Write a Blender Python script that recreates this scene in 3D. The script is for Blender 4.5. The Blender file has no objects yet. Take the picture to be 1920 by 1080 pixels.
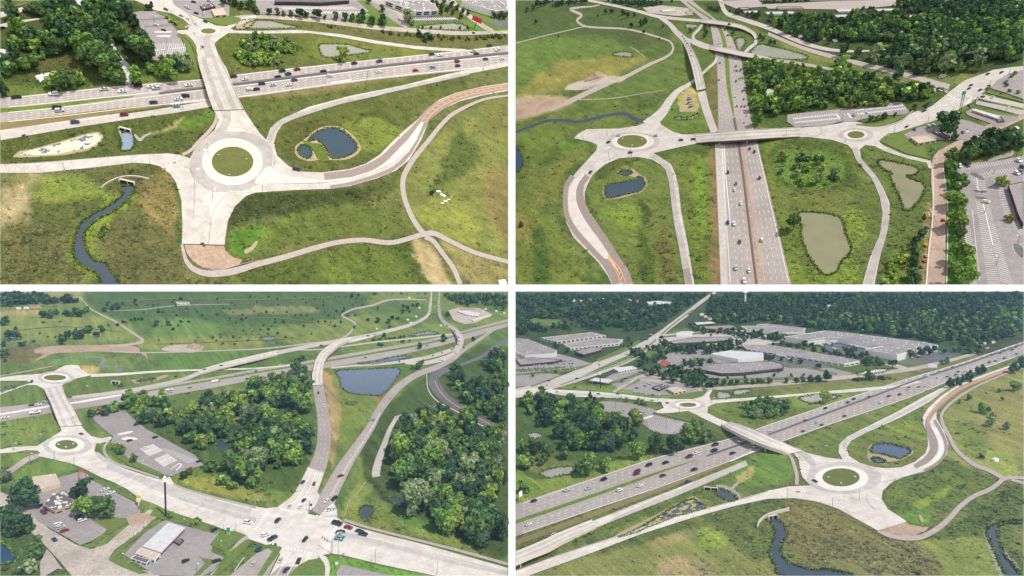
import bpy, bmesh, math, random
import numpy as np
from mathutils import Vector, Matrix, Euler
from mathutils.geometry import tessellate_polygon
random.seed(7); NR = np.random.RandomState(11)
SC = bpy.context.scene; COL = SC.collection
# ---------------------------------------------------------------- camera, sky, sun, exposure
FPX = 1100.0                                    # focal length in pixels of the 1920-wide frame
cd = bpy.data.cameras.new('camera'); cam = bpy.data.objects.new('camera', cd); COL.objects.link(cam)
cd.sensor_width = 36.0; cd.lens = 36.0*FPX/1920.0; cd.clip_start = 1.0; cd.clip_end = 90000.0
cam.rotation_euler = (math.radians(90), 0, 0); SC.camera = cam
HAZE = 1.2e-5
SUN = Vector((0.40, -0.42, 0.74)).normalized()
SC.view_settings.view_transform = 'Standard'; SC.view_settings.look = 'None'
SC.view_settings.gamma = 1.0; SC.view_settings.exposure = -0.15
w = bpy.data.worlds.new('World'); SC.world = w; w.use_nodes = True
nt = w.node_tree; nt.nodes.clear()
wo = nt.nodes.new('ShaderNodeOutputWorld'); bg = nt.nodes.new('ShaderNodeBackground'); sky = nt.nodes.new('ShaderNodeTexSky')
sky.sky_type = 'NISHITA'; sky.sun_disc = False
sky.sun_elevation = math.asin(SUN.z); sky.sun_rotation = math.atan2(SUN.x, SUN.y)
bg.inputs[1].default_value = 0.11
# white added for the gaps fills the sky below 30 degrees, clear blue above
tcw = nt.nodes.new('ShaderNodeTexCoord'); sp = nt.nodes.new('ShaderNodeSeparateXYZ'); mr = nt.nodes.new('ShaderNodeMapRange')
mr.inputs[1].default_value = 0.46; mr.inputs[2].default_value = 0.62; mr.inputs[3].default_value = 0.0; mr.inputs[4].default_value = 1.0
mxw = nt.nodes.new('ShaderNodeMix'); mxw.data_type = 'RGBA'
WHITE = 1.3
mxw.inputs[6].default_value = (WHITE/0.11, WHITE/0.11, WHITE/0.11, 1)
nt.links.new(tcw.outputs['Generated'], sp.inputs[0]); nt.links.new(sp.outputs[2], mr.inputs[0])
nt.links.new(mr.outputs[0], mxw.inputs[0]); nt.links.new(sky.outputs[0], mxw.inputs[7])
nt.links.new(mxw.outputs[2], bg.inputs[0]); nt.links.new(bg.outputs[0], wo.inputs[0])
sl = bpy.data.lights.new('sun', 'SUN'); sl.energy = 4.5; sl.angle = math.radians(0.6); sl.color = (1.0, 0.93, 0.83)
so = bpy.data.objects.new('sun', sl); COL.objects.link(so); so.rotation_euler = SUN.to_track_quat('Z', 'Y').to_euler()
cy = SC.cycles; cy.max_bounces = 5; cy.diffuse_bounces = 2; cy.glossy_bounces = 2; cy.transparent_max_bounces = 6; cy.volume_bounces = 0

# ---------------------------------------------------------------- the four pieces of land
class Panel:
    def __init__(s, key, x0, y0, x1, y1, dep, dist, word):
        s.key, s.x0, s.y0, s.x1, s.y1, s.word = key, x0, y0, x1, y1, word
        cx, cy_ = (x0+x1)/2, (y0+y1)/2
        c = Vector(((cx-960)/FPX, 1.0, -(cy_-540)/FPX)); cn = c.normalized()
        u = (Vector((0, 0, 1)) - cn*cn.z).normalized()
        d = math.radians(dep)
        s.n = (-cn*math.sin(d) + u*math.cos(d)).normalized()
        s.c0 = cn*dist; s.k = s.n.dot(s.c0)
        ax = (Vector((1, 0, 0)) - s.n*s.n.x).normalized(); ay = s.n.cross(ax)
        s.R = Matrix((ax, ay, s.n)).transposed()
        s.S = dist/FPX*1.0                       # world units per pixel at the middle
        s.W, s.Hh = int(x1-x0)+2, int(y1-y0)+2
        s.block = np.zeros((s.Hh, s.W), bool)
        s.bl = np.zeros((s.Hh, s.W), bool); s.lay = 0; s.shores = []
    def U(s, x, y, h=0.0):
        d = Vector(((x-960)/FPX, 1.0, -(y-540)/FPX))
        t = (s.k + h)/s.n.dot(d)
        return d*t
    def loc(s, x, y):                            # units per pixel at this spot
        return s.U(x, y).length/FPX
    def mat(s, x, y, ang=0.0, h=0.0):
        return Matrix.Translation(s.U(x, y, h)) @ s.R.to_4x4() @ Matrix.Rotation(ang, 4, 'Z')
    def ang(s, x, y, dx, dy):                    # ground heading that looks like the direction (dx,dy) in the view
        v = s.R.transposed() @ (s.U(x+dx, y+dy) - s.U(x, y))
        return math.atan2(v.y, v.x)
    def mark(s, poly, b=False):
        P = np.array([(p[0]-s.x0, p[1]-s.y0) for p in poly], float)
        lo = np.maximum(np.floor(P.min(0)).astype(int)-1, 0); hi = np.minimum(np.ceil(P.max(0)).astype(int)+2, [s.W, s.Hh])
        if (hi <= lo).any(): return
        X, Y = np.meshgrid(np.arange(lo[0], hi[0])+.5, np.arange(lo[1], hi[1])+.5)
        s.block[lo[1]:hi[1], lo[0]:hi[0]] |= inside(X, Y, P)
        if b: s.bl[lo[1]:hi[1], lo[0]:hi[0]] |= inside(X, Y, P)
    def blocked(s, x, y, soft=False):
        i, j = int(y-s.y0), int(x-s.x0)
        return i < 0 or j < 0 or i >= s.Hh or j >= s.W or (s.bl if soft else s.block)[i, j]

def inside(X, Y, P):
    r = np.zeros(X.shape, bool); n = len(P); j = n-1
    for i in range(n):
        xi, yi = P[i]; xj, yj = P[j]
        if yi != yj:
            r ^= ((yi > Y) != (yj > Y)) & (X < (xj-xi)*(Y-yi)/(yj-yi)+xi)
        j = i
    return r
def segdist(X, Y, P, closed=True):
    d = np.full(X.shape, 1e9); n = len(P)
    for i in range(n if closed else n-1):
        a = P[i]; b = P[(i+1) % n]; vx, vy = b[0]-a[0], b[1]-a[1]; L = vx*vx+vy*vy+1e-9
        t = np.clip(((X-a[0])*vx+(Y-a[1])*vy)/L, 0, 1)
        d = np.minimum(d, np.hypot(X-a[0]-t*vx, Y-a[1]-t*vy))
    return d

A = Panel('A', 0, 0, 953, 533.5, 41, 500, 'upper left')
B = Panel('B', 966.5, 0, 1920, 533.5, 27, 640, 'upper right')
C = Panel('C', 0, 546.5, 953, 1080, 23, 4600, 'lower left')
D = Panel('D', 966.5, 546.5, 1920, 1080, 22, 4600, 'lower right')

# ---------------------------------------------------------------- small tools
def lin(c):
    c = [v/255.0 for v in c]
    return tuple(v/12.92 if v <= .04045 else ((v+.055)/1.055)**2.4 for v in c)
def tidy(t):
    for p in ('upper left', 'upper right', 'lower left', 'lower right'):
        t = t.replace(' of the %s photo' % p, ', %s photo' % p.replace(' ', '-')).replace('%s land' % p, '%s photo' % p.replace(' ', '-'))
    t = t.replace(', , ', ', ')
    while len(t.split()) > 16 and ' the ' in t:
        i = t.rfind(' the '); t = t[:i]+' '+t[i+5:]
    if len(t.split()) > 16: t = t.replace(' photo', '')
    return t
def props(o, label=None, cat=None, group=None, kind=None):
    if label: label = tidy(label)
    if group: group = tidy(group)
    if label: o['label'] = label
    if cat: o['category'] = cat
    if group: o['group'] = group
    if kind: o['kind'] = kind
    return o
def mesh(name, V, F, mats, parent=None, mi=None, smooth=False, col=None, link=True):
    me = bpy.data.meshes.new(name); me.from_pydata([tuple(v) for v in V], [], F)
    for m in (mats if isinstance(mats, (list, tuple)) else [mats]): me.materials.append(m)
    if mi is not None: me.polygons.foreach_set('material_index', mi)
    if smooth: me.polygons.foreach_set('use_smooth', [True]*len(me.polygons))
    if col is not None:
        a = me.color_attributes.new('Col', 'FLOAT_COLOR', 'POINT')
        c = np.ones((len(V), 4), np.float32); c[:, :3] = col; a.data.foreach_set('color', c.ravel())
    me.update()
    if not link: return me
    o = bpy.data.objects.new(name, me); COL.objects.link(o)
    if parent is not None: o.parent = parent
    return o
def spl(pts, n=6, closed=False):
    P = [np.array(p, float) for p in pts]; N = len(P)
    if N < 3: n = max(n, 2)
    out = []
    for i in range(N if closed else N-1):
        p0 = P[(i-1) % N] if (closed or i > 0) else 2*P[0]-P[1]
        p1 = P[i]; p2 = P[(i+1) % N]
        p3 = P[(i+2) % N] if (closed or i+2 < N) else 2*p2-p1
        for k in range(n):
            t = k/n
            out.append(.5*((2*p1)+(p2-p0)*t+(2*p0-5*p1+4*p2-p3)*t*t+(3*p1-p0-3*p2+p3)*t**3))
    if not closed: out.append(P[-1])
    return out
def clipx(P, x, y):                               # keep ground sheets inside their land
    return min(max(x, P.x0), P.x1), min(max(y, P.y0), P.y1)
class MB:                                         # gathers faces into one mesh
    def __init__(s): s.V = []; s.F = []; s.M = []
    def add(s, V, F, m=0):
        o = len(s.V); s.V += [Vector(v) for v in V]; s.F += [tuple(i+o for i in f) for f in F]; s.M += [m]*len(F)
    def box(s, c, d, m=0, taper=1.0, rz=0.0):
        x, y, z = d[0]/2, d[1]/2, d[2]/2; V = []
        ca, sa = math.cos(rz), math.sin(rz)
        for sz in (-1, 1):
            k = taper if sz > 0 else 1.0
            for sx, sy in ((-1, -1), (1, -1), (1, 1), (-1, 1)):
                px, py = sx*x*k, sy*y*k
                V.append((c[0]+px*ca-py*sa, c[1]+px*sa+py*ca, c[2]+sz*z))
        s.add(V, [(3, 2, 1, 0), (4, 5, 6, 7), (0, 1, 5, 4), (1, 2, 6, 5), (2, 3, 7, 6), (3, 0, 4, 7)], m)
    def cyl(s, a, b, r0, r1, n=6, m=0):
        a = Vector(a); b = Vector(b); q = (b-a).to_track_quat('Z', 'Y'); V = []
        for p, r in ((a, r0), (b, r1)):
            for i in range(n):
                V.append(p + q @ Vector((math.cos(i*2*math.pi/n)*r, math.sin(i*2*math.pi/n)*r, 0)))
        s.add(V, [(i, (i+1) % n, n+(i+1) % n, n+i) for i in range(n)] + [tuple(range(n-1, -1, -1)), tuple(range(n, 2*n))], m)
    def build(s, name, mats, parent=None, **k):
        return mesh(name, s.V, s.F, mats, parent, s.M, **k)
    def data(s, name, mats): return mesh(name, s.V, s.F, mats, None, s.M, link=False)

# ---------------------------------------------------------------- materials
def nodes(name):
    m = bpy.data.materials.new(name); m.use_nodes = True; t = m.node_tree
    return m, t, t.nodes['Principled BSDF']
def noise_mat(name, c1, c2, px, S, rough=.85, c3=None, px3=None, bump=0.0, spec=.3, detail=6, stretch=None, attr=False, amt3=.5):
    """two tones mixed by noise whose grain is px pixels at ground scale S, and a third by broader noise"""
    m, t, b = nodes(name); N = t.nodes.new; L = t.links.new
    g = N('ShaderNodeNewGeometry'); vec = g.outputs['Position']
    if stretch:
        mp = N('ShaderNodeMapping'); mp.inputs['Scale'].default_value = stretch; L(vec, mp.inputs[0]); vec = mp.outputs[0]
    n1 = N('ShaderNodeTexNoise'); n1.inputs['Scale'].default_value = 1/(S*px); n1.inputs['Detail'].default_value = detail; n1.inputs['Roughness'].default_value = .65
    L(vec, n1.inputs['Vector'])
    r = N('ShaderNodeMapRange'); r.inputs[1].default_value = .32; r.inputs[2].default_value = .68; L(n1.outputs[0], r.inputs[0])
    mx = N('ShaderNodeMix'); mx.data_type = 'RGBA'; mx.inputs[6].default_value = (*c1, 1); mx.inputs[7].default_value = (*c2, 1)
    L(r.outputs[0], mx.inputs[0]); out = mx.outputs[2]
    if c3:
        n2 = N('ShaderNodeTexNoise'); n2.inputs['Scale'].default_value = 1/(S*(px3 or px*8)); n2.inputs['Detail'].default_value = 4; L(g.outputs['Position'], n2.inputs['Vector'])
        r2 = N('ShaderNodeMapRange'); r2.inputs[1].default_value = .45; r2.inputs[2].default_value = .7; r2.inputs[4].default_value = amt3; L(n2.outputs[0], r2.inputs[0])
        m2 = N('ShaderNodeMix'); m2.data_type = 'RGBA'; m2.inputs[7].default_value = (*c3, 1)
        L(r2.outputs[0], m2.inputs[0]); L(out, m2.inputs[6]); out = m2.outputs[2]
    if attr:
        a = N('ShaderNodeVertexColor'); a.layer_name = 'Col'
        mm = N('ShaderNodeMix'); mm.data_type = 'RGBA'; mm.blend_type = 'MULTIPLY'; mm.inputs[0].default_value = 1
        L(out, mm.inputs[6]); L(a.outputs[0], mm.inputs[7]); out = mm.outputs[2]
    L(out, b.inputs['Base Color']); b.inputs['Roughness'].default_value = rough
    b.inputs['Specular IOR Level'].default_value = spec
    if bump:
        bp = N('ShaderNodeBump'); bp.inputs['Strength'].default_value = bump; bp.inputs['Distance'].default_value = S*px*.6
        L(n1.outputs[0], bp.inputs['Height']); L(bp.outputs[0], b.inputs['Normal'])
    return m
def water_mat(name, col, S, rough=.12, alg=None, bright=None):
    m, t, b = nodes(name); N = t.nodes.new; L = t.links.new
    g = N('ShaderNodeNewGeometry')
    n1 = N('ShaderNodeTexNoise'); n1.inputs['Scale'].default_value = 1/(S*26); n1.inputs['Detail'].default_value = 5; L(g.outputs['Position'], n1.inputs['Vector'])
    mx = N('ShaderNodeMix'); mx.data_type = 'RGBA'; mx.inputs[6].default_value = (*[v*.82 for v in col], 1); mx.inputs[7].default_value = (*[v*1.18 for v in col], 1)
    L(n1.outputs[0], mx.inputs[0]); out = mx.outputs[2]
    if alg:
        n3 = N('ShaderNodeTexNoise'); n3.inputs['Scale'].default_value = 1/(S*alg[1]); n3.inputs['Detail'].default_value = 5; n3.inputs['Roughness'].default_value = .6; L(g.outputs['Position'], n3.inputs['Vector'])
        r = N('ShaderNodeMapRange'); r.inputs[1].default_value = alg[2]; r.inputs[2].default_value = alg[2]+.02; L(n3.outputs[0], r.inputs[0])
        m2 = N('ShaderNodeMix'); m2.data_type = 'RGBA'; m2.inputs[7].default_value = (*alg[0], 1)
        L(r.outputs[0], m2.inputs[0]); L(out, m2.inputs[6]); out = m2.outputs[2]
        r4 = N('ShaderNodeMapRange'); r4.inputs[3].default_value = rough; r4.inputs[4].default_value = .8; L(r.outputs[0], r4.inputs[0]); L(r4.outputs[0], b.inputs['Roughness'])
    else: b.inputs['Roughness'].default_value = rough
    L(out, b.inputs['Base Color'])
    n2 = N('ShaderNodeTexNoise'); n2.inputs['Scale'].default_value = 1/(S*1.5); L(g.outputs['Position'], n2.inputs['Vector'])
    bp = N('ShaderNodeBump'); bp.inputs['Strength'].default_value = .05; bp.inputs['Distance'].default_value = S*.2
    L(n2.outputs[0], bp.inputs['Height']); L(bp.outputs[0], b.inputs['Normal'])
    return m
def slab_mat(name, c1, c2, S, joint, cj, ang=0.0, stain=(.55, .5, .44), tone=.36):
    """cast concrete: paving panels with fine joints, tyre-darkened and stained patches"""
    k_ = .93 if S < .7 else 1.12
    c1, c2 = [min(.86, v*k_) for v in c1], [min(.88, v*k_) for v in c2]
    m, t, b = nodes(name); N = t.nodes.new; L = t.links.new
    g = N('ShaderNodeNewGeometry')
    n1 = N('ShaderNodeTexNoise'); n1.inputs['Scale'].default_value = 1/(S*14); n1.inputs['Detail'].default_value = 8; n1.inputs['Roughness'].default_value = .7; L(g.outputs['Position'], n1.inputs['Vector'])
    r = N('ShaderNodeMapRange'); r.inputs[1].default_value = .35; r.inputs[2].default_value = .65; L(n1.outputs[0], r.inputs[0])
    mx = N('ShaderNodeMix'); mx.data_type = 'RGBA'; mx.inputs[6].default_value = (*c1, 1); mx.inputs[7].default_value = (*c2, 1); L(r.outputs[0], mx.inputs[0])
    mp = N('ShaderNodeMapping'); mp.inputs['Rotation'].default_value = (0, 0, ang); L(g.outputs['Position'], mp.inputs[0])
    br = N('ShaderNodeTexBrick'); br.inputs['Scale'].default_value = 1/(S*joint); br.inputs['Mortar Size'].default_value = .018; br.offset = 0.0
    br.inputs['Color1'].default_value = (1, 1, 1, 1); br.inputs['Color2'].default_value = (.93, .93, .93, 1); br.inputs['Mortar'].default_value = (*cj, 1); br.inputs['Bias'].default_value = 0
    L(mp.outputs[0], br.inputs['Vector'])
    m2 = N('ShaderNodeMix'); m2.data_type = 'RGBA'; m2.blend_type = 'MULTIPLY'; m2.inputs[0].default_value = tone; L(mx.outputs[2], m2.inputs[6]); L(br.outputs[0], m2.inputs[7])
    n2 = N('ShaderNodeTexNoise'); n2.inputs['Scale'].default_value = 1/(S*60); n2.inputs['Detail'].default_value = 5; L(g.outputs['Position'], n2.inputs['Vector'])
    r2 = N('ShaderNodeMapRange'); r2.inputs[1].default_value = .5; r2.inputs[2].default_value = .72; r2.inputs[4].default_value = .55; L(n2.outputs[0], r2.inputs[0])
    m3 = N('ShaderNodeMix'); m3.data_type = 'RGBA'; m3.blend_type = 'MULTIPLY'; m3.inputs[7].default_value = (*stain, 1); L(r2.outputs[0], m3.inputs[0]); L(m2.outputs[2], m3.inputs[6])
    L(m3.outputs[2], b.inputs['Base Color']); b.inputs['Roughness'].default_value = .8; b.inputs['Specular IOR Level'].default_value = .25
    return m
def flat(name, c, rough=.7, metal=0.0, spec=.4, var=.12):
    m, t, b = nodes(name); N = t.nodes.new; L = t.links.new
    n1 = N('ShaderNodeTexNoise'); n1.inputs['Scale'].default_value = .35; n1.inputs['Detail'].default_value = 4
    g = N('ShaderNodeNewGeometry'); L(g.outputs['Position'], n1.inputs['Vector'])
    mx = N('ShaderNodeMix'); mx.data_type = 'RGBA'; mx.inputs[6].default_value = (*[v*(1-var) for v in c], 1); mx.inputs[7].default_value = (*[min(1, v*(1+var)) for v in c], 1)
    L(n1.outputs[0], mx.inputs[0]); L(mx.outputs[2], b.inputs['Base Color'])
    b.inputs['Roughness'].default_value = rough; b.inputs['Metallic'].default_value = metal; b.inputs['Specular IOR Level'].default_value = spec
    return m
def leaf_mat(name, base, use_obj=True):
    m, t, b = nodes(name); N = t.nodes.new; L = t.links.new
    a = N('ShaderNodeVertexColor'); a.layer_name = 'Col'
    mm = N('ShaderNodeMix'); mm.data_type = 'RGBA'; mm.blend_type = 'MULTIPLY'; mm.inputs[0].default_value = 1; L(a.outputs[0], mm.inputs[6])
    if use_obj:
        oi = N('ShaderNodeObjectInfo'); L(oi.outputs['Color'], mm.inputs[7])
    else: mm.inputs[7].default_value = (*base, 1)
    L(mm.outputs[2], b.inputs['Base Color']); b.inputs['Roughness'].default_value = .75; b.inputs['Specular IOR Level'].default_value = .25
    return m
MT = {}
for P in (A, B, C, D):
    S = P.S; k = P.key
    MT['conc'+k] = slab_mat('pale_concrete', lin((182, 175, 167)), lin((206, 201, 194)), S, 13, (.72, .7, .68), .35, (.80, .77, .73))
    MT['conc2'+k] = slab_mat('bright_new_concrete', lin((200, 193, 184)), lin((216, 210, 202)), S, 11, (.8, .78, .76), 1.1, (.88, .86, .83))
    MT['conc3'+k] = slab_mat('driven_concrete', lin((162, 157, 152)), lin((186, 180, 174)), S, 12, (.8, .8, .8), .6, (.8, .78, .76))
    MT['asph'+k] = noise_mat('worn_asphalt', lin((150, 141, 136)), lin((170, 162, 156)), 6, S, .9, lin((138, 129, 126)), 90, detail=8)
    MT['asph2'+k] = noise_mat('pale_worn_asphalt', lin((172, 164, 158)), lin((192, 185, 178)), 7, S, .9, lin((155, 147, 142)), 80)
    MT['newasph'+k] = noise_mat('brown_asphalt', lin((136, 122, 116)), lin((150, 137, 130)), 5, S, .9)
    MT['dark'+k] = noise_mat('dark_asphalt', lin((92, 92, 98)), lin((112, 112, 116)), 7, S, .85, lin((80, 80, 84)), 60)
    MT['path'+k] = noise_mat('path_asphalt', lin((158, 146, 140)), lin((176, 165, 158)), 5, S, .9)
    MT['lot'+k] = noise_mat('parking_asphalt', lin((136, 130, 130)), lin((160, 153, 150)), 5, S, .9, lin((128, 122, 122)), 45)
    MT['dirt'+k] = noise_mat('bare_dirt', lin((150, 126, 106)), lin((184, 162, 142)), 5, S, .95, lin((128, 108, 92)), 30, bump=.3)
    MT['sand'+k] = noise_mat('pale_sand', lin((150, 134, 106)), lin((178, 162, 132)), 4, S, .95, lin((140, 120, 96)), 16)
    MT['gravel'+k] = noise_mat('gravel', lin((152, 140, 130)), lin((196, 186, 174)), 3, S, .95, lin((130, 120, 112)), 30)
    MT['rock'+k] = noise_mat('riprap_rock', lin((112, 108, 102)), lin((186, 182, 174)), 2.2, S, .9, bump=.8)
    MT['reed'+k] = noise_mat('bright_reeds', lin((84, 108, 40)), lin((116, 138, 52)), 4, S, .9, lin((70, 92, 30)), 14, bump=.8)
    MT['lawn'+k] = noise_mat('mown_lawn', lin((82, 104, 46)), lin((106, 124, 60)), 4, S, .9, lin((108, 112, 62)), 24, bump=.2)
    MT['white'+k] = noise_mat('white_road_paint', lin((226, 224, 219)), lin((240, 238, 234)), 3, S, .7)
    MT['orange'+k] = noise_mat('orange_road_paint', lin((216, 150, 84)), lin((236, 172, 100)), 3, S, .7)
    MT['brick'+k] = noise_mat('brick_red_pavers', lin((150, 96, 70)), lin((176, 120, 92)), 2, S, .8)
    MT['tar'+k] = noise_mat('tar_seal', lin((126, 121, 117)), lin((146, 140, 136)), 2, S, .8)
    MT['kerb'+k] = noise_mat('kerb_concrete', lin((205, 198, 188)), lin((225, 220, 212)), 3, S, .8)
    MT['water'+k] = water_mat('blue_pond_water', lin((66, 80, 90)), S, .1)
    MT['wgreen'+k] = water_mat('green_silty_water', lin((134, 132, 102)), S, .35)
    MT['wgrey'+k] = water_mat('grey_pond_water', lin((150, 150, 134)), S, .3)
    MT['wdeep'+k] = water_mat('deep_blue_water', lin((54, 76, 102)), S, .15)
    MT['river'+k] = water_mat('dark_river_water', lin((72, 80, 88)), S, .15)
    MT['wbright'+k] = water_mat('shallow_water_painted_glare', lin((196, 196, 194)), S, .3)  # sky glare on the water put into its pale base colour
    MT['roof'+k] = noise_mat('grey_gravel_roof', lin((134, 128, 128)), lin((158, 152, 150)), 4, S, .9, lin((106, 102, 104)), 30)
    MT['roofd'+k] = noise_mat('dark_flat_roof', lin((92, 88, 90)), lin((112, 108, 108)), 4, S, .9)
    MT['rooft'+k] = noise_mat('tan_flat_roof', lin((176, 162, 148)), lin((196, 182, 168)), 4, S, .9)
    MT['roofw'+k] = noise_mat('pale_metal_roof', lin((176, 180, 182)), lin((206, 208, 208)), 4, S, .6)
MT['wwhite'] = flat('white_wall_panel', lin((218, 216, 212)), .6)
MT['wcream'] = flat('cream_stucco', lin((206, 188, 158)), .8)
MT['wdark'] = flat('dark_brick_wall', lin((74, 62, 62)), .8)
MT['wtan'] = flat('tan_brick_wall', lin((184, 154, 132)), .8)
MT['wred'] = flat('red_roof_tile', lin((150, 84, 62)), .8)
MT['red'] = flat('bright_red_panel', lin((214, 44, 72)), .6)
MT['glass'] = flat('dark_window_glass', lin((38, 46, 56)), .15)
MT['metal'] = flat('galvanised_steel', lin((150, 152, 154)), .45, .6)
MT['brown'] = flat('weathering_brown_steel', lin((78, 66, 58)), .6, .2)
MT['bconc'] = flat('bridge_concrete', lin((196, 186, 170)), .8)
MT['black'] = flat('black_paint', lin((32, 32, 34)), .5)
MT['whitep'] = flat('white_paint', lin((232, 232, 230)), .5)
MT['green'] = flat('green_sign_face', lin((20, 150, 112)), .5)
MT['yellow'] = flat('yellow_sign_face', lin((236, 186, 30)), .5)
MT['orangep'] = flat('orange_paint', lin((226, 110, 50)), .5)
MT['bark'] = flat('bark', lin((88, 76, 62)), .9)
MT['tyre'] = flat('tyre_rubber', lin((26, 26, 28)), .8)
MT['lens'] = flat('lamp_lens', lin((225, 225, 215)), .3)
MT['leaf'] = leaf_mat('foliage', (1, 1, 1)); MT['leafs'] = leaf_mat('foliage_of_the_wood', (1, 1, 1), False)
def paint_mat():
    m, t, b = nodes('car_paint'); oi = t.nodes.new('ShaderNodeObjectInfo'); t.links.new(oi.outputs['Color'], b.inputs['Base Color'])
    b.inputs['Roughness'].default_value = .3; b.inputs['Coat Weight'].default_value = .5; return m
MT['paint'] = paint_mat()

# ---------------------------------------------------------------- ground sheets
def rings(P): P.lay += 1; return P.lay*P.S*.012
def sheet(P, name, pts, mat, smooth=True, kind='structure', block=True, n=5, h=None, **k):
    q = spl([p[:2] for p in pts], n, True) if smooth else [np.array(p[:2], float) for p in pts]
    q = [clipx(P, *p) for p in q]
    if any(t in name for t in ('pond', 'river', 'lake', 'pool', 'stream')) and 'bank' not in name and not name.startswith('shallow'): P.shores.append(q)
    if block: P.mark(q)
    hh = rings(P) if h is None else h
    V = [P.U(x, y, hh) for x, y in q]
    T = tessellate_polygon([[Vector((x, y, 0)) for x, y in q]])
    F = []
    for t in T:
        a, b_, c = (Vector((q[i][0], q[i][1], 0)) for i in t)
        if (b_-a).cross(c-a).z > 0: t = (t[0], t[2], t[1])
        F.append(tuple(t))
    o = mesh(name, V, F, MT.get(mat, None) if mat in MT else MT[mat+P.key])
    return props(o, kind=kind, **k)
def offs(q):
    """unit normals in the view along a sampled line"""
    q = np.array(q)[:, :2]; d = np.gradient(q, axis=0); L = np.hypot(d[:, 0], d[:, 1])+1e-9
    return np.stack([-d[:, 1]/L, d[:, 0]/L], 1)
def strip(P, name, pts, mat, off=0.0, w=None, n=8, kind='structure', block=True, hgt=None, h=None, mb=None, edge=None, **k):
    """a ribbon along pts (x, y, half width px[, raised height px])"""
    q = np.array(spl(pts, n)); nn = offs(q)
    W = q[:, 2] if w is None else np.full(len(q), w)
    base = (rings(P) if h is None else h) if mb is None else mb[1]
    c = q[:, :2] + nn*(off*(q[:, 2:3] if edge else 1.0))
    Lf = c + nn*W[:, None]; Rt = c - nn*W[:, None]
    if block: P.mark([tuple(p) for p in Lf] + [tuple(p) for p in Rt[::-1]])
    H = q[:, 3]*P.S if q.shape[1] > 3 else np.zeros(len(q))
    V = []
    for i in range(len(q)):
        V.append(P.U(*clipx(P, *Lf[i]), base+H[i])); V.append(P.U(*clipx(P, *Rt[i]), base+H[i]))
    F = [(2*i, 2*i+1, 2*i+3, 2*i+2) for i in range(len(q)-1)]
    F = [f for f in F if (V[f[0]]-V[f[2]]).length > P.S*.4]
    if mb is not None:
        mb[0].add(V, F); return q
    o = mesh(name, V, F, MT[mat] if mat in MT else MT[mat+P.key]); props(o, kind=kind, **k)
    return o
def lerpline(ea, eb, t, n=60):
    def res(e):
        e = np.array(spl(e, 10)); d = np.r_[0, np.cumsum(np.hypot(*np.diff(e[:, :2], axis=0).T))]; s = np.linspace(0, d[-1], n)
        return np.stack([np.interp(s, d, e[:, j]) for j in range(2)], 1)
    return res(ea)*(1-t)+res(eb)*t
def resample(q, step):
    q = np.array(q, float); d = np.r_[0, np.cumsum(np.hypot(*np.diff(q[:, :2], axis=0).T))]
    n = max(2, int(d[-1]/step)+1); s = np.linspace(0, d[-1], n)
    return np.stack([np.interp(s, d, q[:, j]) for j in range(q.shape[1])], 1)
class Marks:
    """painted lines of one piece of land, one sheet"""
    def __init__(s, P, mat, name='road_markings'): s.P, s.mat, s.name, s.mb, s.h = P, mat, name, MB(), None
    def seg(s, a, b, w, hz=0.0):
        P = s.P; a = np.array(a[:2], float); b = np.array(b[:2], float); d = b-a; L = math.hypot(*d)
        if L < 1e-3: return
        n = np.array((-d[1], d[0]))/L*w
        Q = [a+n, b+n, b-n, a-n]
        if min(q[0] for q in Q) < P.x0 or max(q[0] for q in Q) > P.x1 or min(q[1] for q in Q) < P.y0 or max(q[1] for q in Q) > P.y1: return
        s.mb.add([P.U(q[0], q[1], s.h+hz) for q in Q], [(0, 1, 2, 3)])
    def line(s, q, w, hz=None):
        for i in range(len(q)-1): s.seg(q[i], q[i+1], w, 0 if hz is None else hz[i])
    def dash(s, q, w, on, off_, grow=False):
        w *= .52
        r = resample(q, 1.0); i = 0; n = len(r)
        while i+on < n: s.seg(r[int(i)], r[int(i+on)], w); i += on+off_
    def build(s):
        o = s.mb.build(s.name, MT[s.mat+s.P.key]); props(o, kind='structure'); return o
    def open(s): s.h = rings(s.P); return s

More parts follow.
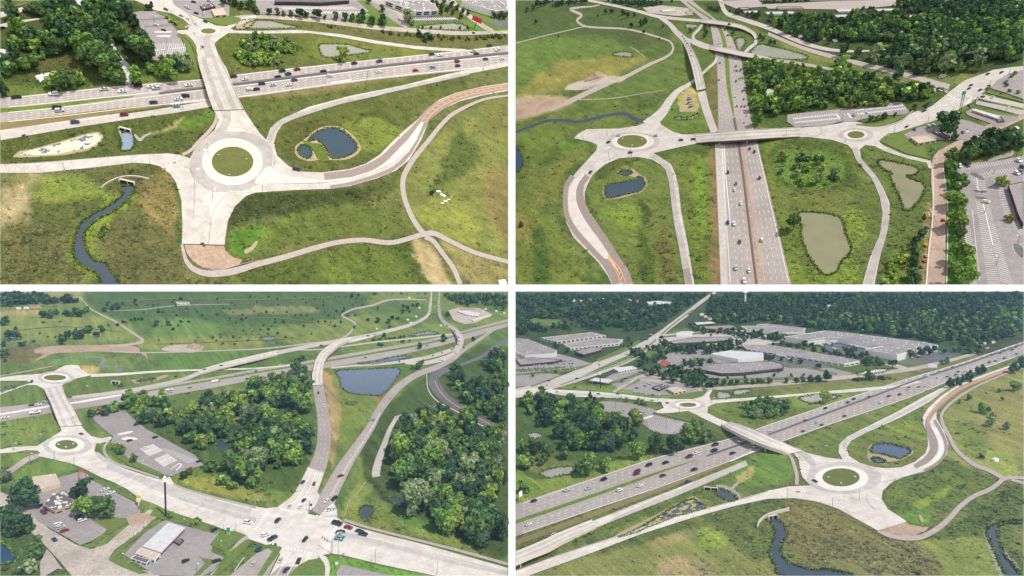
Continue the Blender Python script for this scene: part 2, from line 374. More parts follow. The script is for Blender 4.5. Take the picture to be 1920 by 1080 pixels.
# value noise
_L = NR.rand(256, 256)
def vn(x, y):
    xi = np.floor(x).astype(int); yi = np.floor(y).astype(int); fx = x-xi; fy = y-yi
    fx = fx*fx*(3-2*fx); fy = fy*fy*(3-2*fy)
    g = lambda a, b: _L[a % 256, b % 256]
    return (g(xi, yi)*(1-fx)+g(xi+1, yi)*fx)*(1-fy)+(g(xi, yi+1)*(1-fx)+g(xi+1, yi+1)*fx)*fy
def fbm(x, y, o=4):
    r = 0; a = .5; t = 0
    for i in range(o):
        r = r+a*vn(x*2**i+17*i, y*2**i+5*i); t += a; a *= .55
    return r/t
def ground(P, base, alt, zones):
    """the land: a fine sheet whose grass kinds differ from place to place, closed below into a slab of earth"""
    st = 2.5
    xs = np.linspace(P.x0, P.x1, int((P.x1-P.x0)/st)+1); ys = np.linspace(P.y0, P.y1, int((P.y1-P.y0)/st)+1)
    X, Y = np.meshgrid(xs, ys)
    fy = (Y-P.y0)/(P.y1-P.y0); vs = .45+.55*fy                 # feature size shrinks with distance
    u = X/90+P.x0; v = (np.log(.35+fy)*3.2)*2.2+P.y0
    n1 = fbm(u*1.3, v*1.3); n2 = fbm(u*4+9, v*4+3); n3 = fbm(X/(7*vs), Y/(4*vs), 3)
    col = np.array(lin(base))[None, None]*np.ones(X.shape+(3,)); c2 = np.array(lin(alt))
    t = np.clip((n1-.45)*6+(n2-.5)*5+.3, 0, 1)[..., None]; col = col*(1-t)+c2*t
    rough = np.full(X.shape, .6)
    wx = X+(fbm(X/30, Y/20)-.5)*26*vs+(n3-.5)*8; wy = Y+(fbm(X/30+50, Y/20)-.5)*14*vs+(n3-.5)*4
    for z in zones:
        poly, c, fe = z[0], z[1], z[2]; ro = z[3] if len(z) > 3 else None
        pr = np.array(spl(poly, 4, True)) if len(poly) > 3 else np.array(poly, float)
        if len(z) > 4 and z[4]: ins = inside(X, Y, pr); dd = segdist(X, Y, pr)
        else: ins = inside(wx, wy, pr); dd = segdist(wx, wy, pr)
        m = np.clip(.5+np.where(ins, dd, -dd)/max(fe, .5), 0, 1)
        mm = (m*(.8+.2*np.clip((n2-.3)*3, 0, 1)))[..., None]
        col = col*(1-mm)+np.array(lin(c))*mm
        if ro is not None: rough = rough*(1-m)+ro*m
    n4 = fbm(X/(16*vs)+70, Y/(8*vs)+31, 4)
    col = col*(.62+.5*n3+.32*n2)[..., None]*(1+(n4-.5)[..., None]*np.array((.75, .5, .35)))
    lum = col.mean(-1, keepdims=True); col = (lum+(col-lum)*.75)*np.array((1.17, 1.14, .84))*{'A': .70, 'B': .80, 'C': .92, 'D': .93}[P.key]
    P.gcol, P.grough, P.gst = col, rough, st
    V = [P.U(x, y, 0) for y in ys for x in xs]; nx, ny = len(xs), len(ys)
    F = [(j*nx+i, (j+1)*nx+i, (j+1)*nx+i+1, j*nx+i+1) for j in range(ny-1) for i in range(nx-1)]
    cl = col.reshape(-1, 3)
    # earth below
    rim = [i for i in range(nx)] + [j*nx+nx-1 for j in range(1, ny)] + [(ny-1)*nx+i for i in range(nx-2, -1, -1)] + [j*nx for j in range(ny-2, 0, -1)]
    cx, cy_ = (P.x0+P.x1)/2, (P.y0+P.y1)/2; o = len(V)
    rp = [(x, ys[0]) for x in xs]+[(xs[-1], y) for y in ys[1:]]+[(x, ys[-1]) for x in xs[-2::-1]]+[(xs[0], y) for y in ys[-2:0:-1]]
    for x, y in rp: V.append(P.U(cx+(x-cx)*.985, cy_+(y-cy_)*.97, 0)*1.03)
    m = len(rim); F += [(rim[i], rim[(i+1) % m], o+(i+1) % m, o+i) for i in range(m)]; F.append(tuple(o+i for i in range(m)))
    cl = np.vstack([cl, np.tile(np.array(lin((110, 90, 70))), (m, 1))])
    g = mesh('ground', V, F, MT['ground'+P.key], col=cl); props(g, kind='structure')
for P in (A, B, C, D):
    MT['ground'+P.key] = noise_mat('wild_grassland', (.80, .82, .78), (1.58, 1.54, 1.46), 1.8, P.S, .95, (.95, .93, .88), 40, bump=.5, spec=.1, attr=True, detail=8)
def gsample(P, x, y):
    i = min(int((y-P.y0)/P.gst), P.gcol.shape[0]-1); j = min(int((x-P.x0)/P.gst), P.gcol.shape[1]-1)
    return P.gcol[i, j], P.grough[i, j]
def cover(P, count):
    """tufts of tall grass and weeds wherever nothing else lies"""
    V = []; F = []; cols = []; R = P.R; ax = R.col[0]; ay = R.col[1]; nz = P.n
    k = 0; tries = 0
    while k < count and tries < count*6:
        tries += 1
        x = P.x0+3+random.random()*(P.x1-P.x0-6); fy = random.random()**.8; y = P.y0+3+fy*(P.y1-P.y0-5)
        if P.blocked(x, y): continue
        c, ro = gsample(P, x, y)
        if random.random() > ro+.08: continue
        vs = .45+.55*fy
        cl = fbm(np.array(x/9/vs), np.array(y/5/vs), 3)
        if cl < .40: continue
        k += 1; s = P.loc(x, y)*vs*(1.0+1.6*random.random()*(ro+.2)); o = P.U(x, y)
        big = random.random() < .03; s *= 1.9 if big else .85; cc = np.array(c)*(.6 if big else 0.6+1.25*random.random()**1.2)*np.array((1+.18*(random.random()-.5), 1, 1+.2*(random.random()-.5)))
        for q in range(3):
            a = random.random()*6.283; dx = ax*math.cos(a)+ay*math.sin(a); dz = nz*(.3+.35*random.random())+(ay*math.cos(a)-ax*math.sin(a))*(.8+.5*random.random())
            b0 = o+dx*s*(random.random()-.5)*1.6-(ax*math.sin(a))*s*.3; n0 = len(V)
            V += [b0-dx*s*.6, b0+dx*s*.6, b0+dx*s*.5+dz*s, b0-dx*s*.45+dz*s*.9]; F.append((n0, n0+1, n0+2, n0+3))
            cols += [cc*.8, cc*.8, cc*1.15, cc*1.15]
    for q in P.shores:                            # reeds and sedge round the water
        r = resample(list(q)+[q[0]], 1.3)
        for p in r:
            for k_ in range(3):
                x, y = p[0]+random.gauss(0, 1.3), p[1]+random.gauss(-.4, .9)
                if not (P.x0+3 < x < P.x1-3 and P.y0+3 < y < P.y1-3): continue
                i, j = int(y-P.y0), int(x-P.x0); fy = (y-P.y0)/(P.y1-P.y0)
                s = P.loc(x, y)*(.5+.5*fy)*(1.3+1.5*random.random()); o = P.U(x, y)
                cc = np.array(lin(random.choice(((62, 82, 34), (84, 108, 40), (112, 136, 48), (70, 84, 42)))))*(.8+.5*random.random())
                for q_ in range(2):
                    a = random.random()*6.283; dx = ax*math.cos(a)+ay*math.sin(a); dz = nz*.8+(ay*math.cos(a)-ax*math.sin(a))*.6; n0 = len(V)
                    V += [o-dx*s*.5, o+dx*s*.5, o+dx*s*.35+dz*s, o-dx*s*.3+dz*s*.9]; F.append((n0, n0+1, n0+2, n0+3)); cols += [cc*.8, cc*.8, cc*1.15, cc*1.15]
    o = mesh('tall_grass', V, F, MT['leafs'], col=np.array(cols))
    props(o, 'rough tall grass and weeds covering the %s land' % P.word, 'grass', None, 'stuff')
for P in (A, B, C, D):
    k = P.key
    MT['alg'+k] = water_mat('algae_water_painted_glare', lin((96, 112, 130)), P.S, .25, (lin((204, 196, 172)), 9, .44))  # pale patches paint sky glare into the algae pond's colour
    MT['algy'+k] = water_mat('yellow_algae_water', lin((74, 84, 100)), P.S, .25, (lin((172, 158, 84)), 9, .50))
    MT['culvw'+k] = water_mat('pale_rippled_water', lin((128, 142, 160)), P.S, .3)
    MT['verge'+k] = noise_mat('dry_verge', lin((118, 106, 70)), lin((136, 124, 86)), 3, P.S, .95, lin((98, 100, 58)), 12, bump=.4)
    MT['isle'+k] = noise_mat('roundabout_grass', lin((84, 98, 48)), lin((104, 108, 58)), 3, P.S, .95, lin((118, 108, 66)), 16, bump=.4)
    MT['field'+k] = noise_mat('thick_green_growth', lin((64, 84, 36)), lin((112, 130, 48)), 3.5, P.S, .95, lin((84, 100, 40)), 20, bump=1.0)
MT['pinkB'] = noise_mat('reddish_gravel', lin((158, 136, 122)), lin((186, 164, 150)), 4, B.S, .95, lin((142, 122, 110)), 30)
MT['barr'] = flat('dark_barrier_concrete', lin((96, 94, 92)), .8)
# ---------------------------------------------------------------- trees
def crown_np(seed, nleaf, conifer=False, tall=1.0, lobes=9, leaf=.085, lean=False):
    """crown one unit wide: lumpy boughs carrying separate leaf sprays; returns verts, faces, painted shade"""
    r = np.random.RandomState(seed); V = []; F = []; C = []
    if conifer:
        L = [(0, 0, z, .5*(1-z/1.75)*(.9+.2*r.rand()), .16) for z in np.linspace(.18, 1.62, 9)]
    else:
        L = [(.04*r.normal(), .04*r.normal(), .48*tall, .29, .3*tall)]
        ex = .7+.6*r.rand()
        for i in range(lobes):
            a = r.rand()*6.28; rr = .1+.33*r.rand(); z = (.2+.72*r.rand())*tall; s = .08+.15*r.rand()
            L.append((rr*math.cos(a), rr*math.sin(a), z, s, s*(.85+.3*r.rand())))
    tot = sum(l[3]**2 for l in L)
    # opaque inner boughs, the crown's inner shadow painted in as darker colour
    for l in L:
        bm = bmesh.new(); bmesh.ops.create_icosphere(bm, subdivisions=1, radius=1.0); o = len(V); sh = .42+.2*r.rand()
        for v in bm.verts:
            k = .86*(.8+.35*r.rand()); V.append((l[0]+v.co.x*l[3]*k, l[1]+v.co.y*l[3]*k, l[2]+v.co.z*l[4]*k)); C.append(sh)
        for f in bm.faces: F.append(tuple(v.index+o for v in f.verts))
        bm.free()
    for l in L:
        n = int(nleaf*l[3]**2/tot); br = .7+.5*r.rand()
        for i in range(n):
            d = r.normal(size=3); d /= np.linalg.norm(d)+1e-9
            if d[2] < -.6: d[2] = -d[2]
            p = np.array((l[0]+d[0]*l[3], l[1]+d[1]*l[3], l[2]+d[2]*l[4]))*1.0; p[:2] *= 1+.1*(r.rand()-.3); p += d*.04*(r.rand()-.2)
            nn = d+r.normal(size=3)*.55; nn /= np.linalg.norm(nn)
            t = np.cross(nn, r.normal(size=3)); t /= np.linalg.norm(t)+1e-9; b = np.cross(nn, t); s = leaf*(.5+.8*r.rand())
            o = len(V); sh = br*(.62+.6*r.rand())*(.8+.3*(p[2]/tall))  # random leaf tone, light from above painted in towards the crown top
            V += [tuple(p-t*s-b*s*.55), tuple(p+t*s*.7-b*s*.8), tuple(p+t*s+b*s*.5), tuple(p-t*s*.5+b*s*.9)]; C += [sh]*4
            F.append((o, o+1, o+2, o+3))
    return np.array(V), F, np.array(C)
def crown_mesh(name, a):
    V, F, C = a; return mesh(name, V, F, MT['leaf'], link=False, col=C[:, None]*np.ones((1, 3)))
CR = {'round': [crown_mesh('crown', crown_np(i, 760, lobes=10+i % 5, leaf=.062, tall=.92+.06*(i % 3))) for i in range(9)],
      'tall': [crown_mesh('crown', crown_np(20+i, 760, tall=1.4, lobes=13, leaf=.066)) for i in range(3)],
      'conifer': [crown_mesh('crown', crown_np(30+i, 380, True, leaf=.07)) for i in range(2)],
      'bush': [crown_mesh('crown', crown_np(40+i, 260, tall=.62, lobes=6, leaf=.1)) for i in range(2)]}
def trunk_mesh(seed, bare=False):
    r = random.Random(seed); m = MB(); m.cyl((0, 0, -.02), (.01, 0, .42), .035, .022, 7)
    for i in range(5):
        a = i*1.26+r.random(); z = .2+.05*i; m.cyl((0, 0, z), (.24*math.cos(a), .24*math.sin(a), z+.3), .016, .006, 5)
    return m.data('trunk', MT['bark'])
TR = [trunk_mesh(i) for i in range(3)]
LOW = [crown_np(60+i, 150, lobes=7, leaf=.12) for i in range(6)]
TREES = []; BUDGET = 292
TONE = [('mid green', (62, 86, 46)), ('dark green', (42, 66, 44)), ('yellowish green', (94, 114, 52)), ('fresh green', (82, 110, 50)),
        ('grey green', (92, 108, 80)), ('deep green', (47, 72, 46)), ('olive brown', (92, 86, 54))]
def tone(i, f=1.0):
    c = lin(TONE[i][1]); return (min(1, c[0]*f*2.0), min(1, c[1]*f*1.92), min(1, c[2]*f*1.6))
def tone_(i, f=1.0): return tuple(min(1, v*f*1.9) for v in lin(TONE[i][1]))
def tree(P, x, y, w, kind='round', tn=None, where='', single=None):
    """x, y: foot of the tree in the view; w: crown width in pixels"""
    if tn is None: tn = random.choice([0, 0, 1, 3, 3, 5, 2, 5])
    TREES.append((P, x, y, w, kind, tn, where, single))
def inpoly(x, y, P_):
    return bool(inside(np.array([[x]]), np.array([[y]]), np.array(P_, float))[0, 0])
def gap_ok(x, y, w_, g): return float(fbm(np.array(x/(w_*2.6)+31.7), np.array(y/(w_*1.7)+7.3), 2)) > g
def wood(P, poly, w0, w1, where, gap=.72, tones=None, kinds=('round',), keep=1.0, gaps=.40, avoid=True):
    """trees standing through an area; w0 at its far side, w1 at its near side"""
    ya = min(p[1] for p in poly); yb = max(p[1] for p in poly); xa = min(p[0] for p in poly); xb = max(p[0] for p in poly)
    pts = []; y = ya
    while y <= yb:
        t = (y-ya)/(yb-ya+1e-6); w_ = w0+(w1-w0)*t; x = xa+random.random()*w_
        while x < xb:
            px = x+(random.random()-.5)*w_*.7; py = y+(random.random()-.5)*w_*.35; ww = w_*random.choice((.45, .6, .7, .8, .9, 1.0, 1.15))
            if inpoly(px, py, poly) and random.random() < keep and not (avoid == 2 and (P.blocked(px, py, True) or P.blocked(px, py-ww*.4, True) or P.blocked(px-ww*.4, py-ww*.3, True) or P.blocked(px+ww*.4, py-ww*.3, True))) and not (avoid == 1 and (P.blocked(px, py) or P.blocked(px, py-ww*.5) or P.blocked(px-ww*.38, py-2) or P.blocked(px+ww*.38, py-2))) and P.x0+ww*.56 < px < P.x1-ww*.56 and py > P.y0+ww*(1.3 if P.y0 > 9 else .55) and gap_ok(px, py, w_, gaps):
                tree(P, px, py, ww, random.choice(kinds), random.choice(tones) if tones else None, where)
            x += w_*gap*(.75+.5*random.random())
        y += w_*gap*.5
LEAN = {}
def up_px(P, x, y):
    """height in units that shows one pixel tall at this spot"""
    a = P.U(x, y); b = a+P.n*P.S; px = 960+FPX*b.x/b.y; py = 540-FPX*b.z/b.y
    return P.S/max(math.hypot(px-x, py-y), 1e-6)
def plant_trees():
    single = [t for t in TREES if t[7]]; rest = sorted([t for t in TREES if not t[7]], key=lambda t: -t[3])
    ind = single+rest[:BUDGET-len(single)]; mass = rest[BUDGET-len(single):]
    by = {}
    for t in ind: by.setdefault((t[0].key, t[6], t[5], t[4]) if not t[7] else (id(t),), []).append(t)
    for key, L in by.items():
        L.sort(key=lambda t: t[1])
        for i, (P, x, y, w, kind, tn, where, sg) in enumerate(L):
            nm = {'round': 'tree', 'tall': 'tree', 'conifer': 'conifer_tree', 'bush': 'bush'}[kind]
            r = bpy.data.objects.new(nm, None); COL.objects.link(r)
            s = P.loc(x, y)*w
            fz = .95+.2*random.random()
            r.matrix_world = P.mat(x, y, random.random()*6.28) @ Matrix.Diagonal((s, s*(.9+.2*random.random()), s*fz, 1))
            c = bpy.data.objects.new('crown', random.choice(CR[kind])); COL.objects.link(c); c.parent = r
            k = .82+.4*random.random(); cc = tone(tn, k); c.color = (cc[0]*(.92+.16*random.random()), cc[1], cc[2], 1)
            if kind != 'bush':
                t_ = bpy.data.objects.new('trunk', random.choice(TR)); COL.objects.link(t_); t_.parent = r
            shp = {'round': 'broad tree', 'tall': 'tall tree', 'conifer': 'pointed conifer', 'bush': 'bush'}[kind]
            if sg: lab = sg
            else:
                lab = '%s %s %s' % (TONE[tn][0], shp, where)
                if len(L) > 1: lab += ', %s from left' % ordn(i+1)
            props(r, lab, 'bush' if kind == 'bush' else 'tree', None if sg else 'trees '+where)
    # the rest read as one mass per piece of land
    for P in (A, B, C, D):
        V = []; F = []; C_ = []; n0 = 0
        for (Q, x, y, w, kind, tn, where, sg) in mass:
            if Q is not P: continue
            v, f, c = random.choice(LOW); s = P.loc(x, y)*w; a = random.random()*6.28
            M = np.array(P.R)@np.array(((math.cos(a), -math.sin(a), 0), (math.sin(a), math.cos(a), 0), (0, 0, 1)))
            zz = {'conifer': 1.5, 'tall': 1.3, 'bush': .7}.get(kind, 1.0)
            v2 = (v*np.array((s, s, s*zz*(.9+.2*random.random()))))@M.T+np.array(P.U(x, y))
            V.append(v2); F += [tuple(i+n0 for i in q) for q in f]; n0 += len(v)
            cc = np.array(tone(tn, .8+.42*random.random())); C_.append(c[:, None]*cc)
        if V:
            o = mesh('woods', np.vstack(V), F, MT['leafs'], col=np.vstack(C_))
            props(o, 'dense far woods and thickets of the %s land' % P.word, 'woods', None, 'stuff')
ORD = ['', 'first', 'second', 'third', 'fourth', 'fifth', 'sixth', 'seventh', 'eighth', 'ninth', 'tenth']
def ordn(i):
    if i < 11: return ORD[i]
    return '%d%s' % (i, {1: 'st', 2: 'nd', 3: 'rd'}.get(i % 10 if i % 100 not in (11, 12, 13) else 0, 'th'))

# ---------------------------------------------------------------- vehicles (length 1 along x)
def prism(m, prof, y0, y1, mi, inset=0.0):
    n = len(prof); V = [(x, y0+(inset if z > .2 else 0), z) for x, z in prof]+[(x, y1-(inset if z > .2 else 0), z) for x, z in prof]
    m.add(V, [(i, (i+1) % n, n+(i+1) % n, n+i) for i in range(n)][::1]+[tuple(range(n-1, -1, -1)), tuple(range(n, 2*n))], mi)
def car_parts(kind):
    b = MB(); g = MB(); W = .2
    if kind == 'sedan':
        prism(b, [(-.5, .06), (.5, .06), (.5, .15), (.42, .19), (.22, .205), (-.34, .21), (-.48, .2), (-.5, .15)], -W, W, 0)
        prism(b, [(-.22, .292), (-.02, .3), (.06, .292), (.06, .282), (-.22, .282)], -W*.76, W*.76, 0)
        prism(g, [(-.36, .206), (.24, .204), (.07, .286), (-.22, .288)], -W*.93, W*.93, 0, .018)
    elif kind == 'suv':
        prism(b, [(-.5, .08), (.5, .08), (.5, .2), (.44, .235), (.24, .25), (-.47, .255), (-.5, .22)], -W*1.04, W*1.04, 0)
        prism(b, [(-.44, .378), (.02, .382), (.09, .37), (.09, .36), (-.44, .36)], -W*.84, W*.84, 0)
        prism(g, [(-.48, .25), (.23, .248), (.1, .364), (-.44, .368)], -W*.98, W*.98, 0, .02)
    elif kind == 'pickup':
        prism(b, [(-.5, .1), (.5, .1), (.5, .21), (.44, .24), (.26, .25), (-.08, .25), (-.08, .15), (-.48, .15), (-.48, .24), (-.5, .24)], -W*1.04, W*1.04, 0)
        for s in (-1, 1): b.box((-.28, s*W*.99, .2), (.4, .025, .1), 0)
        prism(b, [(-.04, .352), (.1, .352), (.14, .342), (.14, .335), (-.04, .335)], -W*.84, W*.84, 0)
        prism(g, [(-.07, .248), (.25, .246), (.14, .34), (-.05, .342)], -W*.96, W*.96, 0, .02)
    wh = MB()
    for sx in (-.31, .31):
        for s in (-1, 1):
            wh.cyl((sx, s*W*.86, .07), (sx, s*W*1.03, .07), .072, .072, 10)
    return b, g, wh
VEH = {}; SMALL = {}; wm = MB(); wm.cyl((0, -.018, .07), (0, .018, .07), .072, .072, 12); wm = wm.data('wheel', MT['tyre'])
for kd in ('sedan', 'suv', 'pickup'):
    b, g, wh = car_parts(kd); VEH[kd] = (b.data('car', MT['paint']), g.data('windows', MT['glass']))
    al = MB(); al.add(b.V, b.F, 0); al.add(g.V, g.F, 1); al.add(wh.V, wh.F, 2); SMALL[kd] = al.data('car', [MT['paint'], MT['glass'], MT['tyre']])
def truck_parts():
    t = MB(); t.box((-.12, 0, .16), (.74, .155, .2)); c = MB()
    prism(c, [(.28, .04), (.5, .04), (.5, .15), (.42, .17), (.4, .24), (.28, .25)], -.07, .07, 0)
    w_ = MB()
    for x in (-.42, -.36, .26, .44):
        for s in (-1, 1): w_.cyl((x, s*.055, .035), (x, s*.078, .035), .035, .035, 10)
    f = MB(); f.box((-.05, 0, .052), (.7, .05, .02))
    return c.data('truck', MT['paint']), t.data('trailer', MT['whitep']), w_.data('wheels', MT['tyre']), f.data('chassis', MT['black'])
VEH['truck'] = truck_parts()
CARC = {'white': (225, 225, 224), 'silver': (186, 190, 194), 'grey': (120, 124, 130), 'black': (38, 40, 46), 'blue': (52, 74, 110), 'red': (150, 34, 44), 'teal': (110, 150, 150), 'darkblue': (40, 52, 74), 'yellow': (226, 180, 40), 'maroon': (104, 36, 44), 'tan': (170, 150, 120)}
CARS = []
def car(P, x, y, d, col='white', kind='sedan', L=12, where='', h=0, label=None):
    """d: heading as seen (dx, dy); L: length in pixels if seen sideways"""
    CARS.append((P, x, y, d, col, kind, L, where, h, label))
def park_cars():
    by = {}
    L0 = sorted([c for c in CARS if c[5] != 'truck' and c[5] != 'pickup'], key=lambda c: (bool(c[9]), c[6]))[:-292]; ids = set(id(c) for c in L0); V = []; F = []; Cc = []; n0 = 0
    for (P, x, y, d, col, kind, L, where, h, lab) in L0:      # the smallest of the parked and driving cars, as one mass
        sm = SMALL[kind]; M = P.mat(x, y, P.ang(x, y, d[0], d[1]), (h*up_px(P, x, y)+P.S*1.6 if h else (P.lay*.012+.1)*P.S)) @ Matrix.Scale(P.loc(x, y)*L, 4)
        vc = {}
        for p in sm.polygons:
            for v in p.vertices: vc[v] = lin(CARC[col]) if p.material_index == 0 else (.02, .025, .03)
            F.append(tuple(v+n0 for v in p.vertices))
        V += [M @ v.co for v in sm.vertices]; Cc += [vc.get(i, (0, 0, 0)) for i in range(len(sm.vertices))]; n0 = len(V)
    o = mesh('small_far_cars', V, F, MT['leafs'], col=np.array(Cc)); props(o, 'rows and queues of the smallest far off parked and moving cars', 'cars', None, 'stuff')
    for c in CARS:
        if id(c) in ids: continue
        by.setdefault((c[0].key, c[7], c[4], c[5]) if not c[9] else (id(c),), []).append(c)
    for L_ in by.values():
        L_.sort(key=lambda c: c[1])
        for i, (P, x, y, d, col, kind, L, where, h, lab) in enumerate(L_):
            a = P.ang(x, y, d[0], d[1]); s = P.loc(x, y)*L
            nm = {'truck': 'semi_truck', 'pickup': 'pickup_truck'}.get(kind, 'car')
            vs = VEH[kind] if L > 8.5 or kind == 'truck' else (SMALL[kind],); o = bpy.data.objects.new(nm, vs[0]); COL.objects.link(o)
            o.matrix_world = P.mat(x, y, a, (h*up_px(P, x, y)+P.S*1.6 if h else (P.lay*.012+.1)*P.S)) @ Matrix.Scale(s, 4)
            c3 = lin(CARC[col]); o.color = (*c3, 1)
            if kind != 'truck' and len(vs) > 1:
                for sx in (-.31, .31):
                    for sy in (-.19, .19):
                        k = bpy.data.objects.new('wheel', wm); COL.objects.link(k); k.parent = o; k.location = (sx, sy, 0)
            for n_, me in zip(('windows',) if kind != 'truck' else ('trailer', 'wheels', 'chassis'), vs[1:]):
                k = bpy.data.objects.new(n_, me); COL.objects.link(k); k.parent = o
            if not lab:
                cn = 'dark blue' if col == 'darkblue' else col
                kn = {'suv': 'tall car', 'sedan': 'car', 'pickup': 'pickup truck', 'truck': 'semi truck'}[kind]
                lab = '%s %s %s' % (cn, kn, where)
                if len(L_) > 1: lab += ', %s from left' % ordn(i+1)
            props(o, lab, {'truck': 'truck', 'pickup': 'pickup truck'}.get(kind, 'car'), 'vehicles '+where)

# ---------------------------------------------------------------- poles and signs
POLES = []
def pole(P, x, y, hpx, where, arm=4, mat='metal', side=1):
    POLES.append((P, x, y, hpx, where, arm, mat, side))
def raise_poles():
    by = {}
    for p in POLES: by.setdefault((p[0].key, p[4]), []).append(p)
    for L in by.values():
        L.sort(key=lambda p: p[1])
        for i, (P, x, y, hpx, where, arm, mat, side) in enumerate(L):
            H = hpx*up_px(P, x, y); s = P.loc(x, y)
            m = MB(); m.cyl((0, 0, 0), (0, 0, H), s*.42, s*.26, 6); m.cyl((0, 0, 0), (0, 0, s*1.2), s*.7, s*.7, 6)
            if arm: m.cyl((0, 0, H*.98), (side*arm*s, 0, H*1.02), s*.22, s*.18, 5)
            o = m.build('street_lamp', MT[mat]); o.matrix_world = P.mat(x, y, 0, 0)
            k = MB(); k.box((side*(arm*s+s*.8) if arm else 0, 0, H*1.02), (s*2.2, s*1.1, s*.5)); e = k.build('lamp_head', MT['lens'], o)
            lab = 'thin %s street lamp %s' % ('brown' if mat == 'brown' else 'grey', where)
            if len(L) > 1: lab += ', %s from left' % ordn(i+1)
            props(o, lab, 'street lamp', 'street lamps '+where)

# ---------------------------------------------------------------- buildings
def building(P, name, roof, hpx, wall, roofm, label, cat='building', win=None, hvac=0, parapet=.7, hs=1.0, wmat='glass', stripe=None, hmat='whitep'):
    """roof: outline of the roof as seen; hpx: wall height as seen"""
    cx = sum(p[0] for p in roof)/len(roof); cy_ = sum(p[1] for p in roof)/len(roof)
    H = hpx*up_px(P, cx, cy_+hpx)
    top = [P.U(x, y, H) for x, y in roof]; foot = [v-P.n*(H) for v in top]
    e = bpy.data.objects.new(name, None); COL.objects.link(e); e.matrix_world = Matrix.Translation(sum(foot, Vector())/len(foot)) @ P.R.to_4x4()
    inv = e.matrix_world.inverted()
    topl = [inv @ v for v in top]; n = len(topl)
    area = sum(topl[i].x*topl[(i+1) % n].y-topl[(i+1) % n].x*topl[i].y for i in range(n))
    if area < 0: topl = topl[::-1]
    s = P.loc(cx, cy_)
    cen = sum(topl, Vector())/n
    m = MB(); V = [Vector((v.x, v.y, 0)) for v in topl]+[Vector((v.x, v.y, H)) for v in topl]
    # parapet ring
    inn = []
    for v in topl:
        d = Vector((cen.x-v.x, cen.y-v.y, 0)); inn.append(Vector((v.x, v.y, H))+d.normalized()*min(s*1.2, d.length*.1))
    V += inn; V += [v-Vector((0, 0, s*parapet)) for v in inn]
    F = []
    for i in range(n):
        j = (i+1) % n; F += [(i, j, n+j, n+i), (n+i, n+j, 2*n+j, 2*n+i), (2*n+i, 2*n+j, 3*n+j, 3*n+i)]
    m.add(V, F); m.build('walls', MT[wall], e)
    T = tessellate_polygon([[Vector((v.x, v.y, 0)) for v in inn]]); Fr = []
    for t in T:
        a, b, c = (inn[i] for i in t); t = tuple(t)
        if (b-a).cross(c-a).z < 0: t = (t[0], t[2], t[1])
        Fr.append(t)
    ro = mesh('roof', [v-Vector((0, 0, s*parapet*.8)) for v in inn], Fr, MT[roofm+P.key] if roofm+P.key in MT else MT[roofm], e)
    if hvac:
        r = random.Random(int(cx*7+cy_)); k = 0; tr = 0; polyl = [(v.x, v.y) for v in inn]
        xs = [v.x for v in inn]; ys = [v.y for v in inn]
        while k < min(hvac, 90) and tr < 3000:
            tr += 1; x = r.uniform(min(xs), max(xs)); y = r.uniform(min(ys), max(ys))
            if not inpoly(x, y, polyl): continue
            k += 1; b = MB(); q = s*hs*(.6+.9*r.random()); b.box((x, y, H-s*parapet*.8+q*.25), (q*1.5, q, q*.5), 0, .9); b.build('roof_unit', MT[hmat], ro)
    cam_l = inv @ Vector((0, 0, 0))
    if win:
        # win: (bands, window width, gap, low, high) in pixels / fractions
        bands, ww, gg, lo, hi = win
        for i in range(n):
            a = Vector((topl[i].x, topl[i].y, 0)); b = Vector((topl[(i+1) % n].x, topl[(i+1) % n].y, 0)); d = b-a; L = d.length
            nn = Vector((d.y, -d.x, 0)).normalized()
            if nn.dot(cam_l-a) < 0 or L < s*8: continue
            d.normalize(); cnt = max(1, int(L/(s*(ww+gg)))); cnt = min(cnt, 24); stp = L/cnt
            for q in range(bands):
                z0 = H*(lo+(hi-lo)*(q+.12)/bands); z1 = H*(lo+(hi-lo)*(q+.88)/bands)
                for c in range(cnt):
                    u0 = (c+.5)*stp-stp*.5*ww/(ww+gg); u1 = (c+.5)*stp+stp*.5*ww/(ww+gg); o = nn*s*.12; z = Vector((0, 0, 1))
                    pp = [a+d*u0+o+z*z0, a+d*u1+o+z*z0, a+d*u1+o+z*z1, a+d*u0+o+z*z1]; pb = [p-nn*s*.3 for p in pp]
                    mesh('window', pp+pb, [(0, 1, 2, 3), (4, 7, 6, 5), (0, 4, 5, 1), (1, 5, 6, 2), (2, 6, 7, 3), (3, 7, 4, 0)], MT[wmat], e)
    if stripe:
        sm = MB()
        for i in range(n):
            a = Vector((topl[i].x, topl[i].y, 0)); b = Vector((topl[(i+1) % n].x, topl[(i+1) % n].y, 0)); d = b-a; nn = Vector((d.y, -d.x, 0)).normalized()*s*.15
            z0 = Vector((0, 0, H*stripe[0])); z1 = Vector((0, 0, H*stripe[1])); sm.add([a+nn+z0, b+nn+z0, b+nn+z1, a+nn+z1], [(0, 1, 2, 3)])
        sm.build('wall_band', MT[stripe[2]], e)
    for dy in (0, hpx*.5, hpx): P.mark([(x, y+dy) for x, y in roof], True)
    props(e, label, cat); return e
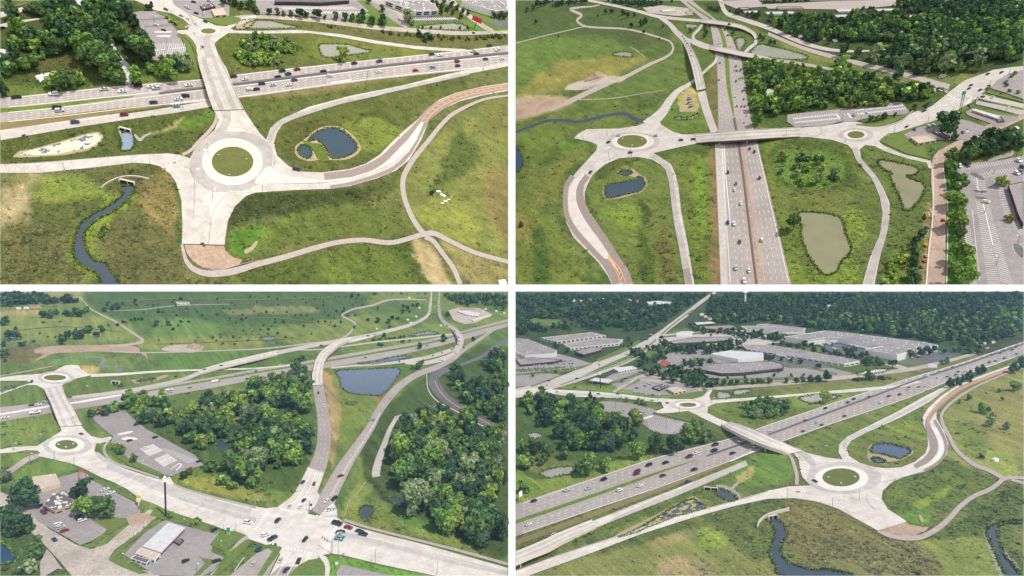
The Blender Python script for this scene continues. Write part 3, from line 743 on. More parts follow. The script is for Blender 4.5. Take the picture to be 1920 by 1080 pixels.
def deck(P, name, pts, thick, mat, label, rail='bconc', piers=(), cat='bridge', surf='conc', railh=1.2, block=True):
    """a bridge: pts (x, y, half width px, height px) along its deck as seen"""
    if len(pts[0]) == 5:
        q5 = np.array(spl(pts, 6)); q = np.stack([(q5[:, 0]+q5[:, 2])/2, (q5[:, 1]+q5[:, 3])/2, q5[:, 0]*0, np.maximum(q5[:, 4], 0)], 1)
    else: q5 = None; q = np.array(spl(pts, 8)); q[:, 3] = np.maximum(q[:, 3], 0)
    nn = offs(q); e = bpy.data.objects.new(name, None); COL.objects.link(e)
    mid = q[len(q)//2]; e.matrix_world = Matrix.Translation(P.U(mid[0], mid[1])) @ P.R.to_4x4(); inv = e.matrix_world.inverted()
    base = P.S*1.6
    Lw = q[:, :2]+nn*q[:, 2:3]; Rw = q[:, :2]-nn*q[:, 2:3]; n = len(q); N = P.n
    if q5 is not None: Lw, Rw = q5[:, 0:2], q5[:, 2:4]
    hh = [base+q[i][3]*up_px(P, q[i][0], q[i][1]) for i in range(n)]
    L = [inv @ P.U(*clipx(P, *Lw[i]), hh[i]) for i in range(n)]; R_ = [inv @ P.U(*clipx(P, *Rw[i]), hh[i]) for i in range(n)]
    s = P.loc(mid[0], mid[1]); up = Vector((0, 0, 1))
    top = mesh('deck', L+R_, [(i, n+i, n+i+1, i+1) for i in range(n-1)], MT[surf+P.key], e)
    if surf == 'conc':
        for f in (.27, .70):
            V = []
            for a, b in zip(L, R_): V += [a.lerp(b, f-.09)+up*s*.05, a.lerp(b, f+.09)+up*s*.05]
            mesh('driven_lane', V, [(2*i, 2*i+1, 2*i+3, 2*i+2) for i in range(n-1)], MT['conc3'+P.key], e)
    m = MB(); th = thick*up_px(P, mid[0], mid[1])
    for X in (L, R_):
        V = [v+up*s*.02 for v in X]+[v-up*th for v in X]; m.add(V, [(i, i+1, n+i+1, n+i) for i in range(n-1)])
    m.add([v-up*th for v in L]+[v-up*th for v in R_], [(i, i+1, n+i+1, n+i) for i in range(n-1)])
    m.build('girder', MT[mat], e)
    for X, Y in ((L, R_), (R_, L)):
        m = MB(); rh = railh*s; k = s*.55
        V = []
        for a, b in zip(X, Y):
            d = (b-a).normalized()*k; V += [a-d*.1, a-d*.1+up*rh, a+d+up*rh, a+d]
        m.add(V, [(4*i+j, 4*i+j+1, 4*i+j+5, 4*i+j+4) for i in range(n-1) for j in range(3)]); m.build('barrier', MT[rail], e)
    for t in piers:
        i = int(t*(n-1)); a, b = L[i], R_[i]; 
        if a.z < s*2: continue
        for f in (.2, .5, .8):
            c = a.lerp(b, f); m = MB(); m.cyl((c.x, c.y, -s*.5), (c.x, c.y, c.z-th), s*.9, s*.9, 8); m.build('pier', MT['bconc'], e)
        m = MB(); c = a.lerp(b, .5); dd = b-a; m.box((c.x, c.y, c.z-th-s*.5), (dd.length*.9, s*2, s*1.2), 0, 1, math.atan2(dd.y, dd.x)); m.build('pier_cap', MT['bconc'], e)
    if block: P.mark([tuple(p) for p in Lw]+[tuple(p) for p in Rw[::-1]])
    props(e, label, cat); return e
def wallrun(P, name, pts, hpx, thk, mat, label, cat='barrier', **k):
    """a low wall or barrier standing along pts (x, y)"""
    q = np.array(spl([tuple(p)+(0,) if len(p) == 2 else p for p in pts], 8))[:, :2]; m = MB(); N = P.n; V = []
    nn = offs(q)
    for i, p in enumerate(q):
        s = P.loc(*p); a = P.U(*clipx(P, *(p+nn[i]*thk/2))); b = P.U(*clipx(P, *(p-nn[i]*thk/2))); h = N*hpx*up_px(P, *p)
        V += [a, a+h, b+h, b]
    m.add(V, [(4*i+j, 4*i+(j+1) % 4, 4*i+4+(j+1) % 4, 4*i+4+j) for i in range(len(q)-1) for j in range(4)]+[(3, 2, 1, 0), (4*len(q)-4, 4*len(q)-3, 4*len(q)-2, 4*len(q)-1)])
    o = m.build(name, MT[mat+P.key] if mat+P.key in MT else MT[mat]); props(o, label, cat); return o
def at(P, x, y, parts, name, label, cat, ang=0.0, group=None, h=0):
    """a thing from local parts: [(name, MB, material)], first is the root mesh; units are pixels"""
    s = P.loc(x, y); root = None
    for i, (n_, m, mt) in enumerate(parts):
        o = m.build(name if i == 0 else n_, MT[mt], root)
        if i == 0: root = o; o.matrix_world = P.mat(x, y, ang, h*P.S) @ Matrix.Scale(s, 4)
    props(root, label, cat, group); return root
def cone(P, x, y, where, n=''):
    a = MB(); a.cyl((0, 0, 0), (0, 0, 2.6), .75, .25, 7); b = MB(); b.box((0, 0, .12), (1.8, 1.8, .24))
    return at(P, x, y, [('', a, 'orangep'), ('base', b, 'black')], 'traffic_barrel', 'orange work zone barrel '+where, 'traffic barrel', group='orange barrels of the '+P.word+' land')
def culvert(P, x, y, wpx, hpx, label, ang=0.0):
    f = wpx/2; a = MB()
    a.box((0, 1.2, hpx/2), (wpx, 2, hpx)); a.box((0, 0, hpx*.94), (wpx, 1.2, hpx*.14)); a.box((0, 0, hpx*.45), (1.0, 1.2, hpx*.9))
    for s in (-1, 1): a.box((s*f, -.8, hpx*.45), (1.0, 3.4, hpx*.9))
    b = MB()
    for s in (-1, 1): b.box((s*f*.5, .16, hpx*.44), (f*.84, .1, hpx*.84))  # black panels stand in for the shade inside the culvert
    return at(P, x, y, [('', a, 'bconc'), ('opening_shade', b, 'black')], 'box_culvert', label, 'culvert', ang)
def sheetgrid(P, name, quad, rows, cols, w, mat='white', frac=.8, diag=0):
    """parking bay lines over a four-cornered lot area (corners as seen, clockwise)"""
    mk = Marks(P, mat, name).open(); q = [np.array(p, float) for p in quad]
    pt = lambda u, v: (q[0]*(1-u)+q[1]*u)*(1-v)+(q[3]*(1-u)+q[2]*u)*v
    for r in range(rows):
        v0 = (r+.5-.5*frac)/rows; v1 = (r+.5+.5*frac)/rows
        for c in range(cols+1): mk.seg(pt(c/cols, v0), pt(min(1, c/cols+diag), v1), w)
        mk.seg(pt(0, (v0+v1)/2), pt(1, (v0+v1)/2), w)
    return mk.build()
# ================================================================ UPPER LEFT LAND
P = A; Wa = 'of the upper left photo'
ground(A,(104,112,66),(84,98,52),[
    ([(190,350),(228,345),(228,372),(205,384),(190,374)],(112,134,46),6,.8),
    ([(0,320),(120,322),(230,318),(60,380),(0,420)],(112,118,76),14,.25),
    ([(0,360),(30,350),(70,330),(60,380),(20,420),(0,450)],(166,150,128),16,.1),
    ([(0,440),(25,435),(50,405),(40,460),(10,490),(0,480)],(158,138,104),12,.3),
    ([(60,340),(160,330),(190,360),(120,380),(70,375)],(118,136,52),10,.5),
    ([(150,320),(310,315),(335,400),(330,450),(280,400),(180,340)],(88,94,56),14,.8),
    ([(262,350),(325,330),(337,440),(300,430),(270,400)],(130,118,72),18,.8),
    ([(0,430),(130,420),(150,520),(40,534),(0,534)],(92,98,58),14,.8),
    ([(205,400),(330,450),(340,530),(220,534),(200,470)],(96,100,64),16,.8),
    ([(325,330),(337,345),(343,395),(341,458),(332,455),(336,390)],(62,106,46),4,.4),
    ([(445,370),(560,360),(690,350),(680,385),(560,400),(470,410),(430,420)],(62,76,40),12,1.0),
    ([(424,455),(440,425),(500,420),(560,400),(640,390),(560,425),(490,470),(440,480)],(102,124,44),8,.6),
    ([(425,455),(440,430),(490,428),(480,470),(445,480)],(84,132,36),8,.6,),
    ([(560,400),(690,380),(780,420),(700,445),(560,455),(500,480)],(92,108,48),20,.6),
    ([(760,400),(770,290),(860,230),(953,190),(953,480),(850,440)],(118,128,66),22,.45),
    ([(790,400),(850,370),(900,430),(890,460),(830,440)],(134,144,60),16,.35),
    ([(850,260),(870,250),(900,300),(840,345),(800,370),(820,330)],(84,104,48),10,.9),
    ([(900,200),(953,185),(953,260),(920,250)],(116,120,66),14,.5),
    ([(905,330),(953,320),(953,440),(930,440),(915,400)],(128,118,76),14,.5),
    ([(470,485),(560,480),(700,455),(770,455),(800,534),(470,534)],(80,100,44),16,.8),
    ([(600,480),(690,462),(760,500),(790,534),(620,534)],(96,116,46),18,.7),
    ([(775,452),(800,455),(850,534),(815,534)],(172,154,128),9,.1),
    ([(830,455),(900,480),(953,500),(953,534),(880,534)],(140,134,90),14,.4),
    ([(440,190),(480,180),(640,160),(880,130),(700,175),(560,212),(510,240),(490,250)],(90,106,48),12,.7),
    ([(420,180),(560,165),(900,120),(720,152),(560,180)],(124,116,80),8,.4),
    ([(512,262),(520,240),(560,222),(700,190),(860,165),(790,200),(740,260),(640,310),(560,318)],(92,104,48),14,.7),
    ([(640,230),(700,215),(755,245),(700,285),(660,265)],(112,130,46),8,.9),
    ([(652,240),(675,215),(712,208),(745,235),(725,228),(690,218)],(80,92,48),5,.9),
    ([(520,250),(560,228),(620,232),(600,250),(560,270),(540,300)],(86,94,46),8,.8),
    ([(410,68),(600,66),(720,84),(860,94),(640,118),(480,135),(425,130)],(92,106,46),10,.8),
    ([(590,70),(720,82),(860,95),(700,112),(600,112)],(108,120,54),8,.7),
    ([(480,32),(600,44),(720,56),(953,68),(953,84),(800,84),(680,74),(560,54),(480,56)],(100,104,62),8,.8),
    ([(0,188),(0,130),(140,120),(385,130),(385,148),(200,162),(90,175)],(96,118,48),10,.8),
    ([(0,20),(250,0),(300,110),(250,150),(0,150)],(66,84,42),10,.8),
    ([(60,105),(140,105),(150,135),(60,140)],(84,88,50),10,.9),
    ([(0,255),(200,215),(400,195),(405,225),(370,270),(250,290),(0,305)],(80,96,44),10,.8),
    ([(320,235),(395,205),(392,235),(350,245),(315,240)],(88,122,44),8,.5),
    ([(262,255),(310,240),(345,218),(330,236),(290,252)],(160,146,108),5,.1),
    ([(320,5),(370,30),(440,38),(400,48),(330,20)],(96,120,56),5,.2),
    ([(640,40),(700,20),(790,40),(800,60),(730,50)],(92,132,54),6,.3),
    ([(770,40),(953,40),(953,60),(850,60),(780,55)],(92,130,54),6,.3),
    ([(252,352),(258,372),(236,392),(212,408),(200,420),(206,436),(190,450),(172,452),(178,478),(166,476),(158,450),(166,420),(200,402),(232,380)],(116,140,40),4,.9),
    ([(146,420),(138,445),(140,478),(156,500),(182,516),(196,533),(180,533),(150,512),(132,488),(128,455),(138,430)],(104,128,40),4,.9),
])
# water
sheet(A,'pond',[(186,438),(190,430),(198,426),(200,432),(194,442),(187,446)],'river')
sheet(A,'river',[(226,350),(252,350),(247,366),(232,383),(208,400),(189,408),(172,420),(160,437),(159,458),(168,478),(178,488),(198,493),(208,508),(221,524),(221,533),(193,533),(180,514),(160,503),(142,488),(137,462),(145,432),(154,416),(180,398),(205,385),(226,369),(230,358)],'river')
sheet(A,'pond_bank',[(28,290),(38,283),(60,279),(95,270),(130,260),(160,251),(188,248),(192,262),(172,279),(130,289),(90,293),(30,295)],'sand')
sheet(A,'shallow_pond',[(36,289),(62,281),(95,273),(130,263),(160,254),(184,251),(188,262),(168,276),(130,284),(100,289),(60,291)],'algA')
sheet(A,'culvert_pool',[(229,249),(248,249),(251,262),(250,276),(240,283),(228,282),(227,264)],'culvwA')
sheet(A,'pond_bank',[(556,272),(570,262),(588,246),(608,237),(634,237),(657,249),(675,271),(674,285),(658,296),(640,300),(620,300),(606,297),(590,301),(572,301),(556,292),(553,280)],'sand')
sheet(A,'grass_spit',[(566,262),(584,268),(600,270),(612,286),(616,300),(598,300),(586,282),(572,271)],'field')
sheet(A,'pond',[(578,265),(590,250),(612,241),(632,241),(652,252),(670,274),(664,286),(655,291),(640,296),(622,297),(614,284),(604,270),(592,262)],'water')
sheet(A,'pond',[(562,274),(572,272),(582,278),(585,289),(577,297),(565,292),(558,283)],'water')
sheet(A,'pond',[(598,87),(605,83),(642,83),(662,86),(680,92),(698,96),(680,101),(655,103),(630,107),(610,108),(602,100)],'wgrey')
sheet(A,'pond',[(462,44),(482,39),(512,40),(534,46),(566,52),(530,54),(470,54),(458,50)],'wgrey')
sheet(A,'pond',[(440,50),(458,38),(480,38),(466,52),(446,56)],'sand')
sheet(A,'pond',[(782,51),(800,48),(855,44),(880,54),(870,57),(832,56),(790,54)],'wgrey')
strip(A,'stream',[(202,28,2),(206,50,3),(208,74,4),(216,98,5),(226,115,7),(238,128,7),(241,150,6),(238,158,5)],'wbright')
sheet(A,'pond',[(65,141),(82,137),(105,134),(135,140),(112,146),(88,145),(84,150),(76,157),(69,150)],'wbright')
sheet(A,'pond',[(0,92),(12,94),(21,106),(16,115),(0,117)],'wbright')
sheet(A,'pond',[(136,62),(146,58),(150,66),(142,75),(137,72)],'wbright')
sheet(A,'pond',[(140,2),(160,0),(158,10),(142,14)],'wbright')
# parking and streets at the back
sheet(A,'parking_lot',[(250,23),(262,21),(298,21),(310,32),(330,55),(338,70),(350,99),(340,106),(300,114),(284,112),(278,62),(266,56),(257,36)],'lot',False)
sheet(A,'business_lot',[(322,0),(430,0),(430,30),(404,33),(378,34),(352,25),(328,12)],'lot',False)
sheet(A,'business_lot',[(480,0),(953,0),(953,8),(820,8),(800,32),(755,50),(720,30),(700,18),(640,40),(560,28),(480,26)],'lot',False)
sheet(A,'business_lot',[(770,30),(850,32),(865,38),(860,38),(780,41),(765,36)],'dark',False)
sheet(A,'business_lot',[(905,38),(953,34),(953,50),(930,48)],'dark',False)
sheet(A,'grass_verge',[(668,0),(690,0),(700,12),(750,48),(735,50),(700,28)],'lawn',False)
sheet(A,'grass_verge',[(840,0),(870,0),(920,25),(953,30),(953,36),(910,42),(870,20)],'lawn',False)
strip(A,'back_street',[(440,34,4),(480,31,3.5),(580,37,3.5),(700,51,4),(790,58,4),(855,62,3.5),(920,61,3),(953,60,3)],'gravel')
strip(A,'side_street',[(845,0,4),(870,22,4),(900,45,4),(925,60,4)],'gravel')
strip(A,'side_street',[(700,-2,5),(745,20,6),(765,50,7)],'path')
strip(A,'far_highway',[(0,28,5),(40,18,4),(70,10,3.5),(100,2,3)],'asph2')
strip(A,'far_highway',[(0,50,4.5),(30,42,3),(80,34,1)],'asph2')
# main highway
up = [(0,184),(105,173),(210,162),(380,148),(480,135),(655,116),(872,94),(953,84)]
dn = [(0,232),(125,219),(250,204),(390,190),(480,180),(697,150),(880,131),(953,122)]
sheet(A,'highway',up+dn[::-1],'asph',False)
strip(A,'ramp_road',[(0,254,9),(70,243,8),(140,232,7),(250,217,5.5),(325,206,6),(390,195,6),(440,188,6)],'asph2')
strip(A,'new_ramp_pavement',[(0,246,2.5),(70,236,2.5),(140,226,2.3),(225,214,2)],'conc',0)
strip(A,'grass_median',[(0,207,4),(60,202,3.8),(125,195,3.4),(200,186,2.4),(250,181,1)],'reed')
strip(A,'dirt_median',[(0,237,7),(60,229,6.5),(140,218,6),(220,207,4.5),(290,199,2.5),(322,194,.8)],'vergeA')
strip(A,'gore_pavement',[(320,195,1.2),(350,191,1),(388,186,.7)],'conc2')
mk = Marks(A,'white').open()
cen_u = [(0,203),(125,191),(250,178),(385,164),(480,153),(720,123),(953,99)]; cen_d = [(0,211),(125,199),(250,184),(385,167),(480,156),(720,126),(953,102)]
for t in (.25,.5,.75): mk.dash(lerpline(up,cen_u,t*.85+.08),.42,5,9)
for t in (.28,.5,.72): mk.dash(lerpline(cen_d,dn,t),.42,5,9)
mk.line(lerpline(up,cen_u,.09),.35); mk.line(lerpline(up,cen_u,.95),.35); mk.line(lerpline(cen_d,dn,.06),.35); mk.line(lerpline(cen_d,dn,.88),.4)
mk.line(resample([(620,155),(660,149)],5),.8)
# west road arrows and chevrons come after the pavement
mk.build()
wallrun(A,'median_barrier',[(299,175.5),(340,170),(385,165),(480,154),(600,139),(720,124),(840,111),(953,100)],1.6,3.4,'barr','long dark concrete median barrier along the highway '+Wa,'barrier')
# pale concrete: bridge approach, roundabouts and legs
sheet(A,'pavement',[(300,-1),(322,0),(328,10),(350,24),(376,35),(405,48),(425,49),(440,40),(455,32),(480,28),(480,35),(455,44),(432,53),(440,57),(480,58),(560,56),(580,58),(640,64),(705,76),(770,85),(830,90),(872,92),(880,96),(840,96),(780,92),(705,82),(640,70),(580,62),(480,63),(428,62),(410,74),(402,82),(410,105),(425,128),(447,185),(460,210),(472,228),(486,248),(499,262),(507,240),(535,220),(580,200),(655,180),(755,160),(830,141),(880,130),(953,116),(953,124),(880,138),(805,154),(705,180),(605,202),(555,217),(530,232),(519,250),(513,270),(520,292),(542,312),(567,322),(605,323),(655,317),(685,307),(712,290),(732,269),(755,247),(782,225),(800,205),(825,186),(855,174),(905,162),(953,155),(953,170),(905,179),(862,190),(830,205),(805,225),(790,262),(785,270),(767,300),(742,320),(705,335),(655,349),(620,354),(555,356),(480,361),(462,367),(440,387),(427,415),(422,450),(421,459),(341,457),(342,420),(340,375),(330,342),(318,325),(300,312),(282,307),(250,305),(175,314),(75,324),(0,324),(0,307.5),(60,305),(125,300),(250,290),(312,287),(342,291),(356,297),(362,285),(375,270),(388,256),(402,244),(410,224),(400,205),(390,180),(375,130),(370,100),(360,75),(347,66),(332,61),(333,57),(352,56),(356,47),(345,37),(322,25),(290,19),(270,8),(252,0)],'conc',False)
sheet(A,'driven_lane',[(357+0,303),(366,277),(390,256),(425,245),(460,247),(495,262),(513,285),(516,310),(500,335),(470,353),(432,362),(395,358),(368,340),(356,322)],'conc3')
sheet(A,'truck_apron',[(436+56*math.cos(i*.35),303+43*math.sin(i*.35)) for i in range(18)],'conc2')
q = [(436+56*math.cos(i*.35),303+43*math.sin(i*.35),.5) for i in range(19)]
strip(A,'apron_kerb',q,'kerb',0,.7,n=3)
sheet(A,'roundabout_island',[(436+39*math.cos(i*.35),303+28*math.sin(i*.35)) for i in range(18)],'isleA')
strip(A,'driven_lane',[(394,62,5),(387,80,6),(395,110,9),(405,150,10),(418,190,10),(425,225,8),(412,245,6),(395,258,6)],'conc3')
strip(A,'driven_lane',[(505,268,4.5),(511,245,4.8),(533,226,5),(580,209,4),(655,187,3.6),(755,165,3),(880,138,2)],'conc3')
sheet(A,'truck_apron',[(392+20*math.cos(i*.4),58+7*math.sin(i*.4)) for i in range(16)],'conc2')
sheet(A,'roundabout_island',[(390.5+14*math.cos(i*.4),58+5*math.sin(i*.4)) for i in range(16)],'isleA')
sheet(A,'splitter_island',[(390,360),(432,360),(424,375),(405,400),(398,420),(392,386),(380,385)],'conc2',False)
sheet(A,'splitter_island',[(424,246),(440,240),(462,244),(452,247),(436,246)],'conc2')
sheet(A,'splitter_island',[(480,345),(502,312),(520,322),(545,331),(600,337),(612,341),(560,344)],'conc2')
strip(A,'new_asphalt',[(608,331,6.3),(657,325,7),(692,314,7),(722,295,6.6),(745,272,6),(768,250,6),(787,232,7),(808,211,9),(835,193,8.4),(863,180.5,7),(906,170,6.3),(953,162,5.3)],'newasph')
strip(A,'new_asphalt',[(619,350.5,3),(655,344.5,3),(703,330.5,3.4),(738,315,3.5),(762,294,3.8),(778,268,4),(787,248,5),(800,225,5)],'newasph')
sheet(A,'raised_median',[(608,338),(660,332),(700,319),(733,299),(757,272),(778,244),(790,228),(795,230),(781,262),(766,285),(738,306),(702,324),(655,340),(619,346)],'conc2',False)
mk = Marks(A,'orange','median_hatching').open()
ha = [(790,227),(806,206),(830,189),(862,176),(905,167),(953,158.5)]; hb = [(796,230),(812,212),(836,195),(866,182),(906,172.5),(953,164)]
mk.line(lerpline(ha,hb,0),.5); mk.line(lerpline(ha,hb,1),.5)
l1 = lerpline(ha,hb,0,17); l2 = lerpline(ha,hb,1,17)
for i in range(1,16): mk.seg(l1[i-1]*.4+l1[i]*.6,l2[i],.55)
mk.build()
mk = Marks(A,'white').open()
for k in range(11):                                              # west road merge chevrons
    x = 30+k*22; y = 319-k*1.9; mk.seg((x,y),(x+12,y-6),.5)
for k in range(6): mk.seg((312+k*4.6,315-k*4.8),(318+k*4.6,318.5-k*4.8),1.0)
for k in range(14): mk.seg((432+k*5,359),(434.5+k*5,358.6),.55)
for k in range(12): mk.seg((514-k*.4,270+k*5),(514.4-k*.4,273+k*5),.5)
for (x,y) in ((486,330),(493,334),(370,316),(384,281),(402,355)): mk.seg((x-3,y),(x+3,y+1),.7); mk.seg((x+1,y-1.5),(x+3,y+1),.7)
mk.build()
mk = Marks(A,'brick','brick_crossing').open()
for (x,y) in ((327,305),(307,317),(342,291)): mk.seg((x-3.5,y+1.6),(x+3.5,y-1.6),1.6)
mk.build()
mk = Marks(A,'tar','pavement_seams').open()
mk.line(resample(spl([(345,311),(357,318),(364,335),(365,370),(362,411)],8),4),.45)
mk.line(resample(spl([(430,361),(412,378),(399,400),(394,430),(391,458)],8),4),.45)
mk.line(resample(spl([(0,307.8),(60,305.3),(125,300.3),(250,290.3),(312,287.3)],8),6),.35)
mk.line(resample(spl([(500,345),(560,344),(612,342),(655,336),(702,321),(740,303),(766,280)],8),6),.4)
for x in (405,445): mk.line(resample([(396,153),(424,150)],4),.3)
mk.line([(400,200),(452,198)],.3); mk.line([(389,116),(422,114)],.3); mk.build()
# paths
strip(A,'path',[(341,458,2.5),(345,475,3.2),(350,490,4),(364,505,5),(390,513,6),(425,511,6.5),(455,504,6),(480,496,5.5),(530,483,5.3),(580,468,5),(630,455,4.6),(680,450,4.5),(730,455,4.5),(767,447,4.5),(795,439,5),(815,438,5),(842,451,4.3),(892,474,4.2),(953,491,4)],'path')
strip(A,'path',[(953,179,1.8),(905,187,2.4),(855,210,3.4),(830,231,3.8),(800,268,4.2),(780,292,4.6),(767,311,4.8),(756,335,4.8),(757,365,4.6),(767,395,4.6),(780,420,4.6),(796,440,5)],'path')
strip(A,'path',[(797,444,4.5),(812,452,4.5),(830,475,4.2),(850,503,4.4),(863,533,4.6)],'path')
strip(A,'path',[(406,214,2),(404,228,3),(392,246,3.2),(372,266,3.2),(356,283,3),(342,290,3)],'path')
strip(A,'path',[(352,24,1),(362,38,1.4),(358,46,1.6),(345,52,1.5)],'path')
sheet(A,'dirt_pad',[(346,459),(420,461),(423,470),(437,482),(455,487),(448,496),(425,504),(400,505),(378,500),(360,488),(350,474)],'dirt',False)
mk = Marks(A,'tar','silt_fence_line').open(); mk.line(resample(spl([(368,494),(385,503),(405,506),(430,502),(460,493),(492,487)],6),4),.7); mk.build()
sheet(A,'gravel_ramp',[(458,470),(470,462),(480,452),(484,455),(474,468),(462,476)],'sand')
sheet(A,'lawn',[(385,37),(400,33),(440,31),(452,36),(446,42),(428,47),(410,46)],'lawn')
sheet(A,'grass_island',[(343,67),(348,64),(362,76),(369,90),(366,94),(358,80)],'lawn')
sheet(A,'grass_island',[(292,22),(312,26),(345,48),(343,54),(330,50),(318,36)],'lawn')
sheet(A,'grass_island',[(330,66),(338,66),(355,82),(366,110),(372,135),(362,125),(352,98),(344,76)],'lawn')
for x,y,l in ((300,60,9),(312,60,9),(307,68,11)): sheet(A,'kerbed_island',[(x-l,y-1.4),(x+l,y-1.6),(x+l,y+1.2),(x-l,y+1.6)],'conc2',True)
sheetgrid(A,'parking_bay_lines',[(283,80),(345,80),(349,98),(287,110)],1,18,.35,'white',.9)
sheetgrid(A,'parking_bay_lines',[(262,30),(306,28),(326,52),(274,56)],2,12,.3,'tar',.5)
sheetgrid(A,'parking_bay_lines',[(520,12),(655,10),(695,30),(560,26)],2,26,.3,'white',.7)
sheetgrid(A,'parking_bay_lines',[(770,33),(850,32),(858,37),(775,40)],1,20,.3,'white',.9)
for pts in ([(0,14),(40,8),(60,3)],): strip(A,'grass_verge',[(p[0],p[1],2) for p in pts],'lawn')
strip(A,'riprap',[(252,252,2),(262,262,3),(270,256,2.4),(282,250,1.5)],'rock'); strip(A,'riprap',[(224,244,2),(228,258,1)],'rock')
# bridge over the highway
deck(A,'highway_bridge',[(370,108,412,106,.1),(375,130,420,126,4),(384,158,436,160,9),(391,182,446.5,184,9),(400,207,457,205,.2)],2.6,'brown','pale concrete bridge carrying the road over the highway '+Wa,piers=(.5,),railh=1.6)
mk = Marks(A,'conc3','wheel_tracks')
culvert(A,235,246,16,5.5,'small double box culvert above the pale pool beside the ramp '+Wa)
culvert(A,239,344,21,6,'wide double box culvert under the curved headwall by the river '+Wa)
wallrun(A,'headwall',[(190,354),(200,346),(213,339),(228,334),(245,332),(262,333.5),(280,337.5)],3.2,1.3,'bconc','curved pale concrete headwall over the river culvert '+Wa,'retaining wall')
# buildings
building(A,'cafe',[(396,17),(418,15.5),(426,27),(402,29)],5,'wcream','rooft','small cream building with tan roof beside the upper roundabout '+Wa,win=(1,4,3,.2,.75),hvac=3)
building(A,'restaurant',[(375,10),(398,6),(404,12),(380,17)],4,'wdark','roofd','low dark building left of the small cream building '+Wa,hvac=5)
building(A,'office_block',[(515,0),(515,3),(560,3.5),(600,5),(655,1),(655,0)],6.5,'wdark','roofd','long dark brick office block at the top edge '+Wa,win=(1,6,2,.1,.5))
building(A,'warehouse',[(722,0),(775,20),(779,21),(822,19),(815,8),(800,0)],10,'wwhite','roof','white two storey warehouse with a grey roof '+Wa,win=(2,9,4,.15,.85),hvac=30,hs=1.6)
building(A,'warehouse',[(866,0),(900,12),(928,20),(952,18.5),(952,0)],12.5,'wwhite','roof','large white warehouse at the top right corner '+Wa,hvac=24,hs=1.5)
def billboard(P,x,y,w,h,hp,face,label,ang=0,posts=1):
    s = up_px(P,x,y)/P.loc(x,y); a = MB()
    for i in range(posts): a.cyl(((i-(posts-1)/2)*w*.6,0,0),((i-(posts-1)/2)*w*.6,0,hp*s),.7,.6,8)
    b = MB(); b.box((0,-.8,(hp+h/2)*s),(w,.7,h*s)); c = MB(); c.box((0,-1.2,(hp+h/2)*s),(w*.96,.2,h*s*.9))
    return at(P,x,y,[('',a,'brown'),('panel',b,'black'),('face',c,face)],'billboard',label,'billboard',ang)
billboard(A,890,52,17,8,12,'red','bright red billboard on a brown post near the top right '+Wa,-.25)
# small things in the meadow
for i,(x,y,a,ww,c) in enumerate(((822,360,.2,8,'whitep'),(830,367,-.3,10,'wwhite'),(829,382,.3,7,'wcream'),(835,378,.2,7,'whitep'),(841,375,.3,7,'wcream'))):
    m = MB(); m.box((0,0,.9),(ww,ww*.45,1.8)); r_ = MB(); r_.box((0,0,2.0),(ww*1.02,ww*.5,.3),0,.9)
    at(A,x,y,[('',m,c),('lid',r_,c)],'storage_crate',['white crate nearest the round bush in the meadow','largest pale crate in the middle of the meadow heap','cream slab at the lower left of the meadow heap','white slab in the middle of the lower meadow heap','cream slab at the right of the meadow heap'][i],'crate',a,'pale crates in the meadow')
m = MB(); m.box((0,0,2.5),(14,9,5)); r_ = MB(); r_.box((0,0,5.4),(15,10,.8),0,.8)
at(A,941,531,[('',m,'whitep'),('roof',r_,'wwhite')],'shed','small white shed cut by the bottom right corner '+Wa,'shed',.4)
for i,(x,y) in enumerate(((406,178),(412,190),(418,202),(417,208),(421,220),(416,236),(403,252),(374,283),(365,297),(377,352),(382,349),(389,270))):
    cone(A,x,y,'on the pavement %s, %s from the top' % (Wa,ordn(i+1)))
m = MB(); m.box((0,0,1.4),(1.4,1,2.8)); at(A,491,488,[('',m,'orangep')],'road_barrier','orange striped barricade on the path below the bright grass '+Wa,'barricade')
# poles
for (x,y,h) in ((121,318,13),(282,310,13),(399,370,18),(492,363,15),(390,285,8)): pole(A,x,y,h,'beside the pale lower road '+Wa,3)
for (x,y,h) in ((547,172,18),(687,152,20),(905,132,14),(343,203,14)): pole(A,x,y,h,'standing beside the highway '+Wa,3)
for (x,y,h) in ((289,38,9),(314,92,22),(380,28,7),(376,92,8)): pole(A,x,y,h,'near the parking lot '+Wa,2)
# traffic
d = (10,-1.0)
for x,y,c,k in ((31,183,'black','sedan'),(101,177,'white','suv'),(195,168,'silver','sedan'),(230,172,'white','sedan'),(259,162,'black','sedan'),(284,163,'white','sedan'),(293,166,'silver','suv'),(354,160.5,'white','sedan')): car(A,x,y,(-10,1),c,k,11.5,'on the upper highway lanes left of the bridge '+Wa)
for x,y,c,k in ((107,203,'black','suv'),(112,208,'silver','suv'),(288,193,'darkblue','sedan'),(335,186,'white','sedan'),(348,181,'black','suv')): car(A,x,y,d,c,k,11.5,'on the lower highway lanes left of the bridge '+Wa)
for x,y,c,k in ((141,230,'blue','suv'),(233,216,'maroon','suv'),(331,200,'teal','sedan')): car(A,x,y,d,c,k,11,'on the ramp road below the highway '+Wa)
for x,y,c,k in ((438,144,'black','sedan'),(460,149,'white','sedan'),(521,145,'darkblue','sedan'),(529,134,'black','suv'),(540,140,'blue','suv'),(557,131,'maroon','sedan'),(606,135,'black','pickup'),(664,119.5,'black','sedan'),(711,116,'blue','suv'),(809,102.5,'darkblue','sedan'),(825,104.5,'white','sedan'),(887,96.5,'silver','sedan'),(893,102,'black','sedan'),(917,86.5,'black','sedan'),(933,94.5,'white','suv')): car(A,x,y,(-10,1.3),c,k,10.5,'on the upper highway lanes right of the bridge '+Wa)
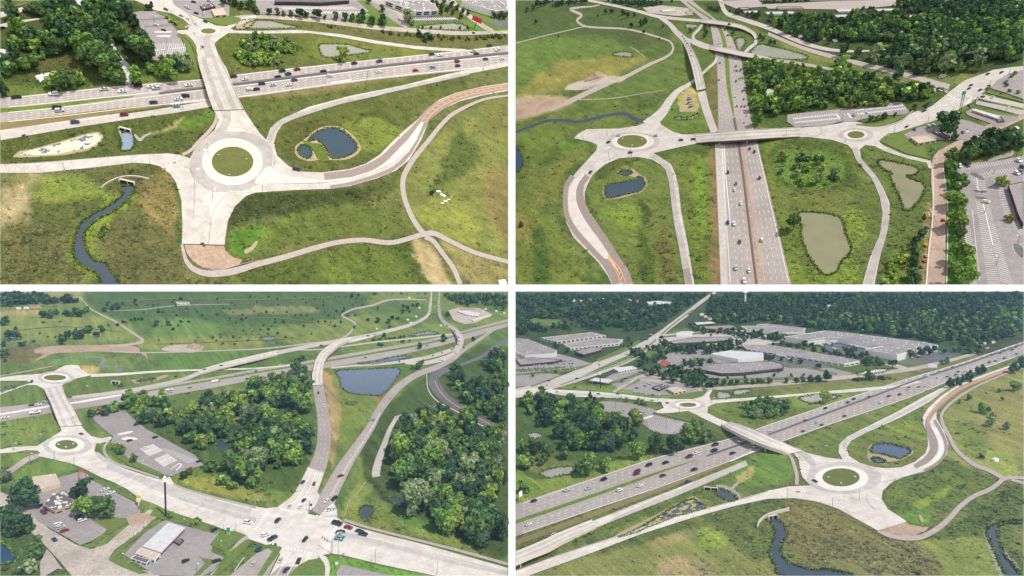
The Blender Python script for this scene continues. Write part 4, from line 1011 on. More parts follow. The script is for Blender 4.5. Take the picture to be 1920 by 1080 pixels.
for x,y,c,k in ((481,168,'black','sedan'),(468,168.5,'white','suv'),(491,158,'darkblue','suv'),(512,160,'silver','sedan'),(541,160,'white','sedan'),(552,151,'blue','sedan'),(618,143,'white','suv'),(710,135.5,'white','sedan'),(779,133,'red','sedan'),(811,127,'teal','sedan'),(858,124,'darkblue','sedan'),(857,116,'red','suv'),(910,111.5,'blue','sedan'),(941,111,'white','sedan')): car(A,x,y,(10,-1.3),c,k,10.5,'on the lower highway lanes right of the bridge '+Wa)
for x,y,dd,c in ((311,18,(4,2),'black'),(340,30,(4,2),'tan'),(353,35.5,(4,2),'white'),(385,41,(4,1.5),'black'),(368,46,(2,2),'silver'),(366,63,(1,2),'white'),(380,88,(1,3),'black')): car(A,x,y,dd,c,'sedan',6.5,'near the small roundabout '+Wa)
car(A,556,318,(10,2),'darkblue','sedan',13,'',label='dark blue car entering the big roundabout from the right '+Wa)
for x,y,c in ((293,47,'white'),(307,57,'black'),(350,13,'white'),(354,16,'silver'),(368,25,'black'),(363,4,'black'),(392,2,'silver')): car(A,x,y,(4,1),c,'sedan',6.5,'parked behind the small roundabout '+Wa)
car(A,5,53,(4,-1),'black','sedan',7,'',label='black car on the far road at the left edge '+Wa)
car(A,888,62,(5,0),'black','sedan',6,'',label='black car on the back street below the red billboard '+Wa)
# trees
wL = 'in the wood left of the parking lot '+Wa
wood(A,[(0,2),(250,2),(246,20),(262,60),(280,105),(285,125),(262,140),(235,150),(215,150),(160,125),(150,95),(90,100),(70,70),(20,60),(0,20)],14,32,wL,.62,[0,1,1,5,5,3,0],('round','round','tall'))
wood(A,[(0,55),(60,70),(110,90),(85,115),(40,110),(0,100)],15,20,'beside the marsh at the left edge '+Wa,.85,[0,3,5,2],keep=.6)
wood(A,[(0,120),(60,115),(80,128),(40,135),(0,148)],14,20,'beside the marsh at the left edge '+Wa,.7,[0,3,5,1])
for x,y,w_,t_ in ((100,163,22,3),(118,165,26,0),(140,163,22,0),(148,157,15,3),(222,156,26,0),(258,156,24,3),(312,146,30,3),(330,128,22,1),(8,178,14,1),(4,160,14,0),(28,90,16,3),(345,128,24,4),(306,117,11,6),(320,115,12,4),(350,108,8,1),(285,135,16,3),(200,145,18,2)):
    tree(A,x,y,w_,'tall' if (x,y) in ((148,157),(8,178)) else 'round',t_,'along the upper edge of the highway '+Wa)
for i,(x,y,w_) in enumerate(((246,100,14),(262,70,10),(255,55,12),(250,48,12),(277,18,7),(283,18,7),(262,84,11))): tree(A,x,y,w_,'conifer',1,'beside the parking lot '+Wa)
for i,x in enumerate((2,25,40,52,66,81,94,113,128,148,166,180,197)):
    tree(A,480+x,25.5+i*1.2,(10,10,9,8,10,15,10,16,6,11,12,12,17)[i],'round',5,'in the row before the dark office block '+Wa)
for x,y,w_ in ((695,46,16),(717,47,16),(716,22,10),(762,40,22),(691,6,9),(826,26,8)): tree(A,x,y,w_,'round',4 if w_ > 20 else 5,'around the white warehouse '+Wa)
for x,y in ((810,8),(818,12),(827,16),(837,21),(848,26),(863,34),(832,6),(846,12),(856,18),(866,23),(877,28)): tree(A,x,y,8.5,'round',5,'in the double row between the warehouses '+Wa)
for x in (791,808,826,861,876): tree(A,x,54,5,'round',1,'along the far pond edge '+Wa)
tree(A,642,112,18,'tall',2,single='tall reddish tipped tree standing at the grey rectangular pond '+Wa)
wood(A,[(440,96),(460,78),(500,68),(545,78),(560,98),(540,118),(490,127),(455,122)],10,15,'in the thicket on the oval meadow '+Wa,.6,[3,2,0,4,3],('bush','bush','round'))
wood(A,[(600,44),(720,57),(860,70),(953,66),(953,72),(850,78),(700,62),(600,50)],5,7,'in the hedge below the back street '+Wa,.8,[1,5,0],('bush',),keep=.7)
for x,y in ((798,72),(806,74),(795,76),(785,68)): tree(A,x,y,11,'round',1,'in the hedge below the back street '+Wa)
for x,y,w_ in ((321,42,7),(331,46,9),(326,38,6),(312,34,6)): tree(A,x,y,w_,'bush',2,'on the verge beside the parking lot '+Wa)
tree(A,809,364,8,'round',1,single='small dark round bush left of the pale crates '+Wa)
for x,y in ((430,6),(420,8),(440,10),(452,16),(465,16),(478,20),(470,8),(945,35),(935,34),(925,33)): tree(A,x,y,11,'round',5,'beside the top edge right of the small roundabout '+Wa)
# ================================================================ UPPER RIGHT LAND
P = B; Wb = 'of the upper right photo'
ground(B,(98,116,60),(76,100,50),[
    ([(966,0),(1250,0),(1270,60),(1200,90),(1100,70),(966,80)],(70,92,52),14,.7),
    ([(966,80),(1100,70),(1180,90),(1200,110),(1100,160),(966,180)],(92,120,54),14,.6),
    ([(1040,120),(1180,105),(1215,112),(1170,140),(1080,160),(1000,180),(970,180)],(132,128,62),9,.4),
    ([(966,185),(1050,180),(1070,195),(1000,220),(966,222)],(166,148,126),6,.1),
    ([(1060,165),(1085,155),(1100,148),(1120,135),(1135,142),(1168,143),(1168,152),(1120,163),(1095,168),(1065,168)],(172,156,138),4,.1),
    ([(1170,130),(1290,100),(1290,165),(1200,180),(1100,190),(1110,168),(1165,155)],(88,112,56),10,.5),
    ([(1180,72),(1260,80),(1225,60),(1190,62)],(78,88,52),6,.5),
    ([(966,245),(1010,228),(1110,215),(1180,205),(1230,205),(1205,232),(1110,242),(1060,262)],(92,112,52),8,.8),
    ([(966,250),(1060,250),(1040,270),(1000,320),(966,340)],(96,120,48),10,.5),
    ([(966,275),(985,275),(1000,300),(990,325),(966,330)],(84,102,48),6,.9),
    ([(1050,268),(1100,272),(1090,300),(1055,292)],(88,134,46),6,.5),
    ([(1020,330),(1060,280),(1105,280),(1075,310),(1050,345),(1045,380),(990,380)],(104,114,54),8,.7),
    ([(966,395),(1000,390),(1030,410),(1100,520),(1110,534),(966,534)],(102,118,50),12,.7),
    ([(1000,440),(1015,430),(1035,534),(1000,534)],(70,100,44),8,.9),
    ([(966,400),(990,405),(995,440),(966,450)],(120,118,66),8,.5),
    ([(1100,350),(1130,298),(1190,294),(1235,320),(1250,400),(1278,534),(1190,534),(1130,430)],(98,116,54),8,.6),
    ([(1128,395),(1150,385),(1195,385),(1205,415),(1190,428),(1150,420)],(112,138,40),6,.9),
    ([(1195,378),(1210,380),(1222,412),(1208,420)],(74,90,44),4,.9),
    ([(1110,330),(1120,300),(1180,292),(1200,300),(1160,315),(1120,340)],(80,94,44),6,.9),
    ([(1195,450),(1212,440),(1225,534),(1205,534)],(74,96,40),6,.9),
    ([(1230,440),(1252,430),(1270,534),(1235,534)],(96,100,54),6,.8),
    ([(1272,290),(1340,275),(1340,320),(1330,534),(1308,534),(1285,380)],(96,116,44),10,.8),
    ([(1265,275),(1335,268),(1340,290),(1280,290),(1215,288)],(78,98,44),5,.8),
    ([(1300,310),(1320,300),(1325,420),(1308,420)],(106,134,34),8,.8),
    ([(1331,290),(1342,290),(1350,400),(1350,534),(1332,534),(1334,400)],(124,104,78),5,.4),
    ([(1440,262),(1580,272),(1600,300),(1640,400),(1610,480),(1610,534),(1490,534),(1440,340)],(98,118,46),8,.8),
    ([(1440,285),(1480,262),(1570,268),(1598,310),(1610,350),(1560,365),(1500,362),(1455,335)],(74,96,42),8,.9),
    ([(1448,300),(1470,282),(1560,285),(1585,320),(1560,350),(1500,352),(1460,330)],(94,130,46),8,.9),
    ([(1440,345),(1500,365),(1600,352),(1610,390),(1580,400),(1500,390),(1470,395)],(100,112,56),6,.6),
    ([(1600,370),(1640,340),(1655,400),(1640,440),(1615,490),(1600,534),(1590,534),(1605,450)],(88,106,54),5,.5),
    ([(1575,400),(1612,390),(1625,440),(1605,480),(1592,440)],(112,134,44),6,.9),
    ([(1480,490),(1530,520),(1590,480),(1610,534),(1490,534)],(110,134,40),6,.9),
    ([(1612,278),(1640,275),(1740,310),(1748,340),(1752,400),(1735,534),(1640,534),(1670,440),(1672,370),(1640,310)],(88,108,54),5,.7),
    ([(1668,470),(1700,475),(1700,534),(1660,534)],(100,122,50),6,.6),
    ([(1735,400),(1750,390),(1745,470),(1740,534),(1725,534)],(136,124,88),5,.4),
    ([(1774,300),(1786,310),(1800,534),(1776,534)],(68,130,40),4,.4),
    ([(1440,110),(1560,128),(1760,170),(1770,190),(1600,235),(1440,240)],(70,96,42),8,.7),
    ([(1470,70),(1560,100),(1600,118),(1590,125),(1480,95)],(116,128,66),4,.3),
    ([(1640,125),(1700,135),(1850,128),(1800,160),(1700,150)],(104,118,62),5,.4),
    ([(1260,15),(1340,10),(1420,60),(1430,120),(1300,140),(1280,90)],(80,104,48),6,.6),
    ([(1340,0),(1920,0),(1920,120),(1700,135),(1500,90),(1400,40)],(58,78,46),6,.6),
    ([(1240,190),(1280,175),(1320,170),(1340,235),(1300,250),(1230,235)],(92,120,50),6,.6),
    ([(1278,172),(1300,168),(1312,205),(1272,208)],(160,148,90),4,.3),
    ([(1318,180),(1342,120),(1346,240),(1335,235)],(110,104,66),4,.4),
    ([(1650,262),(1700,240),(1745,300),(1700,300)],(92,120,52),4,.2),
])
# the meadow's tracks and water
strip(B,'dirt_track',[(966,220,2.5),(1010,208,3.5),(1060,193,4.5),(1110,170,4.5),(1150,152,4),(1175,143,3.4),(1215,122,2.8),(1250,106,2.3),(1262,93,2),(1258,80,1.8),(1245,73,1.6),(1205,61,1.6),(1170,54,1.6),(1110,51,1.8),(1092,47,2),(1082,38,2),(1090,28,2.4),(1070,18,2.4),(1085,14,1.8),(1110,12,1.3),(1125,9,1)],'path')
strip(B,'dirt_track',[(966,81,.8),(1030,65,.8),(1095,50,.8)],'path')
strip(B,'dirt_track',[(1085,187,1),(1150,184,.8),(1200,176,.6),(1250,168,.4)],'dirt')
sheet(B,'dirt_patch',[(966,187),(1000,185),(1045,188),(1062,190),(1040,200),(1010,210),(966,222)],'dirt')
sheet(B,'dirt_patch',[(1060,165),(1070,157),(1090,152),(1110,146),(1166,144),(1168,151),(1120,160),(1095,168),(1065,168)],'gravel')
def heap(P,x,y,w,h,seed,label):
    m = MB(); r = random.Random(seed); n = 22; rings_ = 7; V = []
    s = up_px(P,x,y)/P.loc(x,y)
    for j in range(rings_):
        t = j/(rings_-1)
        for i in range(n):
            a = i*2*math.pi/n; k = (1-t)*(1+.22*math.sin(a*3+seed)+.25*(r.random()-.5)); V.append((math.cos(a)*w/2*k,math.sin(a)*w*.3*k,(t**.8)*h*s*(.85+.3*r.random()) if j else -.5))
    F = [(j*n+i,j*n+(i+1) % n,(j+1)*n+(i+1) % n,(j+1)*n+i) for j in range(rings_-1) for i in range(n)]; m.add(V,F)
    o = m.build('spoil_heap',MT['dirt'+P.key]); o.matrix_world = P.mat(x,y) @ Matrix.Scale(P.loc(x,y),4); props(o,label,'soil heap')
heap(B,1113,147,34,10,3,'grey brown spoil heap beside the dirt track, upper-right photo')
strip(B,'river',[(966,248,2),(1000,235,2.4),(1030,226,2.6),(1058,226,2.6),(1085,228,2.6),(1115,222,3),(1145,215,2.6),(1172,214,3.4),(1188,222,4),(1200,226,3.5),(1213,224,2.4)],'river')
sheet(B,'pond',[(1149,101),(1162,98),(1180,98),(1187,105),(1175,107),(1155,105)],'wgrey'); strip(B,'pond',[(1180,87,.6),(1198,98,1),(1208,107,.8)],'wgrey')
sheet(B,'river_bend',[(966,277),(972,278),(980,300),(978,315),(966,322)],'wdeep')
sheet(B,'pond',[(1285,46),(1307,47),(1304,53),(1288,53)],'wgrey'); sheet(B,'pond',[(1380,73),(1396,73),(1395,85),(1386,97),(1381,84)],'wgrey',True)
sheet(B,'lake',[(1408,98),(1418,86),(1432,84),(1450,88),(1480,95),(1514,106),(1505,112),(1470,112),(1440,108),(1412,104)],'wgrey')
sheet(B,'marsh_basin',[(1274,208),(1280,185),(1288,174),(1296,175),(1307,206),(1290,209)],'sand'); sheet(B,'marsh_water',[(1284,203),(1288,185),(1292,178),(1297,188),(1302,203),(1292,205)],'algyB')
sheet(B,'pond',[(1267,220),(1290,221),(1310,214),(1308,220),(1292,225),(1270,224)],'wgrey')
sheet(B,'pond',[(1433,180),(1440,166),(1452,170),(1450,180),(1440,186)],'wbright'); sheet(B,'pond',[(1640,85),(1660,80),(1672,88),(1650,92)],'reed'); sheet(B,'pond',[(1760,140),(1775,138),(1774,145),(1762,147)],'wbright')
sheet(B,'pond_bank',[(1158,321),(1165,317),(1186,317),(1198,326),(1210,333),(1214,346),(1204,359),(1186,365),(1160,372),(1138,374),(1130,364),(1132,350),(1150,342),(1190,334),(1180,330),(1160,329)],'sand')
sheet(B,'pond',[(1135,351),(1145,345),(1170,341),(1192,336),(1197,331),(1206,336),(1210,348),(1200,358),(1170,366),(1145,372),(1137,371),(1134,362)],'water')
sheet(B,'pond',[(1160,324),(1168,319),(1182,320),(1185,325),(1175,329),(1163,328)],'water')
sheet(B,'green_pond',[(1497,401),(1510,398),(1545,400),(1570,406),(1582,420),(1586,440),(1596,462),(1590,480),(1578,490),(1570,508),(1555,516),(1540,512),(1520,486),(1508,462),(1502,440),(1503,424)],'wgreen')
sheet(B,'green_pond',[(1646,303),(1655,300),(1690,307),(1718,314),(1722,322),(1715,328),(1700,330),(1710,336),(1732,345),(1732,360),(1722,378),(1708,393),(1700,396),(1692,385),(1682,360),(1668,332),(1672,326),(1655,317)],'wgreen')
# highway
up = [(1274,-1),(1295,18),(1332,47),(1344,120),(1346,175),(1347,247),(1340,268),(1346,400),(1351,534)]
dn = [(1297,-1),(1318,18),(1350,42),(1372,70),(1390,112),(1400,185),(1412,240),(1421,270),(1452,400),(1484,534)]
sheet(B,'highway',up+dn[::-1],'asph',False)
sheet(B,'highway_shoulder',[(1341,270),(1358,270),(1364,534),(1352,534)],'asph2',False)
strip(B,'grass_median',[(1338,40,2),(1350,55,3),(1358,80,3.6),(1363,120,4),(1366,160,3.6),(1372,195,2.6),(1376,218,.8)],'reed')
strip(B,'grass_median',[(1289,4,1.2),(1310,20,1.6),(1335,36,2)],'lawn')
wallrun(B,'median_barrier',[(1377,222),(1384,262),(1394,330),(1406,430),(1419,532)],1.6,3.2,'barr','long dark concrete median barrier along the highway '+Wb,'barrier')
strip(B,'bare_shoulder',[(1388.5,275,1.5),(1400,345,2),(1411,430,2.6),(1427,534,3.4)],'dirt')
mk = Marks(B,'white').open()
e1 = [(1344,120),(1346,175),(1348,240)]; e2 = [(1359,100),(1366,190),(1374,240)]
for t in (.3,.6,.85): mk.dash(lerpline(e1,e2,t),.35,3,5)
e1 = [(1376,110),(1386,180),(1394,240)]; e2 = [(1390,112),(1400,185),(1411,240)]
for t in (.05,.4,.7,.95): mk.dash(lerpline([(1368,90),(1380,225)],[(1390,112),(1411,240)],t),.35,3,5)
l0 = [(1341,270),(1346,400),(1352,534)]; l1 = [(1386,272),(1402,400),(1418,534)]
for t in (.48,.66,.84): mk.dash(lerpline(l0,l1,t),.45,6,8)
mk.line(lerpline(l0,l1,.27),.4); mk.line(lerpline([(1352,270),(1357,340),(1370,424)],[(1358,270),(1362,340),(1370,424)],1),.6)
r0 = [(1392,272),(1410,380),(1432,534)]; r1 = [(1421,270),(1452,400),(1484,534)]
for t in (.3,.52,.74): mk.dash(lerpline(r0,r1,t),.45,6,8)
mk.line(lerpline(r0,r1,.92),.4); mk.build()
mk = Marks(B,'orange','yellow_edge_line').open(); mk.line(lerpline(l0,l1,.95),.35); mk.line(lerpline(r0,r1,.06),.35); mk.build()
mk = Marks(B,'tar','asphalt_tar_seals').open()
for x,y,l in ((1400,310,14),(1410,338,14),(1432,470,18)): mk.line([(x,y),(x+l,y-1)],.35)
mk.build()
# back roads
strip(B,'back_road',[(1100,0,2),(1160,12,2.4),(1200,22,2.6),(1235,31,3),(1290,37,2.6),(1340,40,2.4)],'asph2')
strip(B,'back_road',[(1350,-1,4),(1360,22,4),(1380,32,4),(1440,52,4),(1500,78,3.6),(1550,92,3),(1600,96,2),(1630,95,1.5)],'asph2')
strip(B,'back_road',[(1440,63,3),(1500,88,3.4),(1560,106,4),(1620,121,4.4),(1680,136,4.6),(1740,152,4.8),(1780,163,5)],'path')
strip(B,'back_road',[(1434,110,3.5),(1480,116,3),(1550,128,2.5),(1640,145,2.5),(1700,157,3),(1755,168,5)],'path')
strip(B,'back_road',[(1417,72,3),(1416,82,3),(1405,90,3),(1397,99,3)],'asph2')
strip(B,'ramp_loop',[(1318,44,2.2),(1310,55,2.4),(1300,66,2.6),(1303,76,3),(1320,84,3.6),(1340,91,4)],'asph2')
strip(B,'flyover_approach',[(1235,31,3),(1255,45,4),(1268,60,5),(1281,72,5.5),(1291,86,5)],'asph2')
strip(B,'cross_road_approach',[(1284,71,2),(1296,77,3.6),(1312,84,4.4),(1334,90,4.6)],'asph2')
strip(B,'ramp_road',[(1315,172,8),(1322,198,7.4),(1331,225,7),(1340,248,7)],'asph2')
strip(B,'ramp_road',[(1344,108,2),(1340,117,2.4),(1328,128,2.4),(1310,144,2.6),(1292,158,3.4),(1270,172,5),(1255,190,7),(1244,208,8.5),(1228,224,10),(1212,236,11)],'conc')
# pale pavement
sheet(B,'pavement',[(1100,242),(1160,241),(1195,236),(1215,228),(1235,226),(1240,234),(1262,247),(1280,252),(1302,252),(1350,247.5),(1440,243),(1540,236.5),(1575,231),(1590,227),(1605,228),(1620,232),(1650,236),(1680,232),(1712,211),(1747,199),(1772,179),(1788,166),(1810,150),(1850,136),(1862,131),(1895,126),(1919,124),(1919,131),(1890,139),(1850,168),(1840,176),(1822,192),(1785,216),(1730,233),(1685,247),(1662,252),(1648,264),(1655,272),(1690,288),(1735,299),(1745,300),(1748,315),(1742,316),(1737,305),(1700,297),(1660,284),(1640,274),(1622,272),(1612,280),(1615,298),(1636,325),(1655,350),(1668,380),(1668,410),(1658,450),(1647,495),(1640,534),(1617,534),(1632,480),(1650,440),(1655,400),(1650,370),(1640,345),(1625,320),(1604,298),(1598,280),(1590,272),(1560,262),(1515,257),(1440,259),(1400,262),(1305,269),(1255,280),(1225,287),(1240,296),(1258,308),(1267,328),(1272,350),(1277,395),(1290,460),(1302,534),(1285,534),(1272,450),(1260,390),(1254,340),(1248,318),(1238,308),(1222,299),(1195,294),(1160,297),(1135,308),(1122,318),(1110,330),(1102,345),(1096,362),(1097,380),(1105,396),(1135,442),(1160,480),(1180,515),(1187,534),(1147,534),(1140,518),(1122,492),(1095,465),(1075,445),(1062,418),(1055,385),(1057,362),(1068,338),(1085,318),(1105,296),(1118,282),(1120,272),(1108,266),(1076,259),(1085,250)],'conc',False)
sheet(B,'driven_lane',[(1187+50*math.cos(i*.35),266+18.5*math.sin(i*.35)) for i in range(18)],'conc3')
sheet(B,'truck_apron',[(1187+40*math.cos(i*.35),265.5+15*math.sin(i*.35)) for i in range(18)],'conc2')
sheet(B,'roundabout_island',[(1185+28*math.cos(i*.35),265+12*math.sin(i*.35)) for i in range(18)],'isleB')
sheet(B,'driven_lane',[(1605+33*math.cos(i*.35),253+13*math.sin(i*.35)) for i in range(18)],'conc3')
sheet(B,'truck_apron',[(1604+23*math.cos(i*.35),252.5+9*math.sin(i*.35)) for i in range(18)],'conc2')
sheet(B,'roundabout_island',[(1605+16*math.cos(i*.35),252.5+6.8*math.sin(i*.35)) for i in range(18)],'isleB')
strip(B,'new_asphalt',[(1074,330,5),(1062,350,4.6),(1060,376,4.6),(1063,404,4.8),(1078,432,5),(1100,456,6),(1128,484,7),(1148,510,9),(1160,534,10.5)],'newasph')
strip(B,'new_asphalt',[(1101,329,6),(1090,345,6),(1087,366,7),(1093,390,8),(1110,418,7.5),(1132,448,7),(1152,480,7),(1170,510,9),(1178,534,9)],'newasph')
sheet(B,'raised_median',[(1090,327),(1096,328),(1084,345),(1080,368),(1086,392),(1105,425),(1130,460),(1141,480),(1133,484),(1105,455),(1082,428),(1068,402),(1065,372),(1072,345)],'conc2')
strip(B,'driven_lane',[(1218,291,4),(1240,302,4),(1254,318,4.4),(1260,350,4.6),(1268,410,5.2),(1280,470,6),(1286,504,6.6)],'conc3')
strip(B,'new_asphalt',[(1287,504,6),(1290,520,6),(1293,534,6)],'newasph')
strip(B,'driven_lane',[(1604,276,4),(1608,295,4.6),(1625,316,4.8),(1645,342,4.8),(1658,375,5),(1661,410,6),(1653,450,6.4),(1638,495,7),(1628,534,8)],'conc3')
mk = Marks(B,'orange','median_hatching').open()
ha = [(1138,480),(1156,510),(1165,534)]; hb = [(1141,479),(1163,505),(1175,534)]
mk.line(lerpline(ha,hb,0),.6); mk.line(lerpline(ha,hb,1),.6)
l1_ = lerpline(ha,hb,0,8); l2_ = lerpline(ha,hb,1,8)
for i in range(1,8): mk.seg(l1_[i],l2_[i-1],.6)
mk.build()
mk = Marks(B,'white').open()
for t in (.3,.5,.7): mk.dash(lerpline([(1650,240),(1712,212),(1772,180)],[(1660,262),(1730,232),(1822,192)],t),.4,8,6)
for t in (.3,.6): mk.dash(lerpline([(1300,256),(1440,247),(1570,240)],[(1310,266),(1440,256),(1570,258)],t),.35,8,6)
for k in range(9): mk.seg((1790+k*5.2,170+k*2),(1792+k*5.2,169+k*2),.7)
for k in range(8): mk.seg((1780+k*4.6,178+k*2.2),(1778+k*4.6,180+k*2.2),.8)
for k in range(7): mk.seg((1812+k*1.2,192-k*1.5),(1816+k*1.2,193-k*1.5),.5)
mk.build()
# right side: gravel street, lots
strip(B,'gravel_street',[(1920,215,7),(1880,232,8),(1840,248,8),(1805,268,8),(1776,285,10),(1760,300,11),(1759,340,13),(1762,380,13),(1760,420,14),(1757,460,16),(1755,500,18),(1754,534,19)],'pinkB')
strip(B,'kerb',[(1748,312,.6),(1750,350,.7),(1748,420,.8),(1742,470,.9),(1737,534,1)],'kerb'); strip(B,'kerb',[(1768,310,.6),(1776,370,.7),(1777,430,.8),(1775,534,1)],'kerb')
sheet(B,'parking_lot',[(1790,312),(1830,305),(1875,300),(1920,292),(1920,534),(1818,534),(1812,460),(1806,380),(1796,340)],'lot',False)
sheetgrid(B,'parking_bay_lines',[(1806,388),(1822,385),(1838,534),(1818,534)],1,1,.3,'white',.9)
def bays(P,a0,a1,b0,b1,n,w=.4,dx=1.0,mat='white'):
    mk = Marks(P,mat,'parking_bay_lines').open()
    w *= .6
    for i in range(n+1):
        t = (i/n)**dx; mk.seg((a0[0]+(a1[0]-a0[0])*t,a0[1]+(a1[1]-a0[1])*t),(b0[0]+(b1[0]-b0[0])*t,b0[1]+(b1[1]-b0[1])*t),w)
    return mk.build()
bays(B,(1804,398),(1812,530),(1816,402),(1832,536),34,.4)
bays(B,(1830,378),(1852,532),(1842,382),(1876,533),38,.4); bays(B,(1843,376),(1876,526),(1853,380),(1899,533),36,.4)
bays(B,(1823,330),(1833,362),(1847,332),(1850,364),8,.35)
bays(B,(1800,314),(1915,296),(1806,320),(1918,303),26,.35); bays(B,(1830,326),(1912,312),(1838,334),(1918,321),17,.35)
bays(B,(1870,352),(1884,410),(1880,354),(1896,408),13,.4); bays(B,(1890,412),(1912,440),(1902,412),(1919,436),8,.4)
mk = Marks(B,'white').open(); mk.line([(1831,332),(1834,356)],.5); mk.line([(1842,376),(1862,460),(1880,534)],.7); mk.build()
sheet(B,'kerbed_island',[(1898,457),(1906,455),(1919,462),(1919,486),(1908,480),(1900,470)],'gravel'); sheet(B,'kerbed_island',[(1900,458),(1906,457),(1918,464),(1918,483),(1909,478),(1902,469)],'dark')
sheet(B,'kerbed_island',[(1819,326),(1830,324),(1846,335),(1838,336)],'dark'); sheet(B,'kerbed_island',[(1827,356),(1848,358),(1848,361),(1830,360)],'dark'); sheet(B,'kerbed_island',[(1831,368),(1846,370),(1850,373),(1832,372)],'dark')
sheet(B,'parking_lot',[(1476,215),(1500,212),(1560,206),(1640,196),(1690,191),(1705,208),(1700,214),(1640,218),(1600,228),(1575,228),(1545,236),(1490,238),(1476,228)],'lot',False)
sheetgrid(B,'parking_bay_lines',[(1486,219),(1570,210),(1572,226),(1492,233)],2,20,.3,'white',.6); sheetgrid(B,'parking_bay_lines',[(1600,203),(1690,195),(1700,206),(1612,217)],2,18,.3,'white',.6)
for x,y in ((1571,219),(1592,217)): sheet(B,'kerbed_island',[(x-4,y-4),(x,y-4),(x+5,y+3),(x+2,y+4)],'conc2')
strip(B,'grass_verge',[(1605,233,1),(1640,234,3),(1665,230,3),(1700,214,2)],'lawn'); strip(B,'path',[(1660,236,1),(1690,226,1),(1712,207,1)],'path')
sheet(B,'business_lot',[(1720,240),(1790,222),(1815,226),(1870,245),(1868,252),(1830,262),(1800,262),(1760,262),(1700,262),(1695,252)],'lot',False)
sheet(B,'station_lot',[(1810,210),(1825,202),(1900,215),(1910,222),(1880,235),(1870,236),(1815,216)],'lot',False)
sheet(B,'grass_island',[(1648,264),(1680,250),(1695,252),(1712,268),(1738,288),(1745,298),(1700,288)],'lawn',False)
sheet(B,'mall_lot',[(1856,165),(1870,150),(1890,140),(1920,130),(1920,186),(1880,172)],'lot',False)
strip(B,'divided_street',[(1835,180,4),(1870,188,4.5),(1920,200,5)],'conc'); strip(B,'divided_street',[(1830,192,3.5),(1860,198,4),(1920,212,5)],'conc3'); strip(B,'grass_median',[(1845,188,1),(1880,196,1.6),(1920,205,2)],'lawn')
strip(B,'grass_verge',[(1850,172,1.4),(1920,190,1.8)],'lawn'); strip(B,'grass_verge',[(1826,204,2),(1870,212,2),(1910,216,2)],'lawn')
strip(B,'grass_verge',[(1784,218,2),(1800,208,4),(1820,196,3)],'lawn'); strip(B,'grass_verge',[(1736,240,2),(1765,228,2.4),(1780,222,2)],'lawn')
sheet(B,'canal',[(1852,300),(1870,293),(1890,284),(1900,282),(1898,292),(1875,298),(1858,302)],'wgrey')
sheet(B,'business_lot',[(1205,14),(1240,10),(1290,15),(1300,28),(1270,30),(1215,24)],'gravel',False)
for pts in ([(1345,2),(1420,0),(1440,12),(1380,16)],[(1430,8),(1560,2),(1680,0),(1680,10),(1600,18),(1440,16)]): sheet(B,'business_lot',pts,'path',False)
# bridges
deck(B,'highway_bridge',[(1302,252,1306,268.5,0),(1330,250,1330,266,4),(1360,247.5,1360,264.5,9),(1400,244.5,1400,262,9),(1440,242.5,1440,259.5,5),(1480,240.5,1480,257.5,.5),(1500,239,1500,257,0)],3,'brown','wide pale concrete bridge crossing over the busy highway '+Wb,piers=(.3,.5),railh=1.3)
deck(B,'curved_flyover',[(1285,80,4,0),(1292,92,5,4),(1299,108,6.5,8),(1305,125,7.5,9),(1310,145,8,7),(1315,168,8.4,.2)],3,'bconc','narrow pale flyover crossing over the thin ramp road '+Wb,piers=(.35,.7),railh=.8)
deck(B,'cross_road_bridge',[(1330,88.5,4.4,0),(1345,91.5,4.4,4),(1370,96.5,4.4,5),(1390,101,4.2,5),(1412,105,4,3),(1440,110,3.5,0)],2.4,'brown','straight middle bridge carrying the cross road over the highway '+Wb,piers=(.2,.5,.75),railh=.6,surf='asph2')
deck(B,'far_curved_bridge',[(1312,39,3,0),(1325,40.5,3.2,3),(1350,43,3.4,4),(1375,47,3.4,4),(1395,52.5,3.4,2),(1412,62,3.4,1),(1418,72,3.2,0)],2,'brown','farthest curved bridge over the highway near the top '+Wb,piers=(.2,.4),railh=.6,surf='asph2')
